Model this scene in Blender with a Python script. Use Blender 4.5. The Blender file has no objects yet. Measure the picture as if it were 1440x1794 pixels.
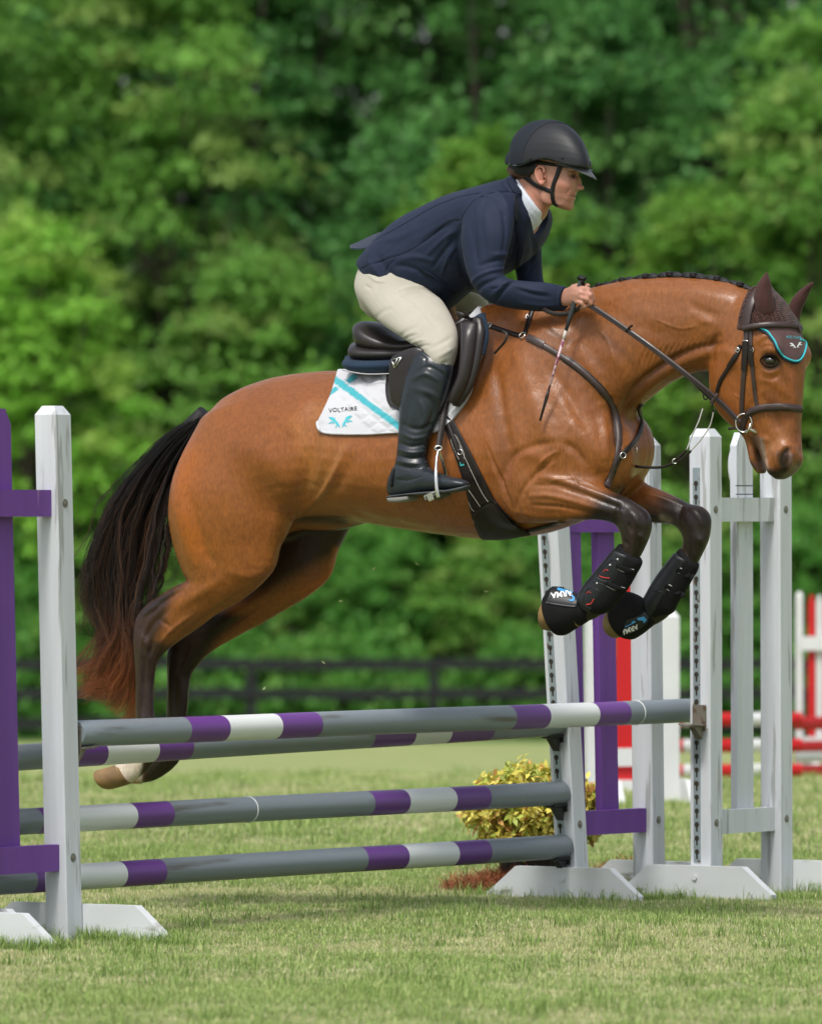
import bpy, math, random
import numpy as np
import openvdb as vdb
from mathutils import Vector, Matrix
from mathutils.bvhtree import BVHTree

# ------------------------------------------------------------------ camera, sky, sun, exposure
SC = bpy.context.scene
C = SC.collection
FPX, CX, CY, HC = 14414.0, 720.0, 897.0, 1.436      # focal length in photo pixels, principal point, lens height
cam_d = bpy.data.cameras.new('camera')
cam = bpy.data.objects.new('camera', cam_d); C.objects.link(cam)
cam.location = (0, 0, HC); cam.rotation_euler = (math.pi/2, 0, 0)
cam_d.sensor_fit = 'HORIZONTAL'; cam_d.sensor_width = 24.0; cam_d.lens = 24.0*FPX/1440
cam_d.clip_start = 0.5; cam_d.clip_end = 2000
cam_d.dof.use_dof = True; cam_d.dof.focus_distance = 28.5; cam_d.dof.aperture_fstop = 4.4
SC.camera = cam
world = bpy.data.worlds.new('World'); SC.world = world; world.use_nodes = True
wn = world.node_tree; wn.nodes.clear()
w_out = wn.nodes.new('ShaderNodeOutputWorld'); w_bg = wn.nodes.new('ShaderNodeBackground')
w_sky = wn.nodes.new('ShaderNodeTexSky'); w_hsv = wn.nodes.new('ShaderNodeHueSaturation')
SUN_EL, SUN_AZ = 58, 205          # degrees: elevation; azimuth measured clockwise from +Y (behind the camera, to its left)
w_sky.sky_type = 'NISHITA'; w_sky.sun_disc = False
w_sky.sun_elevation = math.radians(SUN_EL); w_sky.sun_rotation = math.radians(SUN_AZ)
w_sky.air_density = 1.0; w_sky.dust_density = 4.0; w_sky.ozone_density = 1.0
w_hsv.inputs['Saturation'].default_value = 0.45
w_bg.inputs['Strength'].default_value = 0.115
wn.links.new(w_sky.outputs[0], w_hsv.inputs['Color']); wn.links.new(w_hsv.outputs[0], w_bg.inputs['Color'])
wn.links.new(w_bg.outputs[0], w_out.inputs['Surface'])
sun_d = bpy.data.lights.new('sun', 'SUN'); sun_d.energy = 1.5; sun_d.angle = math.radians(11); sun_d.color = (1.0, 0.96, 0.89)
sun = bpy.data.objects.new('sun', sun_d); C.objects.link(sun)
_az, _el = math.radians(SUN_AZ), math.radians(SUN_EL)
_dir = Vector((math.sin(_az)*math.cos(_el), math.cos(_az)*math.cos(_el), math.sin(_el)))
sun.rotation_euler = _dir.to_track_quat('Z', 'Y').to_euler(); sun.location = _dir*60
SC.view_settings.view_transform = 'Standard'; SC.view_settings.look = 'None'
SC.view_settings.exposure = 0.68; SC.view_settings.gamma = 1.0; SC.view_settings.use_curve_mapping = False
SC.cycles.max_bounces = 6; SC.cycles.diffuse_bounces = 3; SC.cycles.glossy_bounces = 2
SC.cycles.transmission_bounces = 2; SC.cycles.transparent_max_bounces = 8
SC.cycles.use_adaptive_sampling = True; SC.cycles.use_denoising = True

rng = np.random.default_rng(7); random.seed(7)

# ------------------------------------------------------------------ frames: photo pixel + distance -> point
def at(px, py, d):
    return Vector(((px-CX)/FPX*d, d, HC-(py-CY)/FPX*d))
TH = math.radians(33)             # the horse travels to the right and 33 degrees towards the camera
ct, st = math.cos(TH), math.sin(TH)
OY = 28.8                         # distance of the horse's middle
HM = Matrix.Translation((0, OY, 0)) @ Matrix.Rotation(-TH, 4, 'Z')   # horse frame: x forward, y to its left (far side), z up
HMI = HM.inverted()
CAML = HMI @ Vector((0, 0, HC))
def HL(px, py, l=0.0):
    """point of the horse frame seen at a photo pixel, lying l metres to the left of the horse's middle plane"""
    k = (px-CX)/FPX
    a = (k*(OY+l*ct)-l*st)/(ct+k*st)
    Y = OY-a*st+l*ct
    return np.array((a, l, HC-(py-CY)/FPX*Y))
def to_px(P):
    P = np.asarray(P, dtype=np.float64)
    X = P[..., 0]*ct+P[..., 1]*st
    Y = OY-P[..., 0]*st+P[..., 1]*ct
    return CX+FPX*X/Y, CY-FPX*(P[..., 2]-HC)/Y
def lat(yaw):                      # lateral axis (in the horse frame) of something whose heading is yaw degrees towards the camera
    d = math.radians(yaw)-TH
    return np.array((math.sin(d), math.cos(d), 0.0))

# ------------------------------------------------------------------ objects
def tag(o, label=None, cat=None, group=None, kind=None):
    if label: o['label'] = label
    if cat: o['category'] = cat
    if group: o['group'] = group
    if kind: o['kind'] = kind
    return o
def empty(name, loc=(0, 0, 0), rotz=0.0, matrix=None):
    o = bpy.data.objects.new(name, None); C.objects.link(o); o.empty_display_size = 0.1
    if matrix is not None: o.matrix_world = matrix
    else: o.location = loc; o.rotation_euler = (0, 0, rotz)
    return o
def link(name, me, m=None, parent=None):
    o = bpy.data.objects.new(name, me); C.objects.link(o)
    if m is not None:
        for q in (m if isinstance(m, (list, tuple)) else [m]): me.materials.append(q)
    if parent is not None: o.parent = parent
    return o
def mesh(name, V, Fs, smooth=True):
    """V (n,3); Fs a list of faces, or an (m,3)/(m,4) array"""
    me = bpy.data.meshes.new(name)
    if isinstance(Fs, np.ndarray):
        n, k = Fs.shape
        me.vertices.add(len(V)); me.vertices.foreach_set('co', np.asarray(V, dtype=np.float32).ravel())
        me.loops.add(n*k); me.loops.foreach_set('vertex_index', Fs.astype(np.int32).ravel())
        me.polygons.add(n); me.polygons.foreach_set('loop_start', np.arange(0, n*k, k, dtype=np.int32))
        try: me.polygons.foreach_set('loop_total', np.full(n, k, dtype=np.int32))
        except Exception: pass
        me.update(calc_edges=True)
    else:
        me.from_pydata([tuple(map(float, v)) for v in V], [], [tuple(f) for f in Fs]); me.update()
    if smooth: me.polygons.foreach_set('use_smooth', np.ones(len(me.polygons), dtype=bool))
    return me
def vcol(me, col, name='Col'):
    a = me.color_attributes.new(name, 'FLOAT_COLOR', 'POINT')
    c = np.ones((len(me.vertices), 4), dtype=np.float32); c[:, :3] = col
    a.data.foreach_set('color', c.ravel())
class MB:
    """collects simple solids, then links them as ONE mesh"""
    def __init__(s): s.V = []; s.F = []; s.M = []
    def add(s, V, F, m=0):
        o = len(s.V); s.V += [tuple(map(float, v)) for v in V]; s.F += [tuple(i+o for i in f) for f in F]; s.M += [m]*len(F)
    def box(s, c, d, ax=None, bev=0.0, m=0, taper=1.0):
        """box with centre c, full size d, optional 3 axes, chamfered vertical edges"""
        c = np.array(c, float); d = np.array(d, float)/2
        A = np.eye(3) if ax is None else np.array(ax, float)
        b = bev
        if b <= 0: b = min(d)*0.06
        V = []
        for sx in (-1, 1):
            for sy in (-1, 1):
                for sz in (-1, 1):
                    for k in range(3):
                        p = np.array((sx*d[0], sy*d[1], sz*d[2]))
                        p[k] -= (sx, sy, sz)[k]*b
                        V.append(c+A[0]*p[0]+A[1]*p[1]+A[2]*p[2])
        # rely on a convex hull: 24 points
        import bmesh
        bm = bmesh.new()
        for v in V: bm.verts.new(v)
        bmesh.ops.convex_hull(bm, input=bm.verts)
        bmesh.ops.dissolve_limit(bm, angle_limit=0.01, verts=bm.verts, edges=bm.edges)
        bm.verts.index_update()
        s.add([v.co[:] for v in bm.verts], [[v.index for v in f.verts] for f in bm.faces], m); bm.free()
    def hull(s, pts, m=0):
        import bmesh
        bm = bmesh.new()
        for v in pts: bm.verts.new(v)
        bmesh.ops.convex_hull(bm, input=bm.verts)
        bmesh.ops.dissolve_limit(bm, angle_limit=0.01, verts=bm.verts, edges=bm.edges)
        bm.verts.index_update()
        s.add([v.co[:] for v in bm.verts], [[v.index for v in f.verts] for f in bm.faces], m); bm.free()
    def tube(s, P, r, n=10, m=0, closed=False, cap=True):
        V, F = tube_vf(P, r, n, closed, cap); s.add(V, F, m)
    def build(s, name, mat=None, parent=None, smooth=False, auto=None):
        me = mesh(name, s.V, s.F, smooth)
        if any(s.M): me.polygons.foreach_set('material_index', np.array(s.M, dtype=np.int32))
        if auto is not None:
            me.polygons.foreach_set('use_smooth', np.ones(len(me.polygons), dtype=bool)); me.set_sharp_from_angle(angle=math.radians(auto))
        return link(name, me, mat, parent)
def tube_vf(P, r, n=10, closed=False, cap=True):
    P = [np.array(p, float) for p in P]; N = len(P)
    R = r if hasattr(r, '__len__') else [r]*N
    V = []; F = []; up = None
    for i in range(N):
        a = P[(i-1) % N] if closed or i else P[0]; b = P[(i+1) % N] if closed or i < N-1 else P[-1]
        t = b-a; t /= (np.linalg.norm(t)+1e-12)
        if up is None:
            up = np.array((0, 0, 1.)) if abs(t[2]) < .9 else np.array((1., 0, 0))
        u = up-t*np.dot(up, t); u /= (np.linalg.norm(u)+1e-12); up = u; w = np.cross(t, u)
        for j in range(n):
            th = 2*math.pi*j/n; V.append(P[i]+R[i]*(u*math.cos(th)+w*math.sin(th)))
    for i in range(N if closed else N-1):
        k = (i+1) % N
        for j in range(n):
            F.append((i*n+j, i*n+(j+1) % n, k*n+(j+1) % n, k*n+j))
    if cap and not closed:
        F.append(tuple(range(n))[::-1]); F.append(tuple((N-1)*n+j for j in range(n)))
    return V, F
def cr(P, n=6, closed=False):
    """Catmull-Rom resample of a list of vectors"""
    P = [np.array(p, float) for p in P]; out = []; N = len(P)
    if N == 2: return [P[0]+(P[1]-P[0])*i/n for i in range(n+1)]
    for i in range(N if closed else N-1):
        if closed: p0, p1, p2, p3 = P[(i-1) % N], P[i], P[(i+1) % N], P[(i+2) % N]
        else: p0, p1, p2, p3 = P[max(i-1, 0)], P[i], P[i+1], P[min(i+2, N-1)]
        for k in range(n):
            t = k/n
            out.append(0.5*((2*p1)+(-p0+p2)*t+(2*p0-5*p1+4*p2-p3)*t*t+(-p0+3*p1-3*p2+p3)*t**3))
    if not closed: out.append(P[-1])
    return out

# ------------------------------------------------------------------ lofts and signed-distance fields
def loft(S, yaw=33.0, n=28, sub=5, sq=2.0, dome=0.35, grow=0.0):
    """S: sections (p1, p2, half width in metres, lateral place l, egg): p1/p2 are the two outline pixels of the section"""
    rows = []
    for s in S:
        s = list(s)+[0.0, 0.0][len(s)-3:] if len(s) < 5 else list(s)
        rows.append(np.array([*s[0], *s[1], s[2], s[3], s[4]], float))
    rows = cr(rows, sub); L = lat(yaw); sy = math.sin(math.radians(yaw))
    rings = []
    for r in rows:
        p1, p2, w, l, egg = r[0:2], r[2:4], max(r[4], .002), r[5], r[6]
        c = (p1+p2)/2; d = p1-p2; ln = max(np.hypot(*d), 1e-3); nv = d/ln
        ext = ln/2*OY/FPX; wn_ = w*sy*abs(nv[0])
        A = math.sqrt(max(ext*ext-wn_*wn_, (.35*ext)**2))
        P0 = HL(*c, l); P1 = HL(*(c+nv*A*FPX/OY), l); u = P1-P0
        g = 1+grow/max(np.linalg.norm(u), 1e-4); u = u*g; wg = w+grow
        t = np.arange(n)*2*math.pi/n; cs, sn = np.cos(t), np.sin(t)
        if sq != 2.0:
            cs = np.sign(cs)*np.abs(cs)**(2/sq); sn = np.sign(sn)*np.abs(sn)**(2/sq)
        rings.append(P0+np.outer(sn, u)+np.outer(cs*wg*(1+egg*sn), L))
    def capring(R0, R1):
        c0 = R0.mean(0); c1 = R1.mean(0); ax = c0-c1; ax /= (np.linalg.norm(ax)+1e-9)
        rad = np.sqrt(((R0-c0)**2).sum(1)).mean(); out = []
        for f in (0.9, 0.7, 0.4): out.append(c0+(R0-c0)*f+ax*(rad*dome*math.sqrt(1-f*f)+grow))
        return out, c0+ax*(rad*dome+grow)
    a, ca = capring(rings[0], rings[1]); b, cb = capring(rings[-1], rings[-2])
    rings = a[::-1]+rings+b
    V = np.vstack(rings+[ca[None], cb[None]]); m = len(rings); F = []
    i = np.arange(m-1)[:, None]*n; j = np.arange(n)[None]; jn = (j+1) % n
    Q = np.stack([i+j, i+jn, i+n+jn, i+n+j], -1).reshape(-1, 4)
    k = np.arange(n); kn = (k+1) % n
    T = np.vstack([np.stack([kn, k, np.full(n, m*n)], -1), np.stack([(m-1)*n+k, (m-1)*n+kn, np.full(n, m*n+1)], -1)])
    # outward orientation
    c = V.mean(0); q = Q[len(Q)//2]; nn = np.cross(V[q[1]]-V[q[0]], V[q[2]]-V[q[0]])
    ringc = V[(q[0]//n)*n:(q[0]//n)*n+n].mean(0)
    if np.dot(nn, V[q[0]]-ringc) < 0: Q = Q[:, ::-1]; T = T[:, ::-1]
    return V, Q, T
def ball(c, r, ax=None, n=20, m=12):
    """ellipsoid; c in the horse frame, r three radii, ax optional 3 axes"""
    A = np.eye(3) if ax is None else np.array(ax, float); V = []; 
    for i in range(1, m):
        ph = math.pi*i/m
        for j in range(n):
            t = 2*math.pi*j/n
            p = np.array((math.sin(ph)*math.cos(t)*r[0], math.sin(ph)*math.sin(t)*r[1], math.cos(ph)*r[2])); V.append(np.array(c)+p@A)
    V.append(np.array(c)+np.array((0, 0, r[2]))@A); V.append(np.array(c)-np.array((0, 0, r[2]))@A)
    i = np.arange(m-2)[:, None]*n; j = np.arange(n)[None]; jn = (j+1) % n
    Q = np.stack([i+j, i+n+j, i+n+jn, i+jn], -1).reshape(-1, 4); k = np.arange(n); kn = (k+1) % n; t = (m-1)*n
    T = np.vstack([np.stack([k, kn, np.full(n, t)], -1), np.stack([(m-2)*n+kn, (m-2)*n+k, np.full(n, t+1)], -1)])
    return np.array(V), Q, T
class Field:
    def __init__(s, lo, hi, vox, half=9):
        s.vox = vox; s.lo = np.floor(np.array(lo)/vox).astype(int); s.hi = np.ceil(np.array(hi)/vox).astype(int)
        s.half = half; s.bg = half*vox; s.A = np.full(tuple(s.hi-s.lo), s.bg, np.float32)
    def sdf(s, vqt):
        V, Q, T = vqt
        tr = vdb.createLinearTransform(voxelSize=s.vox)
        Q = np.asarray(Q); T = np.asarray(T)
        T2 = np.vstack([T, Q[:, [0, 1, 2]], Q[:, [0, 2, 3]]]) if len(Q) else T
        g = vdb.FloatGrid.createLevelSetFromPolygons(V.astype(np.float32), triangles=np.ascontiguousarray(T2, dtype=np.uint32), transform=tr, halfWidth=s.half)
        pad = s.half+1
        a = np.maximum(np.floor(V.min(0)/s.vox).astype(int)-pad, s.lo); b = np.minimum(np.ceil(V.max(0)/s.vox).astype(int)+pad, s.hi)
        arr = np.full(tuple(b-a), s.bg, np.float32); g.copyToArray(arr, ijk=tuple(int(x) for x in a))
        sl = tuple(slice(int(a[i]-s.lo[i]), int(b[i]-s.lo[i])) for i in range(3))
        return arr, sl
    def add(s, vqt, k=0.03):
        B, sl = s.sdf(vqt); A = s.A[sl]
        h = np.maximum(k-np.abs(A-B), 0)/k
        s.A[sl] = np.minimum(A, B)-h*h*k*0.25
    def cut(s, vqt, k=0.01):
        B, sl = s.sdf(vqt); A = s.A[sl]; B = -B
        h = np.maximum(k-np.abs(A-B), 0)/k
        s.A[sl] = np.maximum(A, B)+h*h*k*0.25
    def coords(s):
        ax = [(np.arange(s.lo[i], s.hi[i])*s.vox).astype(np.float32) for i in range(3)]
        return np.meshgrid(*ax, indexing='ij', sparse=True)
    def clip(s, p, n, k=0.0):
        """keep the side the normal n points away from"""
        x, y, z = s.coords(); d = (x-p[0])*n[0]+(y-p[1])*n[1]+(z-p[2])*n[2]
        s.A = np.maximum(s.A, d.astype(np.float32))
    def blur(s, n=1):
        for _ in range(n):
            for ax in range(3):
                s.A = (np.roll(s.A, 1, ax)+2*s.A+np.roll(s.A, -1, ax))*0.25
    def out(s, iso=0.0):
        tr = vdb.createLinearTransform(voxelSize=s.vox)
        g = vdb.FloatGrid(s.bg); g.transform = tr
        g.copyFromArray(s.A, ijk=tuple(int(x) for x in s.lo), tolerance=0.0); 
        V, Q = g.convertToQuads(isovalue=iso)
        return Sculpt(V.astype(np.float64), Q.astype(np.int64)[:, ::-1])
def vnormals(V, Q):
    n = np.cross(V[Q[:, 2]]-V[Q[:, 0]], V[Q[:, 3]]-V[Q[:, 1]])
    N = np.zeros_like(V)
    for k in range(4): 
        for c in range(3): N[:, c] += np.bincount(Q[:, k], n[:, c], minlength=len(V))
    return N/(np.linalg.norm(N, axis=1)[:, None]+1e-12)
class Sculpt:
    """a surface one can model with brush strokes given in photo pixels, and paint with coat or cloth colours"""
    def __init__(s, V, Q):
        s.V, s.Q = V, Q
        cc = V.mean(0); N = vnormals(V, Q)
        vol = np.einsum('ij,ij->i', V[Q[:, 0]]-cc, np.cross(V[Q[:, 1]]-V[Q[:, 0]], V[Q[:, 2]]-V[Q[:, 0]])).sum()
        if vol < 0: s.Q = Q[:, ::-1].copy()
        s.refresh()
    def refresh(s):
        s.N = vnormals(s.V, s.Q); s.x, s.y = to_px(s.V)
        v = np.array(CAML)-s.V; v /= np.linalg.norm(v, axis=1)[:, None]
        s.face = np.clip((s.N*v).sum(1)*3+0.3, 0, 1)
    def smooth(s, n=1, lam=0.5):
        Q = s.Q; E = np.vstack([Q[:, [0, 1]], Q[:, [1, 2]], Q[:, [2, 3]], Q[:, [3, 0]]]); nV = len(s.V)
        deg = np.bincount(E[:, 0], minlength=nV)+np.bincount(E[:, 1], minlength=nV)
        for it in range(n):
            for mu in (lam, -lam*1.05):
                M = np.empty_like(s.V)
                for c in range(3): M[:, c] = (np.bincount(E[:, 0], s.V[E[:, 1], c], minlength=nV)+np.bincount(E[:, 1], s.V[E[:, 0], c], minlength=nV))/np.maximum(deg, 1)
                s.V += mu*(M-s.V)
        s.refresh()
    def mask(s, P, r, sub=6, lr=None, face=True, taper=False, raw=False):
        if sub: P = cr(P, sub)
        P = np.array(P)[:, :2]; R = r if np.isscalar(r) else None
        rm = r if np.isscalar(r) else max(r)
        pad = rm*2.2
        idx = np.where((s.x > P[:, 0].min()-pad) & (s.x < P[:, 0].max()+pad) & (s.y > P[:, 1].min()-pad) & (s.y < P[:, 1].max()+pad))[0]
        if lr is not None: idx = idx[(s.V[idx, 1] > lr[0]) & (s.V[idx, 1] < lr[1])]
        X = np.stack([s.x[idx], s.y[idx]], 1); best = np.full(len(idx), 1e9); tt = np.zeros(len(idx))
        if len(P) == 1:
            best = np.hypot(*(X-P[0]).T)
        for i in range(len(P)-1):
            a, b = P[i], P[i+1]; d = b-a; L2 = (d*d).sum()+1e-9
            t = np.clip(((X-a)@d)/L2, 0, 1); q = a+t[:, None]*d; dd = np.hypot(*(X-q).T)
            m = dd < best; best[m] = dd[m]; tt[m] = ((i+t)/(len(P)-1))[m]
        rr = r if np.isscalar(r) else np.interp(tt, np.linspace(0, 1, len(r)), r)
        w = np.exp(-(best/rr)**2*1.6)
        if taper: w *= np.sin(np.pi*np.clip(tt, 0.02, 0.98))**0.6
        if face: w *= s.face[idx]
        return idx, w
    def stroke(s, P, r, amp, lr=None, face=True, taper=True):
        """raise (amp > 0) or press in the surface, amp in millimetres"""
        idx, w = s.mask(P, r, lr=lr, face=face, taper=taper and len(P) > 1)
        s.V[idx] += s.N[idx]*(w*amp*0.001)[:, None]
    def poly(s, P, soft=6.0, lr=None, face=False):
        """soft mask of a pixel polygon"""
        P = np.array(P, float); a = P; b = np.roll(P, -1, 0)
        ins = np.zeros(len(s.x), bool); dist = np.full(len(s.x), 1e9)
        pad = soft*2
        cand = np.where((s.x > P[:, 0].min()-pad) & (s.x < P[:, 0].max()+pad) & (s.y > P[:, 1].min()-pad) & (s.y < P[:, 1].max()+pad))[0]
        if lr is not None: cand = cand[(s.V[cand, 1] > lr[0]) & (s.V[cand, 1] < lr[1])]
        x, y = s.x[cand], s.y[cand]; inside = np.zeros(len(cand), bool); dd = np.full(len(cand), 1e9)
        for p, q in zip(a, b):
            c = (p[1] > y) != (q[1] > y)
            with np.errstate(divide='ignore', invalid='ignore'):
                inside ^= c & (x < (q[0]-p[0])*(y-p[1])/(q[1]-p[1]+1e-12)+p[0])
            d = q-p; t = np.clip(((x-p[0])*d[0]+(y-p[1])*d[1])/((d*d).sum()+1e-9), 0, 1)
            dd = np.minimum(dd, np.hypot(x-p[0]-t*d[0], y-p[1]-t*d[1]))
        sd = np.where(inside, dd, -dd); w = np.clip(0.5+sd/(2*soft), 0, 1); w = w*w*(3-2*w)
        if face: w *= s.face[cand]
        return cand, w
    def color(s, base): s.col = np.tile(np.array(base, float), (len(s.V), 1))
    def paint(s, P, r, c, k=1.0, lr=None, face=False):
        idx, w = s.mask(P, r, lr=lr, face=face); w = (w*k)[:, None]; s.col[idx] = s.col[idx]*(1-w)+np.array(c)*w
    def paintpoly(s, P, c, k=1.0, soft=6, lr=None, face=False):
        idx, w = s.poly(P, soft, lr, face); w = (w*k)[:, None]; s.col[idx] = s.col[idx]*(1-w)+np.array(c)*w
    def mesh(s, name):
        me = mesh(name, s.V, s.Q)
        if hasattr(s, 'col'): vcol(me, s.col)
        return me
    def bvh(s):
        return BVHTree.FromPolygons([Vector(v) for v in s.V], s.Q.tolist())
def noise3(P, scale, seed=0, oct=2):
    """smooth value noise (numpy)"""
    r = np.random.default_rng(seed); G = r.random((32, 32, 32)).astype(np.float32); out = 0; amp = 1; tot = 0
    for o in range(oct):
        Q = P*scale*(2**o)+o*7.3+100; I = np.floor(Q).astype(int); f = Q-I; f = f*f*(3-2*f); v = 0
        for dx in (0, 1):
            for dy in (0, 1):
                for dz in (0, 1):
                    w = (f[:, 0] if dx else 1-f[:, 0])*(f[:, 1] if dy else 1-f[:, 1])*(f[:, 2] if dz else 1-f[:, 2])
                    v = v+w*G[(I[:, 0]+dx) % 32, (I[:, 1]+dy) % 32, (I[:, 2]+dz) % 32]
        out = out+amp*v; tot += amp; amp *= .5
    return out/tot*2-1

# ------------------------------------------------------------------ materials
def mat(name, col=(.5, .5, .5), rough=.6, spec=.3, metal=0.0, attr=None, vary=0.0, vscale=8.0, bump=0.0, bscale=60.0, stretch=None,
        sheen=0.0, coat=0.0, sss=0.0, sss_col=None, col2=None, mixscale=None, mixlo=.45, mixhi=.6, bdetail=4, trans=0.0, rvary=0.0, bdist=.002):
    m = bpy.data.materials.new(name); m.use_nodes = True; nt = m.node_tree; N = nt.nodes; Lk = nt.links
    b = N['Principled BSDF']; b.inputs['Roughness'].default_value = rough; b.inputs['Metallic'].default_value = metal
    b.inputs['Specular IOR Level'].default_value = spec
    if sheen: b.inputs['Sheen Weight'].default_value = sheen; b.inputs['Sheen Roughness'].default_value = .5
    if coat: b.inputs['Coat Weight'].default_value = coat; b.inputs['Coat Roughness'].default_value = .25
    if sss:
        b.inputs['Subsurface Weight'].default_value = sss; b.inputs['Subsurface Radius'].default_value = (1, .35, .2); b.inputs['Subsurface Scale'].default_value = .008
    tc = N.new('ShaderNodeTexCoord'); mp = N.new('ShaderNodeMapping'); Lk.new(tc.outputs['Object'], mp.inputs[0])
    if stretch: mp.inputs['Scale'].default_value = stretch
    if attr:
        src = N.new('ShaderNodeAttribute'); src.attribute_name = attr; cur = src.outputs['Color']
    else:
        src = N.new('ShaderNodeRGB'); src.outputs[0].default_value = (*col, 1); cur = src.outputs[0]
    if col2 is not None:
        nz = N.new('ShaderNodeTexNoise'); nz.inputs['Scale'].default_value = mixscale or 5; nz.inputs['Detail'].default_value = 5; Lk.new(mp.outputs[0], nz.inputs['Vector'])
        rp = N.new('ShaderNodeMapRange'); rp.inputs['From Min'].default_value = mixlo; rp.inputs['From Max'].default_value = mixhi; Lk.new(nz.outputs['Fac'], rp.inputs['Value'])
        mx = N.new('ShaderNodeMix'); mx.data_type = 'RGBA'; Lk.new(rp.outputs[0], mx.inputs['Factor']); Lk.new(cur, mx.inputs[6]); mx.inputs[7].default_value = (*col2, 1); cur = mx.outputs[2]
    if vary:
        nz = N.new('ShaderNodeTexNoise'); nz.inputs['Scale'].default_value = vscale; nz.inputs['Detail'].default_value = 6; Lk.new(mp.outputs[0], nz.inputs['Vector'])
        rp = N.new('ShaderNodeMapRange'); rp.inputs['From Min'].default_value = .3; rp.inputs['From Max'].default_value = .7
        rp.inputs['To Min'].default_value = 1-vary; rp.inputs['To Max'].default_value = 1+vary; Lk.new(nz.outputs['Fac'], rp.inputs['Value'])
        mx = N.new('ShaderNodeVectorMath'); mx.operation = 'SCALE'; Lk.new(cur, mx.inputs[0]); Lk.new(rp.outputs[0], mx.inputs['Scale']); cur = mx.outputs[0]
    Lk.new(cur, b.inputs['Base Color'])
    if rvary:
        nz = N.new('ShaderNodeTexNoise'); nz.inputs['Scale'].default_value = 14; nz.inputs['Detail'].default_value = 4; Lk.new(mp.outputs[0], nz.inputs['Vector'])
        rp = N.new('ShaderNodeMapRange'); rp.inputs['From Min'].default_value = .3; rp.inputs['From Max'].default_value = .7
        rp.inputs['To Min'].default_value = rough-rvary; rp.inputs['To Max'].default_value = rough+rvary; Lk.new(nz.outputs['Fac'], rp.inputs['Value']); Lk.new(rp.outputs[0], b.inputs['Roughness'])
    if bump:
        nz = N.new('ShaderNodeTexNoise'); nz.inputs['Scale'].default_value = bscale; nz.inputs['Detail'].default_value = bdetail; Lk.new(mp.outputs[0], nz.inputs['Vector'])
        bp = N.new('ShaderNodeBump'); bp.inputs['Strength'].default_value = bump; bp.inputs['Distance'].default_value = bdist; Lk.new(nz.outputs['Fac'], bp.inputs['Height']); Lk.new(bp.outputs[0], b.inputs['Normal'])
    if trans:
        b.inputs['Transmission Weight'].default_value = 0
        tr = N.new('ShaderNodeBsdfTranslucent'); ms = N.new('ShaderNodeMixShader'); ms.inputs[0].default_value = trans
        Lk.new(cur, tr.inputs['Color']); Lk.new(b.outputs[0], ms.inputs[1]); Lk.new(tr.outputs[0], ms.inputs[2]); Lk.new(ms.outputs[0], N['Material Output'].inputs['Surface'])
    return m
# ------------------------------------------------------------------ the horse
BAY = (.235, .078, .0165); RED = (.32, .092, .010); DARK = (.012, .007, .006); BROWN = (.085, .034, .016); HOOFC = (.33, .20, .085)
HF = Field((-1.45, -.50, .42), (1.75, .50, 2.40), .0052, half=10)
# trunk: outline pixels top / bottom
HF.add(loft([
    ((362, 768), (375, 905), .09), ((385, 712), (395, 950), .16), ((428, 680), (430, 965), .22), ((490, 659), (485, 945), .255, 0, -.1),
    ((560, 650), (555, 918), .27, 0, -.12), ((630, 650), (625, 914), .285, 0, -.12), ((700, 652), (700, 926), .295, 0, -.15), ((770, 620), (780, 937), .29, 0, -.22),
    ((835, 552), (855, 944), .27, 0, -.30), ((890, 527), (925, 940), .25, 0, -.35), ((950, 528), (985, 925), .235, 0, -.3), ((1005, 580), (1035, 905), .215, 0, -.2),
    ((1050, 660), (1065, 885), .185), ((1082, 715), (1085, 865), .14), ((1100, 750), (1098, 840), .07)], sub=5, n=40), .03)
# neck
HF.add(loft([
    ((850, 545), (985, 860), .17, 0, -.3), ((925, 530), (1060, 815), .165, 0, -.3), ((990, 517), (1087, 755), .145, 0, -.25), ((1050, 500), (1108, 722), .125, 0, -.2),
    ((1110, 489), (1138, 695), .112, 0, -.15), ((1170, 485), (1178, 668), .102, 0, -.1), ((1230, 487), (1218, 652), .095), ((1280, 494), (1258, 648), .09), ((1320, 510), (1290, 640), .08)], sub=5, n=32), .06)
# head
YH = 38
HF.add(loft([
    ((1350, 503), (1312, 520), .055), ((1374, 528), (1293, 548), .085), ((1396, 566), (1268, 592), .10), ((1407, 606), (1251, 628), .106),
    ((1409, 645), (1244, 662), .100), ((1406, 690), (1250, 705), .088), ((1403, 728), (1272, 738), .074), ((1402, 758), (1303, 760), .064),
    ((1404, 788), (1327, 785), .058), ((1406, 808), (1338, 812), .056), ((1396, 826), (1346, 830), .050), ((1380, 838), (1356, 838), .03)], yaw=YH, sq=2.35, n=36, dome=.25), .03)
HF.add(loft([((1330, 728), (1285, 745), .048), ((1334, 762), (1303, 770), .042), ((1337, 788), (1309, 792), .039), ((1341, 810), (1314, 812), .038), ((1344, 826), (1324, 828), .026)], yaw=YH, n=24, dome=.4), .012)
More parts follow.
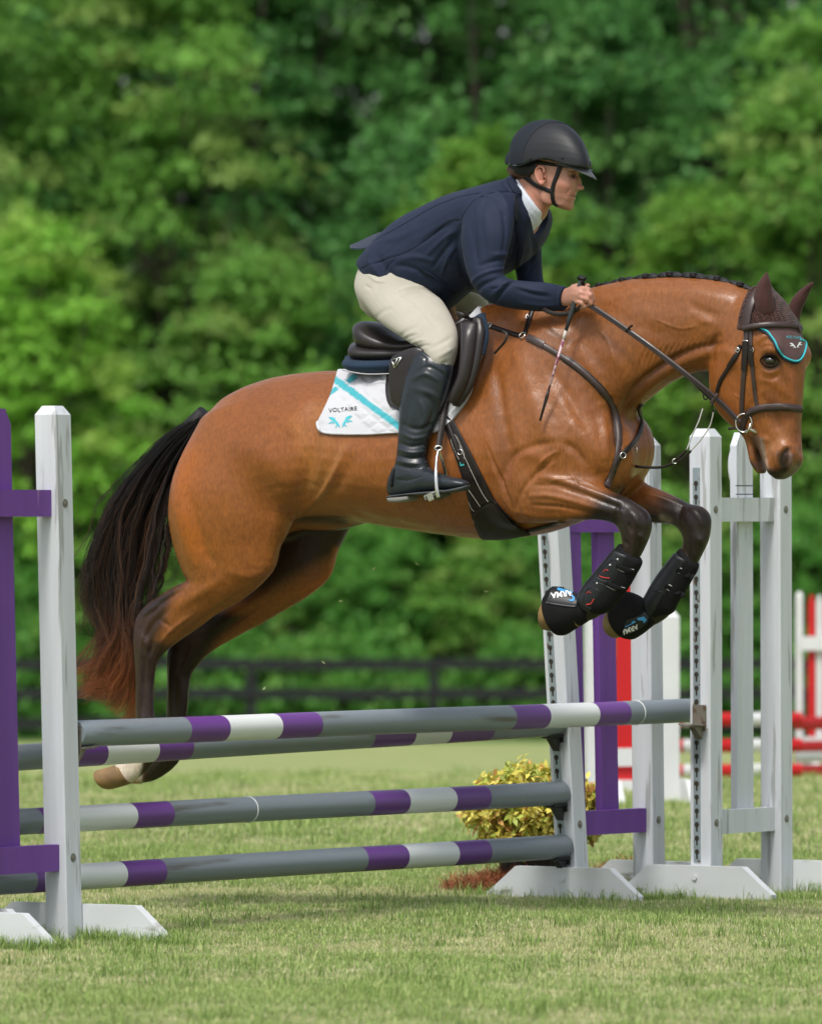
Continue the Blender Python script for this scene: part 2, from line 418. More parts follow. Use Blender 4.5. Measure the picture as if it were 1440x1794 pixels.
# near hind leg
NL = -.135
HF.add(loft([
    ((352, 735), (500, 700), .075, -.10), ((322, 790), (520, 765), .10, -.13), ((300, 850), (525, 835), .115, -.15), ((294, 905), (512, 900), .115, -.155), ((303, 955), (492, 955), .10, -.155), ((320, 1005), (478, 1002), .08, -.155),
    ((326, 1016), (430, 1047), .07, -.15), ((305, 1026), (385, 1074), .058, -.145), ((280, 1042), (345, 1102), .048, -.14), ((257, 1058), (308, 1128), .042, -.137),
    ((240, 1082), (284, 1148), .038, NL), ((236, 1115), (274, 1165), .037, NL), ((237, 1150), (270, 1182), .031, NL), ((238, 1190), (269, 1200), .026, NL), ((238, 1245), (270, 1248), .026, NL),
    ((240, 1285), (276, 1292), .031, NL), ((238, 1308), (278, 1322), .034, NL), ((222, 1322), (256, 1352), .028, NL), ((203, 1336), (229, 1374), .030, NL)], sub=4, dome=.2), .028)
# far hind leg
FL = .135
HF.add(loft([
    ((450, 790), (610, 780), .09, .13), ((420, 860), (625, 850), .11, .15), ((430, 915), (616, 915), .11, .15), ((420, 965), (592, 968), .095, .15), ((405, 1010), (580, 1008), .075, .15),
    ((410, 1025), (545, 1042), .065, .15), ((385, 1045), (470, 1088), .055, .145), ((350, 1075), (410, 1120), .047, .14), ((315, 1100), (368, 1145), .042, .137),
    ((297, 1130), (346, 1168), .038, FL), ((293, 1155), (335, 1185), .037, FL), ((293, 1185), (332, 1205), .031, FL), ((292, 1225), (330, 1230), .026, FL), ((290, 1270), (326, 1273), .026, FL),
    ((282, 1305), (320, 1318), .031, FL), ((266, 1325), (306, 1345), .034, FL), ((246, 1338), (272, 1368), .027, FL), ((226, 1345), (242, 1374), .028, FL)], sub=4, dome=.2), .028)
# near fore leg
HF.add(loft([
    ((890, 700), (850, 850), .06, -.15), ((925, 765), (865, 893), .075, -.165), ((965, 798), (895, 914), .075, -.165), ((1005, 822), (945, 917), .066, -.16), ((1045, 846), (1000, 913), .052, -.155), ((1080, 864), (1052, 912), .044, -.145),
    ((1106, 876), (1078, 920), .042, -.14), ((1130, 898), (1085, 932), .041, -.137), ((1139, 930), (1088, 946), .040, -.135), ((1130, 960), (1089, 958), .034, -.132), ((1116, 985), (1083, 974), .027, -.13),
    ((1095, 1015), (1064, 1003), .025, -.128), ((1075, 1042), (1045, 1026), .027, -.125), ((1066, 1066), (1028, 1046), .034, -.125), ((1042, 1085), (1018, 1052), .030, -.122), ((1012, 1092), (1000, 1050), .034, -.12)], sub=4, dome=.2), .025)
# far fore leg
HF.add(loft([
    ((1050, 800), (1000, 885), .06, .15), ((1090, 838), (1042, 902), .06, .16), ((1130, 848), (1085, 912), .055, .155), ((1168, 862), (1135, 916), .045, .15), ((1200, 878), (1176, 920), .042, .145),
    ((1228, 896), (1190, 930), .041, .14), ((1244, 930), (1196, 948), .040, .137), ((1236, 960), (1193, 962), .034, .135), ((1222, 988), (1187, 980), .027, .13), ((1200, 1022), (1166, 1010), .025, .13),
    ((1182, 1052), (1150, 1036), .027, .127), ((1174, 1078), (1135, 1058), .034, .125), ((1148, 1096), (1124, 1062), .030, .122), ((1118, 1104), (1106, 1062), .034, .12)], sub=4, dome=.2), .025)
HF.add(ball(HL(1115, 915, -.137), (.055, .042, .052)), .02); HF.add(ball(HL(1220, 912, .14), (.055, .042, .052)), .02)
# shoulder and haunch masses, pectorals, sheath
HF.add(ball(HL(985, 790, -.12), (.15, .085, .17)), .06)
HF.add(ball(HL(1095, 785, .10), (.10, .10, .12)), .06)
HF.add(ball(HL(1050, 800, -.06), (.12, .08, .13)), .06)
HF.add(ball(HL(930, 660, -.115), (.10, .06, .20), ax=[(.86, 0, -.5), (0, 1, 0), (.5, 0, .86)]), .06)
HF.add(ball(HL(575, 900, 0), (.14, .055, .06)), .05)
# eye sockets, brow, nostril, mouth
LY = lat(YH)
HF.add(ball(HL(1352, 610, -.082), (.032, .02, .026)), .02)
HF.add(ball(HL(1352, 622, -.082)+LY*.158, (.046, .028, .042)), .04)
HF.cut(ball(HL(1348, 631, -.098), (.018, .014, .0135)), .006)
HF.add(ball(HL(1374, 800, -.035), (.036, .034, .050)), .02)
HF.cut(loft([((1325, 757), (1317, 757), .09), ((1337, 775), (1331, 778), .09), ((1342, 800), (1334, 803), .09), ((1346, 832), (1336, 833), .09)], yaw=YH, n=16), .006)
HF.blur(1)
hb = HF.out(); del HF
hb.smooth(2)
def S(P, r, a, lr=None, **k): hb.stroke(P, r, a*1.5, lr, **k)
NR = (-1, .02)     # near side only
# quarters
S([(400, 760), (460, 800), (500, 850), (500, 900)], 38, 9, NR); S([(560, 735), (548, 790), (535, 850), (520, 880)], 20, -9, NR)
S([(545, 690), (520, 725), (500, 760)], 26, 5, NR); S([(330, 860), (345, 920), (362, 970), (378, 992)], 13, -5.5, NR)
S([(318, 800), (310, 870), (325, 950), (345, 1000)], 16, 5, NR); S([(610, 780), (585, 830), (560, 870), (525, 900)], 6, 5, NR); S([(620, 800), (600, 840), (570, 885)], 11, -4, NR)
S([(575, 745), (565, 800), (548, 850)], 13, 5, NR); S([(490, 850), (488, 920), (470, 985)], 20, 6, NR)
S([(525, 885), (505, 920), (492, 950)], 5, 4, NR)
S([(440, 1030), (400, 1055), (350, 1090), (310, 1120)], 7, -4, NR); S([(395, 1010), (350, 1040), (300, 1070)], 12, 4, NR)
S([(318, 1035), (285, 1055), (262, 1078)], 4, -5, NR); S([(335, 1078), (300, 1105), (280, 1130)], 5, 4, NR); S([(300, 1065), (270, 1092), (256, 1120)], 6, -4, NR)
S([(247, 1110), (262, 1140)], 7, 4, NR); S([(255, 1150), (252, 1200), (250, 1255)], 4, -3.5, NR); S([(263, 1170), (262, 1250)], 4, 2, NR); S([(243, 1160), (242, 1255)], 3, 2.5, NR)
S([(395, 1000), (440, 1010), (470, 995)], 10, 3, NR)
FR = (.0, 1)
S([(470, 1050), (420, 1085), (370, 1120)], 7, -4, FR); S([(330, 1130), (318, 1160)], 6, -4, FR); S([(308, 1180), (306, 1255)], 4, -4, FR); S([(318, 1180), (318, 1255)], 4, 2, FR)
# barrel and flank
S([(620, 830), (700, 870), (800, 900)], 25, 3, NR); S([(600, 880), (660, 912), (760, 925)], 8, -3, NR)
for i in range(5): S([(700+i*24, 790), (690+i*24, 850), (705+i*24, 900)], 7, 1.6, NR)
S([(570, 660), (540, 663), (520, 670)], 8, -1.5, NR); S([(512, 690), (520, 698)], 4, 2.5, NR)
# tendons of the cannons, hocks and pasterns
for q, lr_ in (([(262, 1085), (250, 1120), (244, 1160)], NR), ([(281, 1135), (270, 1165), (268, 1200)], NR), ([(246, 1165), (245, 1255)], NR), ([(303, 1140), (298, 1175), (297, 1255)], FR), ([(335, 1170), (327, 1200), (326, 1250)], FR)): S(q, 2.8, 2.6, lr_)
S([(268, 1120), (262, 1150)], 5, -4, NR); S([(278, 1085), (300, 1100)], 5, -3.5, NR); S([(250, 1080), (262, 1070), (280, 1058)], 4, 3, NR); S([(322, 1150), (312, 1180)], 4, -4, FR)
# shoulder, chest
S([(905, 610), (930, 690), (960, 760), (990, 790)], 22, 7, NR); S([(870, 640), (880, 720), (890, 790), (880, 850)], 12, -7, NR)
S([(960, 640), (1000, 700), (1030, 760)], 14, -6, NR); S([(850, 750), (862, 800), (872, 850)], 12, 4, NR)
S([(1000, 600), (1040, 650), (1065, 700)], 18, 5, NR); S([(905, 790), (940, 800), (975, 815)], 16, 5, NR)
S([(880, 840), (900, 800), (935, 782), (975, 775)], 8, -5, NR); S([(985, 775), (1010, 790), (1030, 820)], 8, -6, NR); S([(995, 740), (1040, 780), (1055, 830)], 22, 6, NR)
S([(935, 850), (970, 850), (1010, 862), (1060, 880), (1100, 895)], 5, -5, NR); S([(940, 835), (985, 842), (1040, 862), (1090, 880)], 7, 5, NR)
S([(920, 870), (960, 868), (1010, 880), (1070, 898)], 6, 4, NR); S([(930, 885), (980, 888), (1040, 900)], 4, -3.5, NR); S([(900, 895), (950, 905), (1020, 904)], 6, 3, NR)
S([(960, 815), (935, 835), (915, 860), (905, 890)], 5, -4, NR); S([(978, 790), (960, 800), (945, 815)], 4, 4, NR); S([(972, 805), (950, 820), (935, 835)], 4, -3, NR)
S([(918, 860), (925, 880)], 6, -3, NR); S([(1000, 830), (1010, 845), (1015, 860)], 3, 2.5, NR)
S([(1085, 880), (1080, 905), (1090, 925)], 5, -4, NR); S([(1098, 893), (1112, 905), (1118, 925)], 8, 4.5, NR); S([(1118, 935), (1128, 945)], 7, 5, NR); S([(1100, 915), (1108, 935)], 5, -4, NR)
S([(1092, 945), (1102, 960), (1098, 985)], 5, -5, NR); S([(1108, 950), (1106, 985)], 4, 3, NR); S([(1092, 885), (1085, 900)], 4, 3, NR)
S([(1195, 885), (1188, 905), (1195, 925)], 5, -4, FR); S([(1210, 890), (1225, 905), (1232, 925)], 8, 4, FR); S([(1225, 940), (1232, 955)], 7, 4, FR); S([(1200, 950), (1208, 985)], 5, -4, FR)
S([(1120, 860), (1160, 872), (1195, 884)], 6, 3.5, FR); S([(1110, 885), (1160, 898)], 5, -3, FR)
# the neck
S([(1070, 545), (1120, 570), (1180, 590), (1240, 590)], 20, -4, NR); S([(1040, 520), (1120, 510), (1220, 512), (1290, 530)], 18, 5, NR)
S([(1270, 600), (1215, 612), (1160, 640), (1110, 680), (1085, 730)], 7, -9, NR); S([(1265, 612), (1205, 632), (1150, 665), (1112, 705)], 10, 6, NR)
S([(1050, 600), (1090, 650), (1085, 700)], 22, 5, NR); S([(1065, 690), (1078, 740), (1082, 790)], 7, -9, NR); S([(1050, 700), (1062, 760), (1062, 810)], 13, 6, NR)
S([(1205, 535), (1235, 545), (1260, 555)], 10, -3.5, NR); S([(1225, 560), (1250, 566)], 7, 3, NR); S([(1030, 560), (1010, 590), (990, 600)], 14, -4, NR); S([(1000, 560), (960, 560), (920, 555)], 10, -4, NR)
for i in range(13):
    x = 1130+i*10; S([(x+4, 606-i*1.5), (x-6, 626-i*2), (x-12, 646-i*2.6)], 2.4, -2.4, NR); 
for i in range(7): S([(1100+i*14, 640-i*7), (1092+i*14, 660-i*7)], 3.5, -1.3, NR)
for i in range(8): S([(852+i*5, 775+i*13), (862+i*5, 800+i*12), (868+i*5, 825+i*12)], 2.6, -2.4, NR)
for p in ([(1062, 862), (1020, 842), (985, 838), (955, 850)], [(905, 905), (880, 870), (868, 820)], [(1150, 560), (1190, 575), (1222, 570)], [(940, 845), (1000, 858), (1050, 880)], [(470, 1010), (430, 1045), (380, 1075), (330, 1112)], [(1020, 560), (1060, 590), (1080, 640)], [(925, 905), (905, 870), (910, 830)]): S(p, 2.6, 2.0, NR)
for p in ([(1352, 690), (1350, 715), (1357, 745)], [(1335, 700), (1345, 720), (1357, 745)], [(1357, 745), (1362, 765)], [(1285, 690), (1300, 700)], [(1270, 650), (1290, 640), (1300, 625)]): S(p, 2.0, 1.6, (-1, .1))
# head
HN = (-1, .1)
S([(1290, 610), (1262, 650), (1262, 690), (1285, 725)], 20, 5, HN); S([(1245, 640), (1250, 600), (1265, 585)], 8, -7, HN); S([(1262, 612), (1285, 622), (1300, 660)], 10, 3, HN)
S([(1325, 665), (1355, 668), (1385, 700)], 10, 3, HN); S([(1330, 690), (1350, 720), (1365, 755)], 14, -4.5, HN); S([(1385, 655), (1392, 700), (1392, 760)], 8, 3.5, HN)
S([(1322, 600), (1345, 588), (1365, 600)], 7, 5, HN); S([(1330, 612), (1345, 605), (1362, 612)], 3, -2.5, HN); S([(1334, 648), (1350, 653), (1366, 645)], 4, 2.5, HN); S([(1335, 660), (1352, 664), (1368, 655)], 4, -2.5, HN)
S([(1318, 590), (1322, 560)], 10, -4, HN); S([(1296, 745), (1320, 700), (1325, 640)], 7, -3, HN); S([(1345, 690), (1342, 730), (1350, 765)], 3, 2.2, HN)
S([(1381, 786), (1371, 794), (1368, 808), (1373, 822)], 6.5, -9, HN); S([(1380, 790), (1376, 805), (1378, 818)], 5, -7, HN); S([(1362, 790), (1359, 808), (1364, 826)], 5, 3, HN); S([(1372, 780), (1388, 783), (1396, 800)], 5, 3.5, HN); S([(1386, 794), (1386, 806), (1383, 820)], 3.5, 4.5, HN)
S([(1340, 790), (1345, 815), (1358, 832)], 5, 3, HN); S([(1335, 765), (1348, 775)], 6, 3, HN); S([(1352, 765), (1358, 790)], 7, -3, HN); S([(1318, 785), (1322, 808)], 6, 3, HN); S([(1308, 715), (1302, 748)], 5, -3, HN)
n = noise3(hb.V, 9, 3, 2); hb.V += hb.N*(n*.0022+noise3(hb.V, 34, 13, 2)*.0008)[:, None]
hb.refresh()
# coat colour: bay, with black points; neck and groin shading painted in
hb.color(BAY); V = hb.V
nn = noise3(V, 3.5, 5, 3)[:, None]; hb.col *= (1+.13*nn)
P = hb.paint; PP = hb.paintpoly
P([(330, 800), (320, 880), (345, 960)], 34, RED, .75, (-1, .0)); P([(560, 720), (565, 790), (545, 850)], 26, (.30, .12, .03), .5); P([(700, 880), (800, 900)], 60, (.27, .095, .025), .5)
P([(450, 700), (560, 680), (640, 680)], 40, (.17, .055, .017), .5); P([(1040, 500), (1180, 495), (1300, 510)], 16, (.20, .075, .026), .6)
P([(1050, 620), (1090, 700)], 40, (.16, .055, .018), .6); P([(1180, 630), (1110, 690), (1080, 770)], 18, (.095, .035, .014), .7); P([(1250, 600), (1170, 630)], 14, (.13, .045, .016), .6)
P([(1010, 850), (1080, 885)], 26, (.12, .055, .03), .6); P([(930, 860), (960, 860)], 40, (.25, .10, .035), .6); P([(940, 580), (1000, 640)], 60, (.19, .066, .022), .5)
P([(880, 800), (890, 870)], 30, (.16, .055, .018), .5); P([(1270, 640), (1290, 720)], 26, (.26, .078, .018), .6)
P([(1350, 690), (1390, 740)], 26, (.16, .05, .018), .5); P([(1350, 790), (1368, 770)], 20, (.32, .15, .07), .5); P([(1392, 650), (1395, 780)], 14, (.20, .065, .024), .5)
# black legs, painted groin shade, further coat tones
PP([(218, 1075), (250, 1040), (290, 1035), (320, 1010), (330, 1020), (300, 1045), (290, 1090), (275, 1120), (310, 1130), (282, 1175), (285, 1400), (100, 1400)], (.036, .017, .011), 1, 12, (-1, 0))
P([(256, 1150), (254, 1300)], 24, (.022, .013, .010), .9, (-1, 0)); P([(340, 1085), (300, 1120)], 18, (.17, .062, .02), .8, (-1, 0)); P([(300, 1040), (250, 1075)], 9, DARK, .7, (-1, 0))
PP([(280, 1110), (360, 1060), (430, 1080), (380, 1125), (345, 1180), (340, 1345), (240, 1400)], (.018, .010, .007), 1, 14, (0, 1))
P([(430, 1040), (500, 1010), (560, 1000)], 26, (.16, .055, .016), .7, (0.02, 1)); PP([(490, 900), (640, 900), (612, 965), (545, 992), (470, 1035), (430, 1050)], (.022, .009, .006), .97, 16, (-.02, 1))  # near-black groin and inner far thigh: shade painted into the coat
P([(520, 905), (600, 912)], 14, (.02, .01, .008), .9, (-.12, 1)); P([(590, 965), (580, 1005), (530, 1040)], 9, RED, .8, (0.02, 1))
PP([(1050, 870), (1090, 850), (1160, 890), (1150, 990), (1060, 1100), (940, 1100), (1030, 1010), (1078, 950), (1050, 925), (1000, 925), (1020, 908)], (.016, .010, .0085), 1, 18, (-1, 0))
PP([(1150, 865), (1210, 865), (1265, 900), (1250, 1000), (1180, 1110), (1050, 1110), (1130, 1040), (1185, 960), (1170, 925), (1080, 930), (1120, 900)], (.016, .010, .0085), 1, 18, (0, 1))
P([(1090, 870), (1150, 885)], 16, (.10, .042, .022), .5, (0, 1)); P([(1108, 925), (1100, 965)], 8, (.035, .020, .016), .6); P([(1160, 908), (1172, 914)], 7, (.21, .17, .12), .95, (0, 1))
P([(1240, 720), (1265, 700)], 10, (.19, .055, .012), .5); P([(1355, 700), (1365, 740)], 12, (.12, .042, .018), .5); P([(1340, 655), (1385, 665)], 10, (.17, .056, .016), .5)
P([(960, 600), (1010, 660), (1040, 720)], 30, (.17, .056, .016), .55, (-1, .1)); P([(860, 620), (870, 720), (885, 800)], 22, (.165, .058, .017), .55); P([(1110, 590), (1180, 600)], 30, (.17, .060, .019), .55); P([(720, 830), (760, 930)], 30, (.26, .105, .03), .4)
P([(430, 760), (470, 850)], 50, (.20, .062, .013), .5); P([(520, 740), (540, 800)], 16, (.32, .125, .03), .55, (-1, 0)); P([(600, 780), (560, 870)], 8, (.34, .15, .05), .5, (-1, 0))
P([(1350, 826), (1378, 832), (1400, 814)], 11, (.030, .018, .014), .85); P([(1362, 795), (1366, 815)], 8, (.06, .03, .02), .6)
P([(960, 600), (1060, 560), (1180, 545), (1270, 550)], 50, (.195, .078, .030), .55); P([(930, 720), (1000, 780)], 60, (.205, .080, .028), .5)  # muted brown over neck and shoulder paints in their darker shading
P([(1345, 628), (1355, 632)], 12, (.010, .006, .005), 1.0, HN)
# white socks of the hind feet
PP([(190, 1335), (252, 1325), (240, 1385), (180, 1390)], (.58, .50, .40), 1, 4, (-1, 0)); PP([(215, 1335), (250, 1340), (248, 1380), (215, 1380)], (.52, .44, .34), 1, 3, (0, 1))
# muzzle, eye, mouth
P([(1378, 800), (1372, 825), (1355, 832)], 13, DARK, .95); P([(1350, 836), (1385, 836), (1402, 815)], 6, (.02, .012, .01), .9); P([(1380, 787), (1371, 797), (1369, 810), (1374, 821)], 6, (.008, .006, .006), .95); P([(1386, 797), (1384, 818)], 4, (.11, .08, .065), .85); P([(1394, 818)], 6, (.20, .13, .09), .5)
P([(1322, 768), (1328, 790), (1330, 815)], 9, (.060, .040, .030), .9); P([(1333, 770), (1338, 795), (1341, 820)], 5, (.17, .15, .13), .8); P([(1342, 806), (1344, 820)], 3, (.45, .30, .24), .8); P([(1316, 812), (1335, 826)], 8, (.045, .026, .02), .9); P([(1310, 770), (1308, 790)], 6, (.13, .05, .02), .6)
P([(1348, 630)], 17, (.014, .008, .006), 1.0, HN); P([(1366, 640), (1372, 655)], 7, (.09, .03, .012), .6, HN); P([(1357, 642), (1364, 636)], 7, (.02, .012, .01), .8, HN); P([(1325, 760), (1330, 775)], 4, (.10, .05, .035), .8)
hb.col = np.clip(hb.col*(1+.10*noise3(V, 55, 9, 2)[:, None]), 0, 1)
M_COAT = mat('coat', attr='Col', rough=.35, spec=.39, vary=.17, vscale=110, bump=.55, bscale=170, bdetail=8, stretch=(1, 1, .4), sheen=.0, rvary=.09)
horse = empty('horse', matrix=HM)
tag(horse, 'bay horse with black legs and braided mane jumping over the purple and grey poles', 'horse')
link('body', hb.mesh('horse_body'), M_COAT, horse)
BV = hb.bvh()
# ------------------------------------------------------------------ working on the horse's surface
CAMV = Vector(CAML)
def hit(px, py, bv=None, l=0.0, off=0.0):
    """point and normal of a surface under a photo pixel (falls back to the plane l)"""
    bv = bv or BV; q = Vector(HL(px, py, l)); d = (q-CAMV).normalized(); r = bv.ray_cast(CAMV, d)
    if r[0] is None: 
        r2 = bv.find_nearest(q)
        if r2[0] is not None and (r2[0]-q).length < .05: return np.array(r2[0]+r2[1]*off), np.array(r2[1])
        return np.array(q), np.array(-d)
    return np.array(r[0]+r[1]*off), np.array(r[1])
def ribbon_vf(P, Nn, w, t, n=8, closed=False):
    """strap with rounded section; P points, Nn normals, w width (or list), t thickness"""
    P = [np.array(p, float) for p in P]; m = len(P); W_ = w if hasattr(w, '__len__') else [w]*m; V = []; F = []
    W_ = np.interp(np.linspace(0, 1, m), np.linspace(0, 1, len(W_)), W_)
    sec = [(-.5, -.5), (-.5, .2), (-.42, .5), (0, .62), (.42, .5), (.5, .2), (.5, -.5)]; k = len(sec)
    for i in range(m):
        a = P[max(i-1, 0)] if not closed else P[(i-1) % m]; b = P[min(i+1, m-1)] if not closed else P[(i+1) % m]
        T = b-a; T /= np.linalg.norm(T)+1e-9; nn = np.array(Nn[i], float); nn = nn-T*np.dot(nn, T); nn /= np.linalg.norm(nn)+1e-9; B = np.cross(T, nn)
        for (x, y) in sec: V.append(P[i]+B*x*W_[i]+nn*y*t)
    for i in range(m if closed else m-1):
        j = (i+1) % m
        for q in range(k): F.append((i*k+q, j*k+q, j*k+(q+1) % k, i*k+(q+1) % k))
    if not closed: F += [tuple(range(k)), tuple((m-1)*k+q for q in range(k))[::-1]]
    return V, F
def strap(name, pts, w, m, parent, t=.0035, off=.002, sub=5, l=0.0, bv=None, free=False, smoothn=2, stitch=True, mb=None):
    """leather strap along photo pixels, lying on the surface; a point may carry its own lateral place (px, py, l) to leave it"""
    P3 = []; N3 = []
    dense = cr([(p[0], p[1], (p[2] if len(p) > 2 else 99)) for p in pts], sub) if all(len(p) == 2 for p in pts) else None
    if dense is not None and not free:
        for p in dense: a, b = hit(p[0], p[1], bv, l, off+t/2); P3.append(a); N3.append(b)
    else:
        K = []; KN = []
        for p in pts:
            if len(p) > 2 or free:
                q = HL(p[0], p[1], p[2] if len(p) > 2 else l); K.append(q); v = np.array(CAML)-q; KN.append(v/np.linalg.norm(v))
            else:
                a, b = hit(p[0], p[1], bv, l, off+t/2); K.append(a); KN.append(b)
        P3 = cr(K, sub); N3 = cr(KN, sub)
    P3 = np.array(P3); N3 = np.array(N3)
    for _ in range(smoothn):
        if len(P3) > 4:
            P3[1:-1] = (P3[:-2]+2*P3[1:-1]+P3[2:])/4; N3[1:-1] = (N3[:-2]+2*N3[1:-1]+N3[2:])/4
    V, F = ribbon_vf(P3, N3, w, t)
    o = link(name, mesh(name, V, F), m, parent); o.data.set_sharp_from_angle(angle=1.0)
    if stitch and not hasattr(w, '__len__') and w > .009:
        for s in (-1, 1):
            pass
    return o, P3, N3
def ring(name, c, nrm, R, r, m, parent, sx=1.0, sy=1.0, up=(0, 0, 1), n=28):
    nrm = np.array(nrm, float); nrm /= np.linalg.norm(nrm); u = np.array(up, float); u -= nrm*np.dot(u, nrm); u /= np.linalg.norm(u); v = np.cross(nrm, u)
    P = [np.array(c)+R*(sx*math.cos(a)*v+sy*math.sin(a)*u) for a in np.linspace(0, 2*math.pi, n+1)[:-1]]
    V, F = tube_vf(P, r, 8, closed=True); return link(name, mesh(name, V, F), m, parent)
def buckle(px, py, parent, ang=90, w=.016, h=.02, bv=None, l=0.0, free=False):
    if free: p = HL(px, py, l); n = np.array(CAML)-p; n /= np.linalg.norm(n)
    else: p, n = hit(px, py, bv, l, .006)
    T = HL(px+math.cos(math.radians(ang)), py-math.sin(math.radians(ang)), l)-HL(px, py, l); T -= n*np.dot(T, n); T /= np.linalg.norm(T); B = np.cross(n, T)
    pts = [p+T*a*h/2+B*b*w/2 for a, b in ((1, .8), (1, -.8), (.6, -1), (-.6, -1), (-1, -.8), (-1, .8), (-.6, 1), (.6, 1))]
    V, F = tube_vf(pts, .0016, 6, closed=True); o = link('buckle', mesh('buckle', V, F), M_STEEL, parent)
    V, F = tube_vf([p-T*h/2, p+n*.003, p+T*h/2], .0012, 5); link('tongue', mesh('tongue', V, F), M_STEEL, None).parent = o if False else parent
    return o
def patch(name, rows, m, parent, off=.006, thick=.006, nu=40, nv=16, bump=None, bv=None, mirror=False, l=0.0, smoothn=1, colf=None):
    """sheet lying on the surface; rows: pixel polylines from its upper to its lower edge"""
    R = [np.array(cr(r, 6)) for r in rows]
    def rs_(A, n):
        d = np.r_[0, np.cumsum(np.hypot(*np.diff(A[:, :2], axis=0).T))]; t = np.linspace(0, d[-1], n); return np.stack([np.interp(t, d, A[:, 0]), np.interp(t, d, A[:, 1])], 1)
    R = np.array([rs_(r, nu) for r in R]); G = np.array([cr(list(R[:, i]), max(1, nv//(len(R)-1))) for i in range(nu)])   # nu x nv' x 2
    nv2 = G.shape[1]; P = np.zeros((nu, nv2, 3)); N_ = np.zeros((nu, nv2, 3))
    for i in range(nu):
        for j in range(nv2): P[i, j], N_[i, j] = hit(G[i, j, 0], G[i, j, 1], bv, l, off)
    for _ in range(smoothn):
        P[1:-1, 1:-1] = (P[:-2, 1:-1]+P[2:, 1:-1]+P[1:-1, :-2]+P[1:-1, 2:]+4*P[1:-1, 1:-1])/8
        N_[1:-1, 1:-1] = (N_[:-2, 1:-1]+N_[2:, 1:-1]+N_[1:-1, :-2]+N_[1:-1, 2:]+4*N_[1:-1, 1:-1])/8
    T = P.copy()
    if bump is not None:
        for i in range(nu):
            for j in range(nv2): T[i, j] += N_[i, j]*bump(G[i, j, 0], G[i, j, 1], i/(nu-1), j/(nv2-1))
    top = T+N_*thick; e = np.zeros((nu, nv2)); e[0] = e[-1] = 1; e[:, 0] = e[:, -1] = 1; top = top-N_*(thick*.55)*e[..., None]
    def quads(flip, o):
        i, j = np.meshgrid(np.arange(nu-1), np.arange(nv2-1), indexing='ij'); q = (i*nv2+j).ravel()+o; Q = np.stack([q, q+nv2, q+nv2+1, q+1], -1); return Q[:, ::-1] if flip else Q
    tv = top.reshape(-1, 3); bv_ = P.reshape(-1, 3); V = np.vstack([tv, bv_]); Fq = [quads(False, 0), quads(True, nu*nv2)]
    b = [i*nv2 for i in range(nu)]+[(nu-1)*nv2+j for j in range(1, nv2)]+[i*nv2+nv2-1 for i in range(nu-2, -1, -1)]+[j for j in range(nv2-2, 0, -1)]
    k = len(b); o = nu*nv2; E = np.array([(b[x], b[(x+1) % k], b[(x+1) % k]+o, b[x]+o) for x in range(k)])
    Q = np.vstack(Fq+[E])
    n0 = np.cross(V[Q[0][1]]-V[Q[0][0]], V[Q[0][2]]-V[Q[0][0]])
    if np.dot(n0, N_[0, 0]) < 0: Q = Q[:, ::-1]
    me = mesh(name, V, Q)
    if colf is not None:
        c = np.array([colf(G[i, j, 0], G[i, j, 1]) for i in range(nu) for j in range(nv2)]); vcol(me, np.vstack([c, c]))
    ob = link(name, me, m, parent)
    if mirror:
        V2 = V*np.array((1, -1, 1)); me2 = mesh(name, V2, Q[:, ::-1])
        if colf is not None: vcol(me2, np.vstack([c, c]))
        link(name, me2, m, parent)
    return ob, BVHTree.FromPolygons([Vector(v) for v in V], Q.tolist())
def lettering(txt, px, py, ang, size, m, parent, bv, off=.0015, l=0.0, name='lettering', spacing=1.0, sxx=1.0, font_bold=0.0, wob=0.0):
    """flat letters laid on a surface; px,py is the middle, ang in degrees counter-clockwise, size the letter height in pixels"""
    cu = bpy.data.curves.new('lettering', 'FONT'); cu.body = txt; cu.size = 1.0; cu.align_x = 'CENTER'; cu.align_y = 'CENTER'; cu.space_character = spacing; cu.offset = font_bold
    to = bpy.data.objects.new('lettering', cu); C.objects.link(to); dg = bpy.context.evaluated_depsgraph_get(); dg.update()
    me = bpy.data.meshes.new_from_object(to.evaluated_get(dg)); bpy.data.objects.remove(to); bpy.data.curves.remove(cu)
    import bmesh
    bm = bmesh.new(); bm.from_mesh(me); bmesh.ops.triangulate(bm, faces=bm.faces); bmesh.ops.subdivide_edges(bm, edges=[e for e in bm.edges if e.calc_length() > .25], cuts=1); bm.to_mesh(me); bm.free()
    c, s = math.cos(math.radians(ang)), math.sin(math.radians(ang)); k = size/.7
    for v in me.vertices:
        x, y = v.co.x*k*sxx, v.co.y*k; y += wob*math.sin(x*.35); X_ = px+x*c-y*s; Y_ = py-(x*s+y*c); q, n = hit(X_, Y_, bv, l, off); v.co = q
    me.name = name; return link(name, me, m, parent)
def flatshape(name, polys, m, parent, bv, off=.0015, l=0.0):
    V = []; F = []
    for p in polys:
        o = len(V)
        for (x, y) in p: q, n = hit(x, y, bv, l, off); V.append(q)
        F.append(tuple(range(o, o+len(p))))
    me = mesh(name, V, F, False); return link(name, me, m, parent)

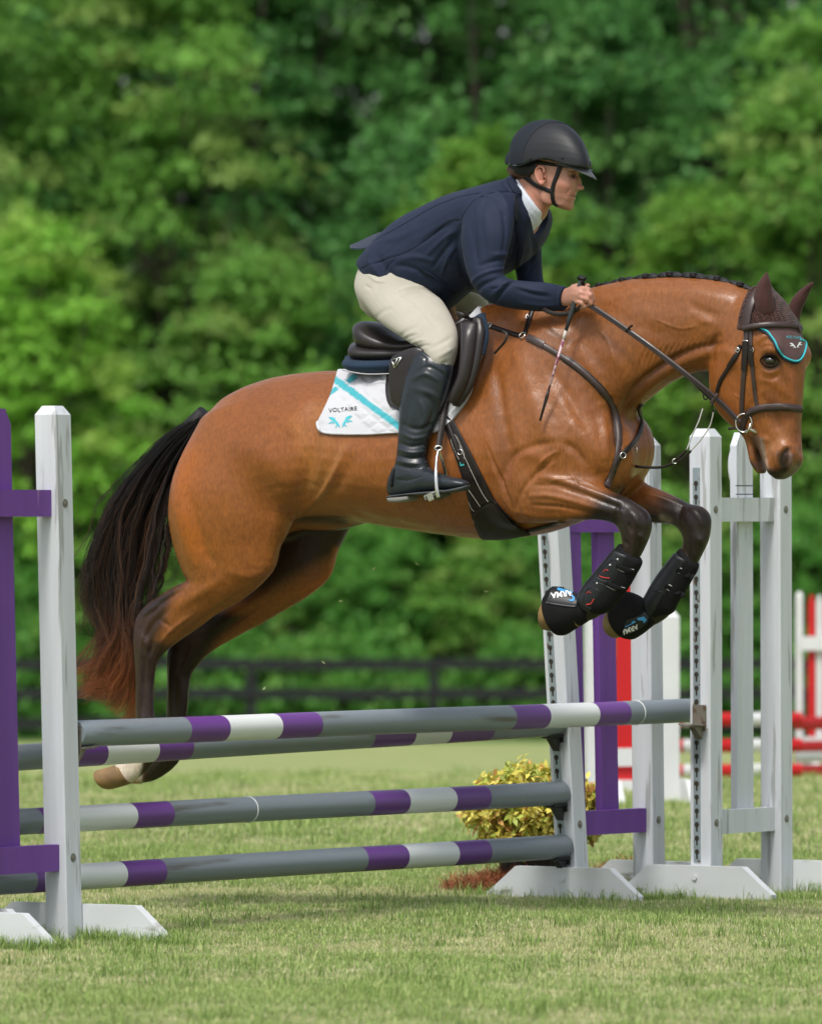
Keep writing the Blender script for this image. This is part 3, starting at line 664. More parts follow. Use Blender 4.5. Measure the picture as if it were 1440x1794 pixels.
M_STEEL = mat('polished_steel', (.62, .62, .60), rough=.22, metal=1.0)
M_LEATHER = mat('brown_bridle_leather', (.040, .026, .024), rough=.38, spec=.42, vary=.15, vscale=30, bump=.15, bscale=160, rvary=.08)
M_LEATHERD = mat('dark_leather', (.012, .008, .007), rough=.42, spec=.35, vary=.2, vscale=20, bump=.15, bscale=200)
M_SADDLE = mat('saddle_leather', (.022, .018, .019), rough=.34, spec=.42, vary=.12, vscale=12, bump=.12, bscale=240, rvary=.06)
M_NAVYPAD = mat('navy_suede', (.014, .030, .058), rough=.8, spec=.2, sheen=.08, vary=.12, vscale=14)
M_THREAD = mat('pale_thread', (.45, .42, .38), rough=.8)
M_EYE = mat('horse_eye', (.006, .004, .003), rough=.04, spec=.8, coat=1.0)
M_HOOF = mat('hoof_horn', attr='Col', rough=.55, spec=.4, bump=.5, bscale=26, stretch=(1, 1, .15))
M_MANE = mat('braided_mane', (.007, .006, .007), rough=.45, spec=.35, vary=.3, vscale=60, bump=.8, bscale=150, stretch=(1, 1, 2.5), bdist=.004)

# ---- parts of the horse: eyes, hooves, braids, tail
for s, yw in ((-1, 0), (1, 0)):
    c = (hit(1348, 631, None, -.09, .0)[0]*.35+HL(1348, 631, -.086)*.65) if s < 0 else HL(1348, 631, -.083)+lat(38)*.168
    if s < 0: EC = c
    V, Q, T = ball(c, (.0185, .0135, .0140)); link('eye', mesh('eye', V, [tuple(q) for q in np.vstack([Q])]+[tuple(t) for t in T]), M_EYE, horse)
# lids of the near eye
for pts, r in (([(1331, 631), (1338, 624), (1348, 621), (1358, 624), (1366, 634)], .0040), ([(1332, 632), (1340, 640), (1350, 643), (1364, 637)], .003)):
    P = [hit(x, y, None, 0, .0015)[0] for x, y in cr(pts, 4)]
    P = np.array(P); P[1:-1] += (np.array(CAML)-EC)/np.linalg.norm(np.array(CAML)-EC)*.003
    V, F = tube_vf(P, [r*(.4+.6*math.sin(math.pi*i/(len(P)-1))) for i in range(len(P))], 8); link('eyelid', mesh('eyelid', V, F), mat('eyelid', (.010, .006, .005), rough=.8, spec=.1), horse)
def hoof(S, l, col, name='hoof'):
    v, Q, T = loft(S, n=24, dome=.06, sub=4); me = mesh(name, v, [tuple(q) for q in Q]+[tuple(t) for t in T]); 
    z = noise3(v, 38, 4, 3); f = np.clip(.35+z*1.4, 0, 1)[:, None]; vcol(me, np.clip(np.array(col)*(1-f*.55)+np.array((.05, .035, .025))*f*.55+.04*z[:, None]*np.array(col), 0, 1)); me.set_sharp_from_angle(angle=.8); return link(name, me, M_HOOF, horse)
hoof([((212, 1338), (231, 1373), .036, NL), ((196, 1342), (214, 1379), .042, NL), ((178, 1347), (195, 1384), .048, NL), ((171, 1349), (187, 1384), .048, NL)], NL, (.25, .15, .06))
hoof([((236, 1346), (247, 1374), .034, FL), ((224, 1350), (232, 1374), .036, FL), ((205, 1352), (214, 1372), .04, FL)], FL, (.42, .28, .12))
hoof([((1008, 1040), (1016, 1098), .045, -.12), ((985, 1036), (990, 1104), .052, -.12), ((962, 1046), (966, 1106), .054, -.12), ((955, 1056), (954, 1104), .046, -.12)], -.12, (.26, .16, .06))
hoof([((1112, 1050), (1120, 1106), .045, .12), ((1092, 1048), (1098, 1114), .052, .12), ((1074, 1060), (1076, 1118), .054, .12), ((1067, 1072), (1067, 1112), .044, .12)], .12, (.24, .17, .08))
# braids along the crest
crest = cr([(1030, 505), (1075, 493), (1130, 483), (1185, 479), (1240, 484), (1290, 495), (1318, 503)], 12)
d = np.r_[0, np.cumsum([np.hypot(*(np.array(b)-np.array(a))) for a, b in zip(crest[:-1], crest[1:])])]
def cpt(t):
    s = t*d[-1]; return np.array([np.interp(s, d, [c[0] for c in crest]), np.interp(s, d, [c[1] for c in crest])])
mb = MB(); P = [HL(*(cpt(t)+np.array((0, 4.5))), 0) for t in np.linspace(0, 1, 118)]; mb.tube(P, [.0075+.0085*abs(math.sin(t*math.pi*14))**.6*(.35+.65*min(1, 8*(1-t), 6*t)) for t in np.linspace(0, 1, 118)], 12)
mb.build('mane', M_MANE, horse, smooth=True)
for i in range(7):
    c = cpt((i*2+1.0)/14); p = HL(c[0], c[1]+.5, -.004); mb = MB()
    for k in range(3):
        R = .0085; A = [p+np.array((math.cos(a)*R*1.1, math.sin(a)*R-.004, .0025*k-.002+.003*math.sin(a*2+k*2))) for a in np.linspace(0, 6.283, 11)[:-1]]
        mb.tube(A, .0052, 7, closed=True)
    mb.tube([p+np.array((0, -.002, -.010)), p+np.array((0, -.004, .007))], [.009, .007], 8)
    mb.build('braid', M_MANE, horse, smooth=True)
# tail: many strands following a few guide locks
M_TAIL = mat('tail_hair', attr='Col', rough=.45, spec=.30)
guides = [  # pixel paths, lateral place of the end, width in px, weight, starting colour stop
    ([(352, 732), (300, 770), (240, 850), (190, 950), (183, 1040), (205, 1130), (180, 1190), (130, 1205)], .02, 26, 3),
    ([(350, 735), (290, 800), (235, 890), (205, 980), (205, 1060), (225, 1150), (215, 1215), (190, 1250)], .0, 30, 5),
    ([(348, 740), (300, 800), (262, 880), (238, 970), (230, 1060), (240, 1140), (232, 1200), (212, 1252)], -.02, 26, 5),
    ([(346, 742), (305, 810), (280, 880), (262, 950), (248, 1020), (240, 1075), (236, 1120), (232, 1180)], -.04, 18, 3),
    ([(352, 730), (280, 790), (215, 870), (180, 950), (170, 1000), (158, 1040), (168, 1075), (176, 1100)], .04, 16, 1.2),
    ([(345, 745), (318, 830), (300, 900), (290, 960), (275, 1020), (262, 1050), (250, 1066)], -.03, 7, .8),
    ([(345, 745), (315, 820), (285, 890), (270, 950), (268, 1000), (258, 1045)], -.02, 9, .8),
    ([(350, 733), (290, 780), (230, 860), (200, 930), (205, 1010), (200, 1110), (160, 1180), (140, 1215)], .01, 20, 3),
    ([(350, 733), (290, 790), (245, 880), (220, 980), (215, 1080), (215, 1150), (190, 1190), (150, 1190)], .01, 20, 3),
    ([(345, 745), (322, 820), (308, 900), (300, 960), (292, 1000)], -.05, 5, .25), ([(350, 733), (270, 820), (210, 900), (165, 990), (160, 1060), (150, 1120)], .05, 12, .5), ([(350, 735), (290, 790), (235, 890), (205, 1000), (200, 1100), (165, 1170), (128, 1195)], .0, 12, 1.0),
    ([(350, 730), (262, 800), (195, 890), (172, 960), (150, 1010), (158, 1000)], .05, 14, .4),
]
rs = np.random.default_rng(99); Vt = []; Ft = []; Ct = []
tot = sum(g[3] for g in guides); NST = 4600
for g, le, wd, wt in guides:
    Gp = np.array(cr(g, 4)); 
    for k in range(int(NST*wt/tot)):
        m = len(Gp); tend = .62+.38*rs.random()**.6; nseg = 18; t = np.linspace(0, tend, nseg)
        off = rs.normal(size=2); lo = rs.normal(); lk = rs.integers(0, 11); ph = rs.random()*6.28
        lkr = np.random.default_rng(int(lk)+int(wd)*7); lof = lkr.normal(size=3)
        pts = []
        for i, tt in enumerate(t):
            u = tt*(m-1); i0 = min(int(u), m-2); f = u-i0; p = Gp[i0]*(1-f)+Gp[i0+1]*f; dr = Gp[i0+1]-Gp[i0]; nr = np.array((-dr[1], dr[0])); nr = nr/(np.hypot(*nr)+1e-6)
            spread = wd*(.16+.9*min(1, tt*1.7))*(1 if tt < .8 else 1+1.2*(tt-.8))
            wave = 4.8*math.sin(tt*(20+4*lof[1])+lof[2]*3)*min(1, tt*2)+2.4*math.sin(tt*44+lof[0]*5+.5*math.sin(ph))*min(1, tt*2)+(off[1]*3.0*max(0, tt-.5))+(rs.normal()*5*tt if k % 11 == 0 else 0)
            w = p+nr*(spread*(.20*off[0]+.60*lof[0]*(1+.25*tt))+wave)+rs.normal(size=2)*.4
            l_ = le*tt+(.012+.05*min(1, tt*1.4))*(.5*lo+.6*lof[1]); pts.append(HL(w[0], w[1], l_))
        r0 = .00085*(.7+.6*rs.random()); R = r0*np.linspace(1.15, .35, nseg)
        V, F = tube_vf(pts, R, 3, cap=False); o = len(Vt); Vt += V; Ft += [tuple(a+o for a in f) for f in F]
        warm = rs.random(); 
        for i in range(nseg):
            y = to_px(np.array(pts[i]))[1]; f = np.clip((y-1070+warm*110-55)/170, 0, 1); f2 = np.clip((y-800)/120, 0, 1)*(1.2 if warm > .72 else .1)
            c = np.array((.008, .0065, .0065))*(1-f)+np.array((.40, .115, .028))*f*(.45+.75*rs.random()*.3+.5*warm); c = c*(1-f2*.5)+np.array((.13, .055, .022))*f2*.5
            Ct += [c]*3
me = mesh('tail', Vt, np.array(Ft)); vcol(me, np.clip(Ct, 0, 1)); link('tail', me, M_TAIL, horse)
mb = MB(); mb.tube([HL(358, 724, 0), HL(335, 745, 0), HL(305, 785, 0), HL(285, 820, 0)], [.03, .028, .02, .008], 10); mb.build('tail_dock', M_MANE, horse, smooth=True)

# ---- saddle pad
M_PAD = mat('quilted_white_cotton', attr='Col', rough=.8, spec=.2, sheen=.2, bump=.15, bscale=300)
pad = empty('saddle_pad', matrix=HM); tag(pad, 'white quilted saddle pad with turquoise stripe under the saddle', 'saddle pad')
TEAL = (.05, .34, .40)
def seg(x, y, a, b):
    ax, ay = a; bx, by = b; dx, dy = bx-ax, by-ay; t = ((x-ax)*dx+(y-ay)*dy)/(dx*dx+dy*dy); px_, py_ = ax+t*dx, ay+t*dy; return math.hypot(x-px_, y-py_), t
def padcol(x, y):
    w = (.50, .51, .545)
    d1, t1 = seg(x, y, (585, 668), (697, 745))
    if d1 < 5.6 and x < 800: return TEAL
    if d1 < 9: return w
    d2, t2 = seg(x, y, (574, 697), (625, 664))
    if d2 < 4.2 and -.05 < t2 < 1.0 and x < 660: return TEAL
    return w
def quilt(x, y, u, v):
    e = min(u, 1-u, v*.7, (1-v)*.7); q = 0
    if e < .025: return .004
    a = (x*.8+y)/26; b = (x*.8-y)/26; d = min(abs(a-round(a)), abs(b-round(b))); inner = .0062*min(1, d*3.4)
    return inner if not (x < 660 and y > 690 and x+(760-y)*.9 < 655) else .0018
pad_top = [(592, 652), (640, 652), (700, 652), (755, 628), (800, 585), (830, 552), (842, 540)]
ob, PBV = patch('pad_cloth', [pad_top, [(582, 690), (640, 700), (700, 700), (760, 690), (810, 650), (838, 610), (852, 575)], [(568, 722), (640, 735), (700, 735), (760, 728), (800, 706), (826, 660), (851, 606)],
    [(556, 745), (564, 756), (580, 762), (640, 763), (697, 760), (755, 760), (785, 745), (806, 722), (826, 690), (848, 622)]], M_PAD, pad, off=.004, thick=.006, nu=130, nv=78, bump=quilt, mirror=True, smoothn=3, colf=padcol)
edge = cr([(588, 655), (575, 695), (560, 728), (556, 745), (564, 757), (580, 762), (640, 763), (697, 761), (755, 760), (785, 745), (806, 722), (826, 690), (848, 622), (852, 575), (842, 541)], 6)
P = [hit(x, y, PBV, 0, .0)[0] for x, y in edge]
P = np.array(P)
for _ in range(4): P[1:-1] = (P[:-2]+2*P[1:-1]+P[2:])/4
V, F = tube_vf(P, .0058, 8); link('piping', mesh('piping', V, F), mat('white_piping', (.50, .51, .55), rough=.75, vary=.1, vscale=60), pad)
V2 = [(v[0], -v[1], v[2]) for v in V]; link('piping', mesh('piping', V2, [f[::-1] for f in F]), bpy.data.materials['white_piping'], pad)
M_INK = mat('black_embroidery', (.02, .02, .022), rough=.7); M_TEALT = mat('turquoise_embroidery', (.06, .42, .50), rough=.7); M_WHT = mat('white_print', (.72, .74, .76), rough=.6)
lettering('VOLTAIRE', 601, 718, 4, 7.0, M_INK, pad, PBV, spacing=1.12, wob=.5, font_bold=.012)
def hlogo(cx, cy, k, m, parent, bv, ang=0):
    """two small leaping-horse swooshes facing away from each other"""
    ps = []
    c, s = math.cos(math.radians(ang)), math.sin(math.radians(ang))
    for f in (-1, 1):
        for q in ([(2, 14), (3, 8), (6, 2), (11, -4), (17, -7), (24, -8), (19, -4), (15, -1), (11, 4), (6, 10)], [(10, -5), (14, -9), (22, -11), (26, -9), (20, -8), (15, -5)], [(14, 0), (21, -1), (26, 3), (22, 3), (19, 2), (14, 5)], [(7, 6), (11, 9), (12, 14), (9, 11)]):
            pp = [(f*x*k, y*k) for x, y in q]; ps.append([(cx+x*c-y*s, cy+x*s+y*c) for x, y in pp])
    return flatshape('emblem', ps, m, parent, bv)
hlogo(597, 738, .82, M_TEALT, pad, PBV, -4)

# ---- saddle
saddle = empty('saddle', matrix=HM); tag(saddle, 'dark brown leather jumping saddle with navy panel under the rider', 'saddle')
def solid(name, S, m, parent, yaw=33.0, sq=2.0, n=32, dome=.35, sub=5, bvh=False):
    v, Q, T = loft(S, yaw=yaw, sq=sq, n=n, dome=dome, sub=sub); fs = [tuple(q) for q in Q]+[tuple(t) for t in T]; o = link(name, mesh(name, v, fs), m, parent)
    return (o, BVHTree.FromPolygons([Vector(a) for a in v], fs)) if bvh else o
solid('cantle_seat', [((640, 571), (645, 590), .06, 0), ((646, 562), (652, 612), .115, 0), ((664, 566), (670, 620), .15, 0), ((695, 584), (700, 622), .15, 0), ((728, 594), (732, 622), .12, 0), ((765, 585), (770, 620), .10, 0),
    ((800, 568), (806, 605), .095, 0), ((825, 548), (832, 590), .07, 0), ((838, 541), (842, 575), .035, 0)], M_SADDLE, saddle, sq=2.6)
solid('panel', [((640, 598), (641, 625), .10, 0), ((655, 600), (658, 639), .165, 0), ((690, 604), (694, 640), .165, 0), ((740, 602), (745, 636), .14, 0), ((800, 585), (805, 620), .12, 0), ((830, 565), (838, 600), .09, 0)], M_SADDLE, saddle, sq=2.2)
solid('half_pad', [((640, 622), (640, 642), .13, 0), ((652, 624), (654, 657), .19, 0), ((690, 626), (694, 660), .19, 0), ((740, 620), (745, 655), .16, 0), ((800, 590), (806, 630), .13, 0), ((832, 560), (842, 608), .10, 0)], M_NAVYPAD, saddle, sq=2.2)
V, F = tube_vf([HL(x, y, l_) for x, y, l_ in cr([(690, 654, -.19), (640, 655, -.185), (600, 648, -.19)], 5)], .0022, 7); link('half_pad_edge', mesh('edge', V, F), mat('pale_suede_edge', (.42, .40, .42), rough=.8), saddle)
# flap behind the leg with the sweat flap, block and metal letter
fl, FBV = patch('flap', [[(687, 622), (705, 612), (760, 600), (815, 570), (832, 562)], [(682, 655), (720, 650), (770, 640), (830, 610), (836, 600)], [(680, 690), (720, 692), (770, 690), (812, 660), (828, 640)],
    [(683, 708), (692, 718), (725, 726), (760, 720), (790, 705), (808, 680)]], M_SADDLE, saddle, off=.018, thick=.006, nu=50, nv=24, mirror=True, smoothn=3)
FO, FBV2 = solid('flap_top', [((684, 634), (684, 696), .010, -.318), ((690, 623), (689, 708), .013, -.320), ((712, 612), (708, 719), .014, -.322), ((730, 608), (726, 722), .014, -.322), ((742, 612), (738, 722), .010, -.318)], M_SADDLE, saddle, n=28, sq=3.2, dome=.05, bvh=True)
solid('knee_roll', [((838, 566), (806, 566), .020, -.245), ((838, 590), (808, 585), .030, -.262), ((834, 630), (806, 622), .034, -.275), ((826, 665), (802, 655), .032, -.285), ((810, 695), (790, 684), .024, -.295), ((800, 708), (784, 700), .012, -.298)], M_SADDLE, saddle, n=24)
solid('sweat_flap', [((846, 558), (828, 556), .012, -.225), ((850, 585), (830, 590), .018, -.245), ((842, 640), (826, 635), .018, -.262), ((828, 680), (812, 680), .016, -.275), ((806, 712), (792, 708), .010, -.285)], M_SADDLE, saddle, n=18)
solid('navy_front', [((850, 548), (832, 556), .012, -.20), ((857, 585), (836, 590), .018, -.225), ((850, 620), (836, 622), .014, -.245)], M_NAVYPAD, saddle, n=18)
solid('navy_front_far', [((862, 545), (850, 550), .015, .10), ((866, 570), (852, 575), .02, .12)], M_NAVYPAD, saddle, n=14)
for pts in ([(700, 615), (696, 650), (694, 690), (700, 712)],):
    P = [hit(x, y, FBV, 0, .0035)[0] for x, y in cr(pts, 6)]; V, F = tube_vf(P, .0022, 5); link('flap_welt', mesh('welt', V, F), M_LEATHERD, saddle)
def bar(px0, py0, px1, py1, w, m, parent, bv, off=.010):
    a, na = hit(px0, py0, bv, -.3, .002); b, nb = hit(px1, py1, bv, -.3, .002); V, F = tube_vf([a, b], w, 6); return link('metal_letter', mesh('metal_letter', V, F), m, parent)
for a in ((687, 630, 704, 626), (704, 626, 692, 645), (692, 645, 687, 630), (697, 628, 691, 641)): bar(*a, .0026, M_STEEL, saddle, FBV2)
# stirrup leathers and irons
for s in (-1, 1):
    if s < 0: A = [(790, 640, -.245), (784, 690, -.26), (777, 730, -.29), (771, 765, -.315), (768, 788, -.33)]
    else: A = [(850, 600, .30), (845, 700, .33), (842, 790, .33)]
    strap('stirrup_leather', [A_ for A_ in A], .021, M_LEATHERD, saddle, t=.006, free=True)
st_ = empty('stirrup', matrix=HM); tag(st_, 'polished metal stirrup iron under the ball of the rider black boot', 'stirrup')
SL = -.335
def iron(parent, pts, w, l=SL):
    P = [HL(x, y, l_) for x, y, l_ in cr(pts, 5)]; return P
V, F = ribbon_vf(iron(st_, [(768, 788, -.335), (765, 805, -.350), (764, 830, -.382), (765, 855, -.388), (768, 872, -.385)], 1), [np.array(CAML)-HL(768, 830, -.38)]*21, [.006, .010, .012, .013, .013], .006); link('outer_arm', mesh('outer_arm', V, F), M_STEEL, st_)
V, F = ribbon_vf(iron(st_, [(768, 788, -.335), (774, 805, -.318), (781, 830, -.285), (779, 855, -.283), (776, 868, -.283)], 1), [np.array(CAML)-HL(768, 830, -.38)]*21, [.006, .010, .011, .011, .011], .006); link('inner_arm', mesh('inner_arm', V, F), M_STEEL, st_)
mb = MB(); c0 = HL(768, 868, -.335); ax = [np.array((.93, 0, .36)), np.array((0, 1, 0)), np.array((-.36, 0, .93))]
mb.box(c0, (.055, .09, .012), ax, bev=.003); mb.build('tread', mat('tread_grip', (.10, .10, .09), rough=.5, metal=.5), st_)
mb = MB()
for k in range(6): mb.box(c0+np.array((-.002, -.04+k*.016, .002)), (.060, .005, .016), ax, bev=.001)
mb.box(c0+np.array((0, -.047, -.004)), (.024, .010, .026), ax, bev=.003)
mb.build('tread_teeth', M_STEEL, st_)
ring('eye', HL(768, 785, SL), np.array(CAML)-HL(768, 785, SL), .011, .003, M_STEEL, st_, sx=1.1, sy=.7)

# ---- girth
girth = empty('girth', matrix=HM); tag(girth, 'wide dark brown leather girth with pale stitching round the chest', 'girth')
g, GBV = patch('girth_strap', [[(770, 725), (795, 790), (815, 850), (828, 905), (842, 940)], [(783, 722), (812, 785), (836, 845), (858, 895), (885, 935)], [(795, 735), (822, 785), (850, 840), (872, 880), (915, 925)]], M_LEATHERD, girth, off=.004, thick=.008, nu=46, nv=14, smoothn=3)
patch('belly_guard', [[(829, 895), (838, 925), (846, 939)], [(850, 880), (868, 915), (885, 938)], [(868, 875), (895, 908), (930, 930)]], M_LEATHERD, girth, off=.012, thick=.008, nu=20, nv=14, smoothn=2)
for pts in ([(786, 775), (800, 840), (822, 900), (838, 925)], [(800, 770), (828, 830), (850, 872), (880, 905)], [(797, 790), (790, 770), (797, 762), (806, 778), (814, 800), (806, 806), (797, 790)], [(815, 850), (845, 895), (835, 905)], [(829, 898), (850, 892), (870, 880)]):
    P = [hit(x, y, GBV, -.25, .0012)[0] for x, y in cr(pts, 5)]; V, F = tube_vf(P, .0011, 4); link('stitching', mesh('stitching', V, F), M_THREAD, girth)
strap('girth_tab', [(795, 765), (806, 795), (812, 812)], .018, M_LEATHERD, girth, off=.0, bv=GBV); strap('girth_tab', [(786, 745), (796, 770), (803, 792)], .014, M_LEATHERD, girth, off=.006, bv=GBV)
ring('girth_ring', *hit(807, 792, GBV, 0, .005), .009, .0018, M_STEEL, girth)
for k, c in enumerate(((.55, .52, .46), (.62, .62, .60), (.05, .38, .38))):
    m_ = mat('tab_colour', c, rough=.6); x = 793+k*8.5; y = 816-k*2.0; flatshape('label_tab', [[(x-4, y-3), (x+3, y-4.5), (x+4, y+3), (x-3, y+4.5)]], m_, girth, GBV, .003)
strap('belly_strap', [(880, 938), (920, 930), (950, 922), (985, 913)], .024, M_LEATHERD, girth, off=.004, l=-.05)
buckle(925, 930, girth, 20, .022, .018); buckle(905, 934, girth, 20, .022, .018)

# ---- breastplate
bp_ = empty('breastplate', matrix=HM); tag(bp_, 'brown leather breastplate with silver rings across the horse chest', 'breastplate')
strap('point_strap', [(800, 548, -.23), (818, 555, -.22), (835, 563), (860, 572), (890, 582), (912, 589)], .016, M_LEATHERD, bp_, t=.005)
strap('point_strap_end', [(880, 580, -.245), (888, 585, -.25), (885, 597, -.255), (876, 608, -.255), (866, 619, -.255)], .009, M_LEATHERD, bp_, t=.003)
o, P1, N1 = strap('shoulder_strap', [(925, 590), (950, 604), (985, 625), (1020, 650), (1050, 678), (1072, 710), (1082, 745), (1083, 780), (1078, 810), (1062, 855)], .019, M_LEATHER, bp_, t=.006)
strap('padding', [(990, 628), (1020, 650), (1050, 678), (1072, 710), (1082, 745), (1083, 780)], .027, M_LEATHERD, bp_, t=.004, off=.0)
strap('strap_end', [(925, 591), (940, 598), (953, 605)], .024, M_LEATHER, bp_, t=.004, off=.006)
strap('shoulder_strap', [(1127, 712), (1125, 735), (1116, 765), (1100, 785), (1086, 800), (1078, 815)], .017, M_LEATHERD, bp_, t=.006)
strap('withers_strap', [(936, 535), (930, 552), (924, 572), (920, 586)], .017, M_LEATHERD, bp_, t=.005)
strap('centre_strap', [(1080, 805), (1072, 830), (1060, 852)], .022, M_LEATHERD, bp_, t=.005)
ring('ring', *hit(917, 589, None, 0, .008), .0115, .0022, M_STEEL, bp_); ring('ring', *hit(1090, 798, None, 0, .008), .010, .002, M_STEEL, bp_)
buckle(927, 556, bp_, 80, .02, .018); buckle(858, 571, bp_, -20, .018, .016); buckle(838, 563, bp_, -20, .018, .016)
V, F = tube_vf([HL(x, y, -.02) for x, y in cr([(1092, 797), (1104, 796), (1113, 795), (1116, 786), (1110, 784), (1107, 795), (1104, 812)], 4)], .0022, 6); link('snap_hook', mesh('snap_hook', V, F), M_STEEL, bp_)
mt = empty('martingale', matrix=HM); tag(mt, 'martingale strap with twin pale cords running up to the reins', 'martingale')
strap('fork_strap', [(1104, 815, -.0), (1122, 818, -.01), (1145, 819, -.01), (1162, 818, -.01), (1178, 812, -.01)], .0095, M_LEATHERD, mt, t=.005, free=True)
strap('neck_loop', [(1070, 845, -.02), (1088, 832, -.01), (1106, 820, -.0), (1122, 818, -.01)], .006, M_LEATHERD, mt, t=.004, free=True)
ring('link', HL(1182, 808, -.01), np.array(CAML)-HL(1182, 808, 0), .008, .0018, M_STEEL, mt)
for pts in ([(1184, 806), (1193, 798), (1203, 788)], [(1186, 810), (1198, 802), (1210, 790)]):
    V, F = tube_vf([HL(x, y, -.012) for x, y in cr(pts, 4)], .0046, 7); link('sleeve', mesh('sleeve', V, F), M_LEATHERD, mt)
M_CORD = mat('pale_cord', (.56, .55, .55), rough=.55)
for pts, l_ in (([(1203, 788), (1213, 762), (1224, 738), (1231, 716)], -.03), ([(1210, 790), (1228, 770), (1244, 745), (1250, 720)], .0)):
    V, F = tube_vf([HL(x, y, l_) for x, y in cr(pts, 5)], .0026, 6); link('cord', mesh('cord', V, F), M_CORD, mt)
for x, y, l_ in ((1236, 693, -.05), (1251, 714, .0)): ring('ring', HL(x, y, l_), np.array(CAML)-HL(x, y, l_), .0095, .0028, M_LEATHERD, mt, sx=.8, sy=1.4)

# ---- bonnet and bridle
def bonnet_field():
    F_ = Field((.98, -.22, 1.90), (1.70, .30, 2.45), .0045)
    F_.add(loft([((1350, 503), (1312, 520), .055), ((1374, 528), (1293, 548), .085), ((1396, 566), (1268, 592), .10), ((1407, 606), (1251, 628), .106), ((1409, 645), (1244, 662), .100)], yaw=YH, sq=2.35, n=36, dome=.3, grow=.0065), .01)
    F_.add(loft([((1230, 487), (1218, 652), .095), ((1280, 494), (1258, 648), .09), ((1320, 510), (1290, 640), .08)], sub=5, n=32, grow=.006), .03)
    return F_
knit = mat('brown_crochet', (.075, .030, .024), rough=.85, spec=.2, sheen=.15)
nt = knit.node_tree; N_k = nt.nodes; b_ = N_k['Principled BSDF']; tc = N_k.new('ShaderNodeTexCoord'); mp = N_k.new('ShaderNodeMapping'); mp.inputs['Rotation'].default_value = (0, .5, 0); nt.links.new(tc.outputs['Object'], mp.inputs[0])
vo = N_k.new('ShaderNodeTexVoronoi'); vo.inputs['Scale'].default_value = 125; vo.inputs['Randomness'].default_value = .25; nt.links.new(mp.outputs[0], vo.inputs['Vector'])
bp2 = N_k.new('ShaderNodeBump'); bp2.invert = True; bp2.inputs['Strength'].default_value = 1.0; bp2.inputs['Distance'].default_value = .006; nt.links.new(vo.outputs['Distance'], bp2.inputs['Height']); nt.links.new(bp2.outputs[0], b_.inputs['Normal'])
rp_ = N_k.new('ShaderNodeMapRange'); rp_.inputs['From Min'].default_value = .25; rp_.inputs['From Max'].default_value = .62; rp_.inputs['To Min'].default_value = 1.0; rp_.inputs['To Max'].default_value = .22; nt.links.new(vo.outputs['Distance'], rp_.inputs['Value'])
vm = N_k.new('ShaderNodeVectorMath'); vm.operation = 'SCALE'; vm.inputs[0].default_value = (.080, .032, .025); nt.links.new(rp_.outputs[0], vm.inputs['Scale']); nt.links.new(vm.outputs[0], b_.inputs['Base Color'])
bon = empty('ear_bonnet', matrix=HM); tag(bon, 'dark brown crochet ear bonnet with turquoise edge on the horse head', 'ear bonnet')
FB = bonnet_field()
def plane_px(F_, a, b, keep):      # cut by the plane through the lens axis direction and two pixels
    pa, pb = HL(*a, 0), HL(*b, 0); n = np.cross(pb-pa, lat(YH)); n /= np.linalg.norm(n)
    if np.dot(HL(*keep, 0)-pa, n) > 0: n = -n
    F_.clip(pa, n)
plane_px(FB, (1295, 577), (1408, 582), (1350, 540)); plane_px(FB, (1326, 500), (1320, 580), (1360, 540))
FB.blur(1); sb = FB.out(); del FB; link('crochet', sb.mesh('crochet'), knit, bon)
BBV = sb.bvh()
M_COTTON = mat('brown_bonnet_cotton', (.085, .045, .046), rough=.8, sheen=.2, vary=.1, vscale=40)
fl_, LBV = patch('forehead_flap', [[(1330, 572), (1355, 572), (1385, 572), (1407, 575)], [(1341, 584), (1362, 588), (1386, 590), (1410, 590)], [(1352, 598), (1368, 603), (1388, 606), (1410, 604)], [(1362, 614), (1370, 622), (1390, 632), (1405, 620)]], M_COTTON, bon, off=.004, thick=.003, nu=30, nv=18, smoothn=2)
P = np.array([hit(x, y, None, 0, .009)[0] for x, y in cr([(1330, 573), (1345, 582), (1357, 598), (1364, 615), (1375, 626), (1392, 633), (1402, 626), (1408, 610), (1410, 592)], 6)])
for _ in range(3): P[1:-1] = (P[:-2]+2*P[1:-1]+P[2:])/4
V, F = tube_vf(P, .0033, 7); link('turquoise_cord', mesh('cord', V, F), mat('turquoise_cord', (.04, .42, .50), rough=.6), bon)
V, F = tube_vf([p+np.array((-.004, 0, -.007)) for p in P], .0035, 7); link('navy_cord', mesh('cord', V, F), mat('navy_cord', (.01, .014, .03), rough=.6), bon)
lettering('VOLTAIRE', 1390, 591, -4, 4.2, M_TEALT, bon, LBV, .0015); hlogo(1394, 604, .42, M_WHT, bon, LBV, -6)
M_EAR = mat('ear_cover_cloth', (.055, .023, .021), rough=.8, spec=.15, sheen=.12, vary=.12, vscale=25)
def ear(S, yaw, hollow, l0):
    F_ = Field((1.0, -.30, 1.95), (1.80, .40, 2.45), .003)
    F_.add(loft(S, yaw=yaw, n=24, sub=5, dome=.3), .004)
    if hollow: F_.cut(loft(hollow, yaw=yaw, n=16, sub=4, dome=.3), .004)
    s = F_.out(); s.stroke([(1349, 545), (1350, 515), (1345, 488)], 4, -4); s.stroke([(1330, 540), (1334, 510), (1341, 485)], 5, 3); s.stroke([(1408, 520), (1418, 505)], 3, -3); return link('ear_cover', s.mesh('ear_cover'), M_EAR, bon)
ear([((1352, 564), (1328, 560), .018, -.055), ((1357, 548), (1321, 542), .030, -.06), ((1356, 528), (1319, 523), .030, -.065), ((1353, 508), (1323, 505), .024, -.068), ((1350, 492), (1331, 490), .016, -.07), ((1346, 481), (1339, 480), .008, -.07), ((1344, 476), (1342, 476), .003, -.07)], 33,
    None, 0)
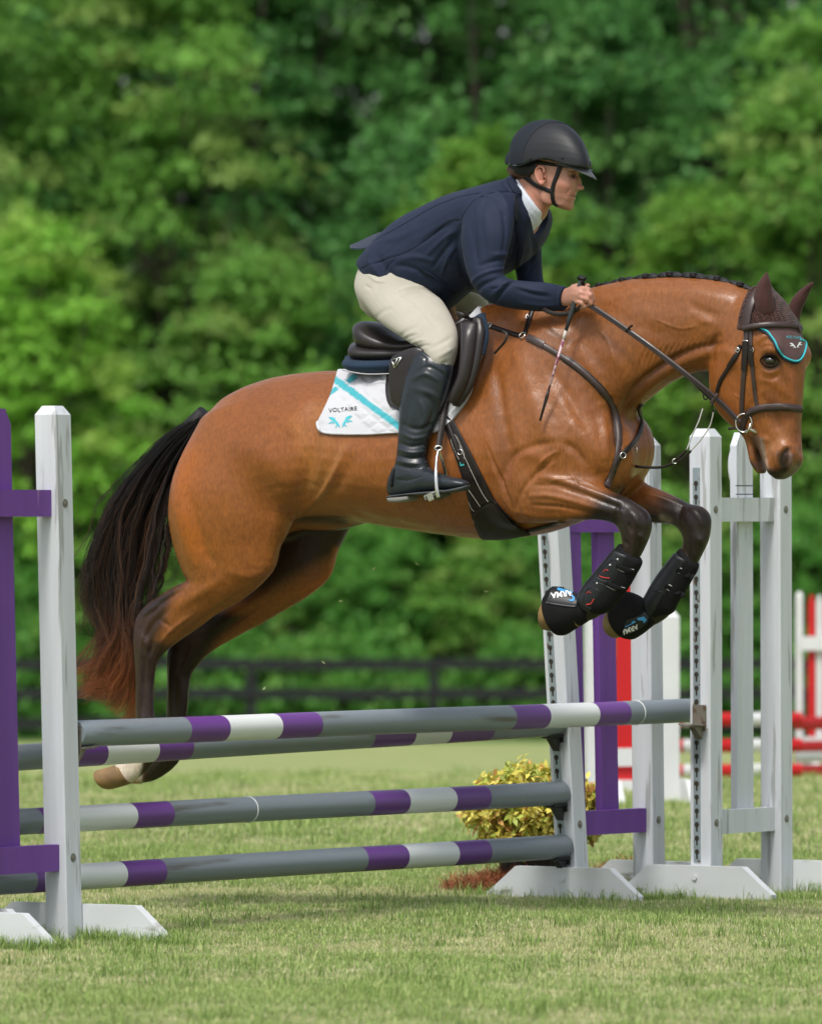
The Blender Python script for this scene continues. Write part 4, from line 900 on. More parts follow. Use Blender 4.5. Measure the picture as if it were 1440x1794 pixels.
ear([((1380, 558), (1398, 570), .030, .062), ((1384, 530), (1404, 545), .028, .065), ((1396, 512), (1413, 524), .022, .068), ((1412, 499), (1421, 506), .012, .07), ((1423, 493), (1426, 496), .003, .07)], 33, None, 0)
br = empty('bridle', matrix=HM); tag(br, 'brown leather bridle with padded noseband and silver bit ring', 'bridle')
def HV(*bvs):
    return bvs
# union surface for the straps: head plus bonnet
allV = np.vstack([hb.V, sb.V]); allQ = np.vstack([hb.Q, sb.Q+len(hb.V)]); HBV = BVHTree.FromPolygons([Vector(v) for v in allV], allQ.tolist())
strap('headpiece', [(1335, 503), (1324, 515), (1314, 535), (1309, 555), (1308, 577)], [.020, .026, .034, .034, .026], M_LEATHER, br, t=.006, bv=HBV)
o, P, N3 = strap('browband', [(1303, 575), (1325, 571), (1350, 569), (1380, 570), (1398, 573), (1409, 577)], .0195, M_LEATHER, br, t=.008, bv=HBV, off=.004)
strap('cheekpiece', [(1308, 578), (1307, 610), (1304, 650), (1301, 690), (1300, 722)], .0165, M_LEATHER, br, t=.005)
strap('cheekpiece_tab', [(1307, 598), (1306, 625), (1304, 648)], .021, M_LEATHERD, br, t=.004, off=.006)
strap('noseband_hanger', [(1315, 578), (1316, 610), (1319, 650), (1323, 690), (1328, 715)], .014, M_LEATHER, br, t=.004)
strap('noseband_hanger_tab', [(1315, 605), (1316, 625), (1318, 640)], .019, M_LEATHERD, br, t=.004, off=.005)
strap('throatlash', [(1298, 604), (1291, 622), (1276, 645), (1262, 668), (1256, 690)], .0135, M_LEATHERD, br, t=.004)
strap('throatlash_keeper', [(1290, 622), (1284, 632), (1277, 643)], .017, M_LEATHERD, br, t=.003, off=.005)
strap('noseband', [(1302, 752), (1303, 740), (1311, 726), (1326, 717), (1350, 713), (1380, 713), (1407, 718)], [.020, .022, .026, .026, .026, .026, .024], M_LEATHER, br, t=.010, off=.001)
strap('noseband_padding', [(1311, 726), (1326, 717), (1350, 713), (1380, 713), (1407, 718)], .012, M_LEATHER, br, t=.008, off=.008)
strap('chin_strap', [(1303, 738), (1299, 752), (1298, 765)], .02, M_LEATHERD, br, t=.005); strap('chin_strap_end', [(1300, 752, -.06), (1290, 750, -.05), (1276, 751, -.04)], .01, M_LEATHER, br, t=.003, free=True)
buckle(1307, 600, br, 85, .018, .014, l=-.09); buckle(1317, 613, br, 85, .016, .014); buckle(1293, 613, br, 60, .014, .013)
bit = empty('snaffle_bit', matrix=HM); tag(bit, 'silver ring snaffle bit at the corner of the horse mouth', 'bit')
bc, bn = hit(1302, 742, None, -.08, .010); v = np.array(CAML)-bc; v /= np.linalg.norm(v); bc = HL(1303, 741, -.085)
ring('bit_ring', bc, v*.8+lat(YH)*-.4, .033, .0029, M_STEEL, bit, sx=.85, sy=.95); V, F = tube_vf([HL(x, y, l_) for x, y, l_ in ((1304, 757, -.085), (1314, 752, -.075), (1325, 757, -.06), (1333, 760, -.03))], [.005, .006, .007, .005], 8); link('mouthpiece', mesh('mouthpiece', V, F), M_STEEL, bit)
V, F = tube_vf([HL(x, y, -.084) for x, y in ((1306, 760), (1312, 752), (1315, 742))], .0045, 8); link('cheek', mesh('cheek', V, F), M_STEEL, bit)
rn = empty('reins', matrix=HM); tag(rn, 'brown leather reins running from the bit to the rider hands', 'reins')
strap('near_rein', [(1295, 740, -.088), (1265, 708, -.11), (1220, 670, -.15), (1150, 615, -.18), (1090, 572, -.185), (1050, 545, -.18), (1028, 531, -.175)], .019, M_LEATHER, rn, t=.005, free=True)
strap('near_rein_line', [(1295, 739, -.092), (1265, 707, -.114), (1220, 669, -.154), (1150, 614, -.184), (1090, 571, -.189), (1050, 544, -.184), (1030, 531, -.179)], .006, M_LEATHERD, rn, t=.004, free=True)
strap('far_rein', [(1300, 742, .05), (1275, 722, .06), (1240, 692, .07), (1205, 655, .09), (1170, 625, .14)], .018, M_LEATHERD, rn, t=.005, free=True)
strap('rein_loop', [(1020, 535, -.17), (1000, 548, -.18), (975, 550, -.19), (955, 543, -.185), (940, 530, -.15)], .015, M_LEATHERD, rn, t=.004, free=True)
strap('rein_stop', [(1246, 707, -.125), (1252, 697, -.125), (1258, 690, -.12)], .014, M_LEATHER, rn, t=.006, free=True)
strap('rein_keeper', [(1096, 581, -.19), (1104, 572, -.19), (1108, 570, -.19)], .008, M_LEATHERD, rn, t=.005, free=True)

# ---- tendon boots and bell boots
M_SHELL = mat('black_boot_shell', (.012, .014, .017), rough=.42, spec=.4, vary=.12, vscale=30, rvary=.08)
M_NEO = mat('black_neoprene', (.006, .006, .007), rough=.8, spec=.2, vary=.2, vscale=30, bump=.2, bscale=300)
M_REDT = mat('red_trim', (.55, .04, .04), rough=.5); M_REFL = mat('reflective_edge', (.60, .61, .62), rough=.4); M_BLUE = mat('blue_print', (.06, .30, .62), rough=.5)
def tboot(label, dx, dy, lz, S, detail):
    r = empty('tendon_boot', matrix=HM); tag(r, label, 'horse boot', 'black tendon boots')
    a, ab = solid('lining', S, M_NEO, r, n=32, bvh=True, dome=.15)
    S2 = []
    for i, s in enumerate(S): 
        if i in (0,): continue
        (x1, y1), (x2, y2), w, l_ = s; k = .80; S2.append(((x1+(x2-x1)*(1-k), y1+(y2-y1)*(1-k)), (x2-2.2, y2-.6), w+.004, l_-.002))
    b, bb = solid('shell', S2, M_SHELL, r, n=32, bvh=True, dome=.2, sq=2.2)
    return r, bb, ab
TBN = [((1104, 965), (1084, 952), .026, -.13), ((1125, 984), (1076, 962), .036, -.13), ((1115, 1008), (1058, 984), .038, -.129), ((1101, 1032), (1040, 1006), .039, -.128), ((1085, 1054), (1022, 1028), .043, -.127), ((1072, 1070), (1013, 1046), .044, -.126), ((1058, 1077), (1020, 1064), .036, -.125)]
r, SB, LB = tboot('black tendon boot with red flashes on the near front leg', 0, 0, 0, TBN, True)
TBF = [((1208, 968), (1190, 960), .026, .13), ((1224, 992), (1184, 968), .035, .13), ((1212, 1018), (1166, 990), .036, .129), ((1200, 1040), (1150, 1012), .037, .128), ((1188, 1058), (1138, 1032), .041, .127), ((1180, 1074), (1130, 1050), .043, .126), ((1162, 1084), (1135, 1072), .036, .125)]
r2, SB2, LB2 = tboot('plain black tendon boot on the far front leg', 0, 0, 0, TBF, True)
def line(name, pts, rad, m, parent, bv, l=0.0, off=.001, closed=False):
    P = np.array([hit(x, y, bv, l, off)[0] for x, y in cr(pts, 5)]); V, F = tube_vf(P, rad, 5); return link(name, mesh(name, V, F), m, parent)
for (a, b) in (((1083, 988), (1108, 998)), ((1064, 1018), (1092, 1030))):
    for k in (0, 1): o = 8*k; line('strap_edge', [(a[0]-o*.55, a[1]+o*.8), ((a[0]+b[0])/2-o*.55, (a[1]+b[1])/2+o*.8+2), (b[0]-o*.55+3, b[1]+o*.8)], .0012, M_REFL, r, LB, -.13)
    strap('velcro_strap', [(a[0]-10, a[1]-2), ((a[0]+b[0])/2, (a[1]+b[1])/2+5), (b[0]+2, b[1]+4)], .018, M_NEO, r, t=.003, bv=LB)
line('red_flash', [(1057, 1003), (1061, 998), (1066, 1000)], .0013, M_REDT, r, SB); line('red_flash', [(1050, 1009), (1058, 1012), (1068, 1013)], .0016, M_REDT, r, SB); line('red_flash', [(1027, 1059), (1035, 1058), (1040, 1050)], .0020, M_REDT, r, SB); line('red_flash', [(1027, 1040), (1031, 1037), (1036, 1039)], .0011, M_REDT, r, SB)
for pts in ([(1080, 980), (1070, 982), (1056, 995), (1046, 1012), (1070, 1019), (1085, 995), (1080, 980)], [(1024, 1040), (1034, 1030), (1052, 1038), (1050, 1055), (1036, 1066), (1022, 1058), (1024, 1040)], [(1038, 1020), (1055, 1024), (1062, 1030)], [(1068, 975), (1085, 985), (1090, 992)]): line('shell_ridge', pts, .0018, M_SHELL, r, SB, off=.0)
for x, y in ((1069, 990), (1046, 1022), (1082, 980)):
    p, n = hit(x, y, SB, -.13, .001); V, Q, T = ball(p, (.0035,)*3, n=10, m=6); link('stud', mesh('stud', V, [tuple(q) for q in Q]+[tuple(t) for t in T]), M_REFL, r)
for (a, b) in (((1192, 995), (1216, 1008)), ((1172, 1024), (1200, 1040))):
    for k in (0, 1): o = 9*k; line('strap_edge', [(a[0]-o*.45, a[1]+o*.9), ((a[0]+b[0])/2-o*.45, (a[1]+b[1])/2+o*.9), (b[0]-o*.45, b[1]+o*.9)], .0012, M_REFL, r2, SB2, .13, off=.002)
    line('strap_edge', [(a[0], a[1]), (a[0]-4, a[1]+9)], .0012, M_REFL, r2, SB2, .13, off=.002)
    strap('velcro_strap', [(a[0]-6, a[1]+2), ((a[0]+b[0])/2-3, (a[1]+b[1])/2+4), (b[0]-1, b[1]+4)], .018, M_NEO, r2, t=.002, bv=SB2)
line('shell_ridge', [(1142, 1035), (1160, 1038), (1170, 1050), (1160, 1068), (1142, 1066)], .0018, M_SHELL, r2, SB2, off=.0)
def bell(label, S, l):
    r = empty('bell_boot', matrix=HM); tag(r, label, 'bell boot', 'black bell boots'); a, ab = solid('cuff', S, M_NEO, r, n=36, dome=.02, bvh=True); return r, ab
b1, BB1 = bell('black bell boot on the near front hoof with upside down print', [((1038, 1082), (1026, 1052), .032, -.122), ((1028, 1090), (1013, 1042), .040, -.121), ((1008, 1102), (991, 1032), .054, -.12), ((990, 1113), (970, 1027), .064, -.12), ((979, 1114), (958, 1042), .064, -.12)], -.12)
b2, BB2 = bell('black bell boot on the far front hoof', [((1152, 1092), (1130, 1056), .032, .122), ((1142, 1098), (1118, 1043), .044, .121), ((1124, 1112), (1096, 1036), .058, .12), ((1108, 1121), (1080, 1046), .064, .12), ((1096, 1120), (1072, 1064), .062, .12)], .12)
f1_, FB1 = patch('velcro_flap', [[(967, 1029), (990, 1031), (1016, 1039)], [(963, 1043), (985, 1046), (1013, 1052)], [(957, 1057), (980, 1061), (1010, 1064)]], M_SHELL, b1, off=.002, thick=.004, nu=16, nv=8, bv=BB1, l=-.18)
lettering('ARMA', 984, 1041, 188, 9.5, M_WHT, b1, FB1, .002, l=-.18, font_bold=.03); flatshape('swoosh', [[(1003, 1043), (1007, 1047), (1006, 1053), (1000, 1054), (995, 1051), (1001, 1051), (1003, 1048)], [(977, 1030), (1002, 1034), (1003, 1037), (985, 1037), (976, 1034)]], M_BLUE, b1, FB1, .002, -.18)
f2_, FB2 = patch('velcro_flap', [[(1098, 1086), (1120, 1078), (1136, 1068)], [(1094, 1098), (1116, 1092), (1136, 1083)], [(1090, 1113), (1112, 1106), (1134, 1092)]], M_SHELL, b2, off=.002, thick=.004, nu=16, nv=8, bv=BB2, l=.06)
lettering('ARMA', 1103, 1103, 202, 8, M_WHT, b2, FB2, .002, l=.06, font_bold=.03); flatshape('swoosh', [[(1116, 1083), (1128, 1080), (1133, 1086), (1128, 1092), (1126, 1087), (1118, 1087)], [(1093, 1096), (1112, 1087), (1114, 1090), (1096, 1099)]], M_BLUE, b2, FB2, .002, .06)
# ------------------------------------------------------------------ the rider
M_SKIN = mat('skin', attr='Col', rough=.48, spec=.35, sss=.25, bump=.10, bscale=260)
M_JACKET = mat('navy_stretch_jacket', attr='Col', rough=.68, spec=.2, sheen=.03, bump=.25, bscale=700, bdetail=2)
M_BREECH = mat('beige_breeches', (.40, .38, .325), rough=.8, spec=.2, sheen=.1, vary=.05, vscale=10, bump=.22, bscale=600, bdetail=2)
M_BOOTL = mat('black_boot_leather', (.016, .022, .029), rough=.33, spec=.45, vary=.2, vscale=8, bump=.12, bscale=90, rvary=.08)
M_HELM = mat('matt_black_helmet', (.012, .014, .017), rough=.50, spec=.35, bump=.05, bscale=400)
M_HELMB = mat('navy_grip_helmet_band', (.011, .015, .023), rough=.7, spec=.25, bump=.4, bscale=500)
M_STRAPB = mat('black_strap', (.008, .008, .009), rough=.6)
M_SHIRT = mat('white_shirt', (.56, .61, .69), rough=.75, sheen=.1, bump=.15, bscale=400)
M_HAIR = mat('brown_hair', (.075, .030, .015), rough=.5, spec=.4, bump=.8, bscale=140, stretch=(.3, 1, 1.6), bdist=.004)
rider = empty('person', matrix=HM); tag(rider, 'rider in navy jacket, beige breeches and black helmet leaning over the horse neck', 'person')
# body: torso, arms, neck, head, hands, one continuous surface
YF = 6
BF = Field((-.45, -.50, 1.20), (1.02, .45, 2.88), .0042, half=9)
BF.add(loft([((650, 470), (750, 530), .13), ((700, 400), (820, 505), .14), ((770, 360), (890, 470), .15), ((840, 335), (935, 430), .16), ((885, 335), (940, 395), .12), ((905, 335), (950, 380), .07)], n=24), .05)
BF.add(loft([((898, 318), (948, 385), .062, 0), ((908, 310), (955, 375), .058, 0), ((915, 300), (963, 362), .058, -.0), ((920, 290), (975, 345), .06, 0)], yaw=YF, n=24), .03)
# arms under the sleeves, near one ends in the hand
BF.add(loft([((840, 380), (885, 378), .035, -.17), ((828, 450), (870, 448), .03, -.215), ((848, 508), (874, 494), .028, -.222), ((900, 528), (915, 503), .026, -.19), ((940, 530), (957, 504), .025, -.16), ((985, 536), (993, 505), .024, -.115)], n=18), .03)
BF.add(loft([((885, 385), (925, 380), .035, .15), ((902, 445), (935, 440), .03, .17), ((912, 490), (935, 482), .026, .165), ((932, 520), (946, 504), .025, .15), ((965, 530), (975, 514), .022, .11), ((1000, 530), (1008, 516), .020, .06)], n=18), .03)
for l_, dx in ((-.11, 0), (.10, 52)): BF.add(loft([((665+dx, 490), (735+dx, 510), .045, l_), ((690+dx, 548), (748+dx, 547), .035, l_*1.5), ((745+dx*.8, 608), (775+dx*.8, 602), .030, l_*2.25), ((727+dx, 690), (757+dx, 698), .03, l_*2.65), ((708+dx, 790), (734+dx, 795), .022, l_*2.85)], n=18), .04)
# skull, face
BF.add(loft([((898, 285), (925, 330), .05), ((912, 262), (948, 335), .068), ((935, 250), (965, 352), .072), ((958, 247), (978, 362), .071), ((982, 252), (990, 366), .064), ((1000, 268), (1000, 362), .050), ((1011, 285), (1005, 352), .034)], yaw=YF, n=28, sq=2.15, dome=.2), .02)
BF.add(loft([((975, 355), (985, 362), .045), ((985, 340), (999, 367), .030), ((995, 342), (1001, 366), .016)], yaw=YF, n=20), .015)      # chin and jaw
def hp(px, py, l=0.0): return HL(px, py, l)
FLv = lat(YF); 
def FP(px, py, l=0.0):      # face point: middle-plane pixel plus offset along the head's own lateral axis
    return HL(px, py, 0)+FLv*l
FX = np.cross(FLv, (0, 0, 1)); FX = FX/np.linalg.norm(FX)
if FX[0] < 0: FX = -FX
def fball(px, py, l, r, tilt=0, k=.01, cut=False):
    a = math.radians(tilt); A = [FX*math.cos(a)+np.array((0, 0, math.sin(a))), FLv, -FX*math.sin(a)+np.array((0, 0, math.cos(a)))]
    (BF.cut if cut else BF.add)(ball(FP(px, py, l), r, A), k)
fball(1006, 297, 0, (.018, .048, .012), -14, .012)                   # brow
fball(1012, 313, 0, (.0105, .0095, .024), 24, .009); fball(1016.5, 328, 0, (.0135, .0120, .0098), 0, .007)     # nose bridge, tip
for s in (-1, 1):
    fball(1010, 330.5, s*.011, (.010, .007, .0075), 0, .005); fball(993, 324, s*.041, (.022, .018, .016), 0, .02)   # nostril wings, cheekbones
    fball(1006, 307, s*.033, (.017, .019, .010), 0, .007, True); fball(1000, 307, s*.031, (.0125, .0125, .0108), 0, .003)      # eye sockets, eyeballs
fball(1002.5, 338, 0, (.0135, .021, .0062), 14, .005); fball(1000, 347.5, 0, (.0135, .019, .0066), -8, .005); fball(996, 360, 0, (.014, .020, .012), 0, .012)     # lips, chin
fball(1007, 342.6, 0, (.016, .026, .0015), 8, .0025, True)
fball(965, 345, -.052, (.03, .012, .028), 0, .02)                      # jaw corner
# near ear
# hand holding rein and crop: back of the hand, four unequal fingers bent round, thumb
HLx = -.165
BF.add(loft([((984, 536), (994, 504), .021, -.12), ((995, 536), (1002, 500), .022, -.145), ((1008, 534), (1012, 499), .024, -.165), ((1020, 526), (1022, 502), .023, -.172)], n=20, sub=4), .012)
def finger(pts, r):
    P = [HL(*p) for p in pts]
    for a, b, ra, rb in zip(P[:-1], P[1:], r[:-1], r[1:]):
        d = b-a; L = np.linalg.norm(d); n = max(2, int(L/.004))
        V, F = tube_vf([a+d*i/n for i in range(n+1)], [ra+(rb-ra)*i/n for i in range(n+1)], 10)
        V = np.array(V); T = np.array([f if len(f) == 3 else (f[0], f[1], f[2]) for f in F if len(f) == 4]+[(f[0], f[2], f[3]) for f in F if len(f) == 4]+[(f[0], f[i], f[i+1]) for f in F if len(f) > 4 for i in range(1, len(f)-1)])
        BF.add((V, np.zeros((0, 4), int), T[:, ::-1]), .004); v, Q, T = ball(b, (rb,)*3, n=12, m=8); BF.add((v, Q, T), .003)
finger([(1012, 503, -.165), (1030, 507, -.182), (1036, 515, -.170), (1030, 520, -.155)], [.0095, .0098, .0086, .0078])
finger([(1013, 511, -.175), (1034, 516, -.192), (1039, 525, -.180), (1031, 529, -.162)], [.0098, .0100, .0088, .0080])
finger([(1011, 519, -.178), (1029, 523, -.194), (1036, 531, -.184), (1028, 535, -.166)], [.0094, .0094, .0084, .0076])
finger([(1005, 527, -.175), (1019, 530, -.190), (1025, 537, -.182), (1017, 540, -.166)], [.0086, .0084, .0076, .0068])
finger([(1003, 503, -.14), (1018, 499, -.150), (1030, 500, -.158)], [.0105, .0098, .0082])
bd = BF.out(); del BF; bd.smooth(1)
S = bd.stroke
S([(995, 304), (1001, 303), (1007, 305)], 1.8, 1.6); S([(996, 312), (1002, 314), (1007, 312)], 2.0, -1.2); S([(1000, 328), (996, 334), (992, 342)], 3, -2.2); S([(985, 325), (990, 345)], 6, -1.0)
S([(1004, 333), (1008, 335)], 2.2, -1.0); S([(992, 353), (1000, 353)], 3, -1.4); S([(990, 344), (997, 343)], 2, -1.6); S([(935, 330), (960, 370)], 5, 2.2); S([(945, 320), (965, 355)], 6, -1.2); S([(960, 345), (975, 362)], 5, -2)
for p in ([(996, 508), (1012, 506)], [(997, 516), (1014, 515)], [(996, 524), (1010, 524)]): S(p, 2.2, .9)
for p in ([(1014, 507), (1022, 510)], [(1014, 516), (1024, 519)], [(1012, 524), (1020, 527)]): S(p, 2.0, -1.6)
bd.color((.40, .205, .148)); P = bd.paint
P([(985, 322), (992, 332)], 12, (.46, .185, .13), .6); P([(1013, 322), (1017, 328)], 5, (.44, .165, .12), .6); P([(952, 309)], 10, (.50, .21, .15), .6); P([(930, 335), (955, 365)], 14, (.40, .165, .11), .6)
P([(1000, 307), (1007, 308)], 4.5, (.17, .075, .055), .7); P([(1001, 307.5), (1005, 308)], 1.9, (.02, .013, .011), .97); P([(996, 300), (1008, 299.5)], 2.4, (.13, .065, .04), .8); P([(998, 338), (1007, 338.5)], 2.0, (.33, .115, .10), .7); P([(997, 347), (1004, 347)], 2.4, (.36, .125, .105), .6)
P([(994, 342.5), (1006, 342)], 1.3, (.10, .035, .025), .85); P([(1009, 333)], 1.8, (.08, .03, .02), .8); P([(953, 308), (954, 314)], 3.2, (.20, .07, .05), .8); P([(1028, 520)], 16, (.50, .245, .185), .6); P([(1034, 520), (1036, 528)], 4, (.52, .22, .165), .7)
P([(975, 352), (990, 356)], 9, (.42, .215, .165), .6)
bd.col *= (1+.08*noise3(bd.V, 60, 3, 2)[:, None]); link('body', bd.mesh('person_body'), M_SKIN, rider)
SKB = bd.bvh()

# near ear: folded rim, bowl, lobe and tragus
eb = HL(952, 308, 0)+FLv*-.078; ez = np.array((0, 0, 1.))
def ep(px, py, o): return FP(px, py, -.078-o)
rimp = cr([(957, 303), (956, 296), (950, 293), (944, 296), (942, 304), (944, 313), (949, 320), (954, 323), (957, 318)], 5)
ER = Field((.2, -.20, 2.45), (.75, .10, 2.75), .0018)
def eadd(pts, r, k=.003):
    for i, (p, q) in enumerate(zip(pts[:-1], pts[1:])):
        v, Q, T = ball((np.array(p)+np.array(q))/2, (r[i],)*3, n=10, m=8); ER.add((v, Q, T), k)
RP = [ep(x, y, .008-.004*abs(i/(len(rimp)-1)-.5)) for i, (x, y) in enumerate(rimp)]; eadd(RP, [.0036+.0012*(i > 30) for i in range(len(RP))])
ER.add(ball(ep(950, 308, .000), (.014, .0050, .025), [FX*.97+ez*.2, FLv, ez*.97-FX*.2]), .004); ER.add(ball(ep(954.5, 320, .004), (.0062, .0042, .0075)), .004); ER.add(ball(ep(958.5, 311, .003), (.0035, .0045, .006)), .003); ER.add(ball(ep(950, 303, .0035), (.0025, .003, .010)), .003)
ear_s = ER.out(); del ER; ear_s.color((.47, .205, .15)); ear_s.paint([(952, 305), (953, 314)], 3.2, (.19, .06, .04), .85); link('ear', ear_s.mesh('ear'), M_SKIN, rider)
# shirt collar
F1 = Field((.1, -.30, 2.15), (.75, .25, 2.75), .0035)
F1.add(loft([((878, 345), (920, 425), .06), ((886, 328), (934, 405), .072), ((896, 316), (946, 392), .075), ((903, 311), (953, 380), .073), ((906, 309), (955, 376), .070)], yaw=YF+6, n=28, dome=.05), .01)
sh = F1.out(); del F1
sh.stroke([(925, 345), (935, 365), (948, 378)], 2.2, 1.5); sh.stroke([(935, 345), (945, 365)], 3, -1.5); sh.stroke([(928, 375), (938, 392)], 3, -2); link('shirt', sh.mesh('shirt'), M_SHIRT, rider)

# jacket
JF = Field((-.55, -.45, 1.85), (.72, .45, 2.78), .0045, half=9)
JF.add(loft([((638, 446), (768, 556), .170, 0, .1), ((652, 428), (790, 542), .182, 0, .1), ((674, 402), (818, 518), .180, 0, .05), ((705, 376), (850, 500), .175), ((750, 352), (890, 480), .178), ((795, 332), (925, 455), .19), ((832, 320), (942, 430), .20), ((862, 312), (948, 405), .185),
    ((886, 309), (948, 388), .135), ((903, 312), (944, 378), .095), ((912, 318), (940, 372), .075)], sub=5, n=36, sq=2.15, dome=.10), .03)
JF.add(loft([((842, 345), (900, 340), .050, -.13), ((817, 375), (904, 364), .058, -.165), ((808, 410), (898, 405), .056, -.195), ((811, 448), (888, 448), .051, -.212), ((820, 482), (882, 474), .048, -.222), ((836, 512), (886, 482), .046, -.225), ((862, 532), (896, 488), .044, -.218),
    ((900, 541), (922, 492), .041, -.195), ((940, 545), (958, 495), .038, -.165), ((984, 545), (989, 501), .034, -.125), ((987, 545), (991, 502), .034, -.122)], sub=5, n=30, dome=.03), .03)
JF.add(loft([((880, 350), (930, 345), .055, .13), ((880, 385), (940, 375), .05, .155), ((892, 430), (948, 425), .05, .175), ((902, 472), (950, 468), .05, .185), ((915, 512), (954, 494), .045, .165), ((955, 536), (972, 504), .038, .12), ((995, 536), (1004, 510), .032, .07)], sub=5, n=26, dome=.05), .03)
JF.add(loft([((872, 335), (925, 410), .078), ((888, 312), (930, 372), .083), ((897, 303), (930, 350), .081)], yaw=YF+6, n=28, dome=.05), .012)
# collar and lapel opening, hollow skirt
JF.cut(loft([((620, 478), (745, 575), .168, 0), ((640, 468), (750, 560), .168, 0), ((655, 455), (765, 540), .165, 0), ((680, 430), (790, 515), .13, 0)], n=28, dome=.1), .01)
JF.cut(loft([((926, 296), (972, 365), .105), ((924, 325), (965, 385), .095), ((923, 350), (962, 405), .075), ((926, 378), (960, 428), .040), ((932, 402), (957, 442), .012)], yaw=YF+6, n=24, dome=.1), .006)
JF.cut(loft([((905, 290), (962, 360), .066), ((898, 312), (948, 380), .066)], yaw=YF+6, n=24, dome=.1), .008)
jk = JF.out(); del JF; jk.smooth(1)
S = jk.stroke
NJ = (-1, .05)
# seams
SE = [[(625, 440), (680, 408), (720, 385), (760, 362), (805, 345), (840, 337)], [(632, 470), (672, 455), (715, 440), (752, 415), (782, 390), (805, 385)], [(806, 395), (812, 375), (830, 352), (858, 338), (890, 335)], [(745, 480), (765, 492), (795, 515)],
      [(880, 320), (895, 335), (908, 330)], [(860, 505), (885, 500), (900, 492)], [(672, 500), (676, 470), (690, 455)]]
for s_ in SE: S(s_, 2.0, -2.4, NJ, taper=False); S([(x+1.5, y-3) for x, y in s_], 2.4, .9, NJ, taper=False)
S([(738, 470), (760, 482), (800, 510)], 2.0, -3.2, NJ); S([(736, 475), (760, 488), (798, 515)], 3, 1.8, NJ)
# lapel, collar
S([(905, 316), (915, 345), (920, 380), (915, 430), (905, 480)], 2.6, 3.0, NJ); S([(900, 318), (908, 350), (912, 385), (905, 430), (892, 470)], 2.4, -3.0, NJ); S([(884, 322), (896, 336), (908, 332)], 2.2, -2, NJ)
# folds of the sleeve and body
for s_, r, a in (([(893, 478), (870, 488), (845, 500), (832, 515)], 5, -5), ([(890, 470), (862, 474), (838, 484), (822, 500)], 4, 4.5), ([(893, 490), (880, 500), (862, 518)], 4, 4), ([(896, 496), (880, 512), (868, 530)], 3.5, -4), ([(888, 455), (862, 458), (838, 466)], 5, -3.5), ([(890, 445), (862, 446)], 5, 3),
    ([(905, 505), (935, 515), (965, 520)], 5, -3), ([(900, 500), (930, 508), (960, 512)], 4, 2.5), ([(910, 530), (945, 535), (975, 535)], 5, 2.5), ([(825, 390), (832, 430), (838, 470)], 7, -2.5), ([(850, 370), (858, 420), (860, 460)], 9, 3), ([(880, 365), (885, 410), (880, 450)], 5, -3.5),
    ([(808, 395), (800, 430), (808, 470), (822, 510)], 6, -6), ([(792, 400), (784, 430), (790, 470)], 8, 3.5), ([(795, 390), (765, 405), (735, 428)], 5, -4), ([(800, 402), (775, 420), (748, 446)], 5, 4), ([(798, 415), (778, 440), (758, 468)], 5, -4.5), ([(797, 432), (782, 458), (772, 485)], 4, 3.5),
    ([(700, 455), (730, 450), (765, 458)], 6, 3), ([(690, 465), (725, 470), (770, 500)], 6, -3.5), ([(660, 445), (680, 475), (700, 505)], 8, -3), ([(640, 450), (660, 478), (680, 500)], 7, 3), ([(720, 500), (750, 510), (780, 530)], 7, -3), ([(668, 420), (700, 415), (730, 395)], 7, 2.5),
    ([(862, 330), (880, 345), (892, 365)], 6, 3), ([(850, 345), (870, 355), (885, 380)], 4, -2.5), ([(905, 400), (900, 440), (890, 462)], 5, -5), ([(912, 400), (912, 440), (905, 475)], 4, 3), ([(930, 400), (935, 440), (925, 480)], 6, -4), ([(945, 430), (935, 455), (920, 475)], 4, 3), ([(830, 335), (850, 350), (840, 372)], 6, -2)):
    S(s_, r, a*1.7)
jk.V += jk.N*(noise3(jk.V, 11, 8, 2)*.0022)[:, None]; jk.refresh()
jk.color((.012, .019, .043)); jk.paint([(912, 322), (918, 350), (922, 385)], 6, (.007, .011, .026), .8, NJ); jk.paint([(895, 325), (905, 335)], 6, (.012, .018, .036), .6, NJ)
link('jacket', jk.mesh('jacket'), M_JACKET, rider)
JBV = jk.bvh()
M_SEAM = mat('navy_seam', (.004, .006, .014), rough=.9); M_LAPEL = mat('navy_lapel', (.009, .014, .032), rough=.72, spec=.2, bump=.25, bscale=700)
def jline(name, pts, rad, m, off=-.0002):
    P = np.array([hit(x, y, JBV, -.2, off)[0] for x, y in cr(pts, 8)])
    for _ in range(2): P[1:-1] = (P[:-2]+2*P[1:-1]+P[2:])/4
    V, F = tube_vf(P, rad, 5); return link(name, mesh(name, V, F), m, rider)
for s_ in SE[:4]+SE[5:]: jline('seam', s_, .0013, M_SEAM)
for s_ in ([(634, 466), (648, 484), (664, 500)], [(830, 360), (836, 400), (838, 450)], [(975, 500), (972, 522), (969, 545)], [(880, 318), (894, 336), (905, 334)]): jline('seam', s_, .0010, M_SEAM)
pk = [hit(x, y, JBV, -.2, .001) for x, y in cr([(736, 470), (760, 484), (800, 512)], 6)]; V, F = ribbon_vf([a for a, b in pk], [b for a, b in pk], .012, .003); link('pocket_welt', mesh('pocket_welt', V, F), M_LAPEL, rider)
patch('lapel', [[(905, 342), (899, 365), (904, 400), (907, 435), (902, 468)], [(914, 340), (912, 365), (915, 395), (914, 432), (904, 470)], [(923, 338), (924, 362), (924, 385), (919, 430), (906, 472)]], M_LAPEL, rider, off=.0015, thick=.004, nu=26, nv=8, bv=JBV, smoothn=2)
patch('collar', [[(886, 314), (892, 325), (899, 337)], [(898, 312), (905, 324), (910, 338)], [(908, 311), (917, 322), (922, 337)]], M_LAPEL, rider, off=.0015, thick=.005, nu=12, nv=8, bv=JBV, smoothn=1)
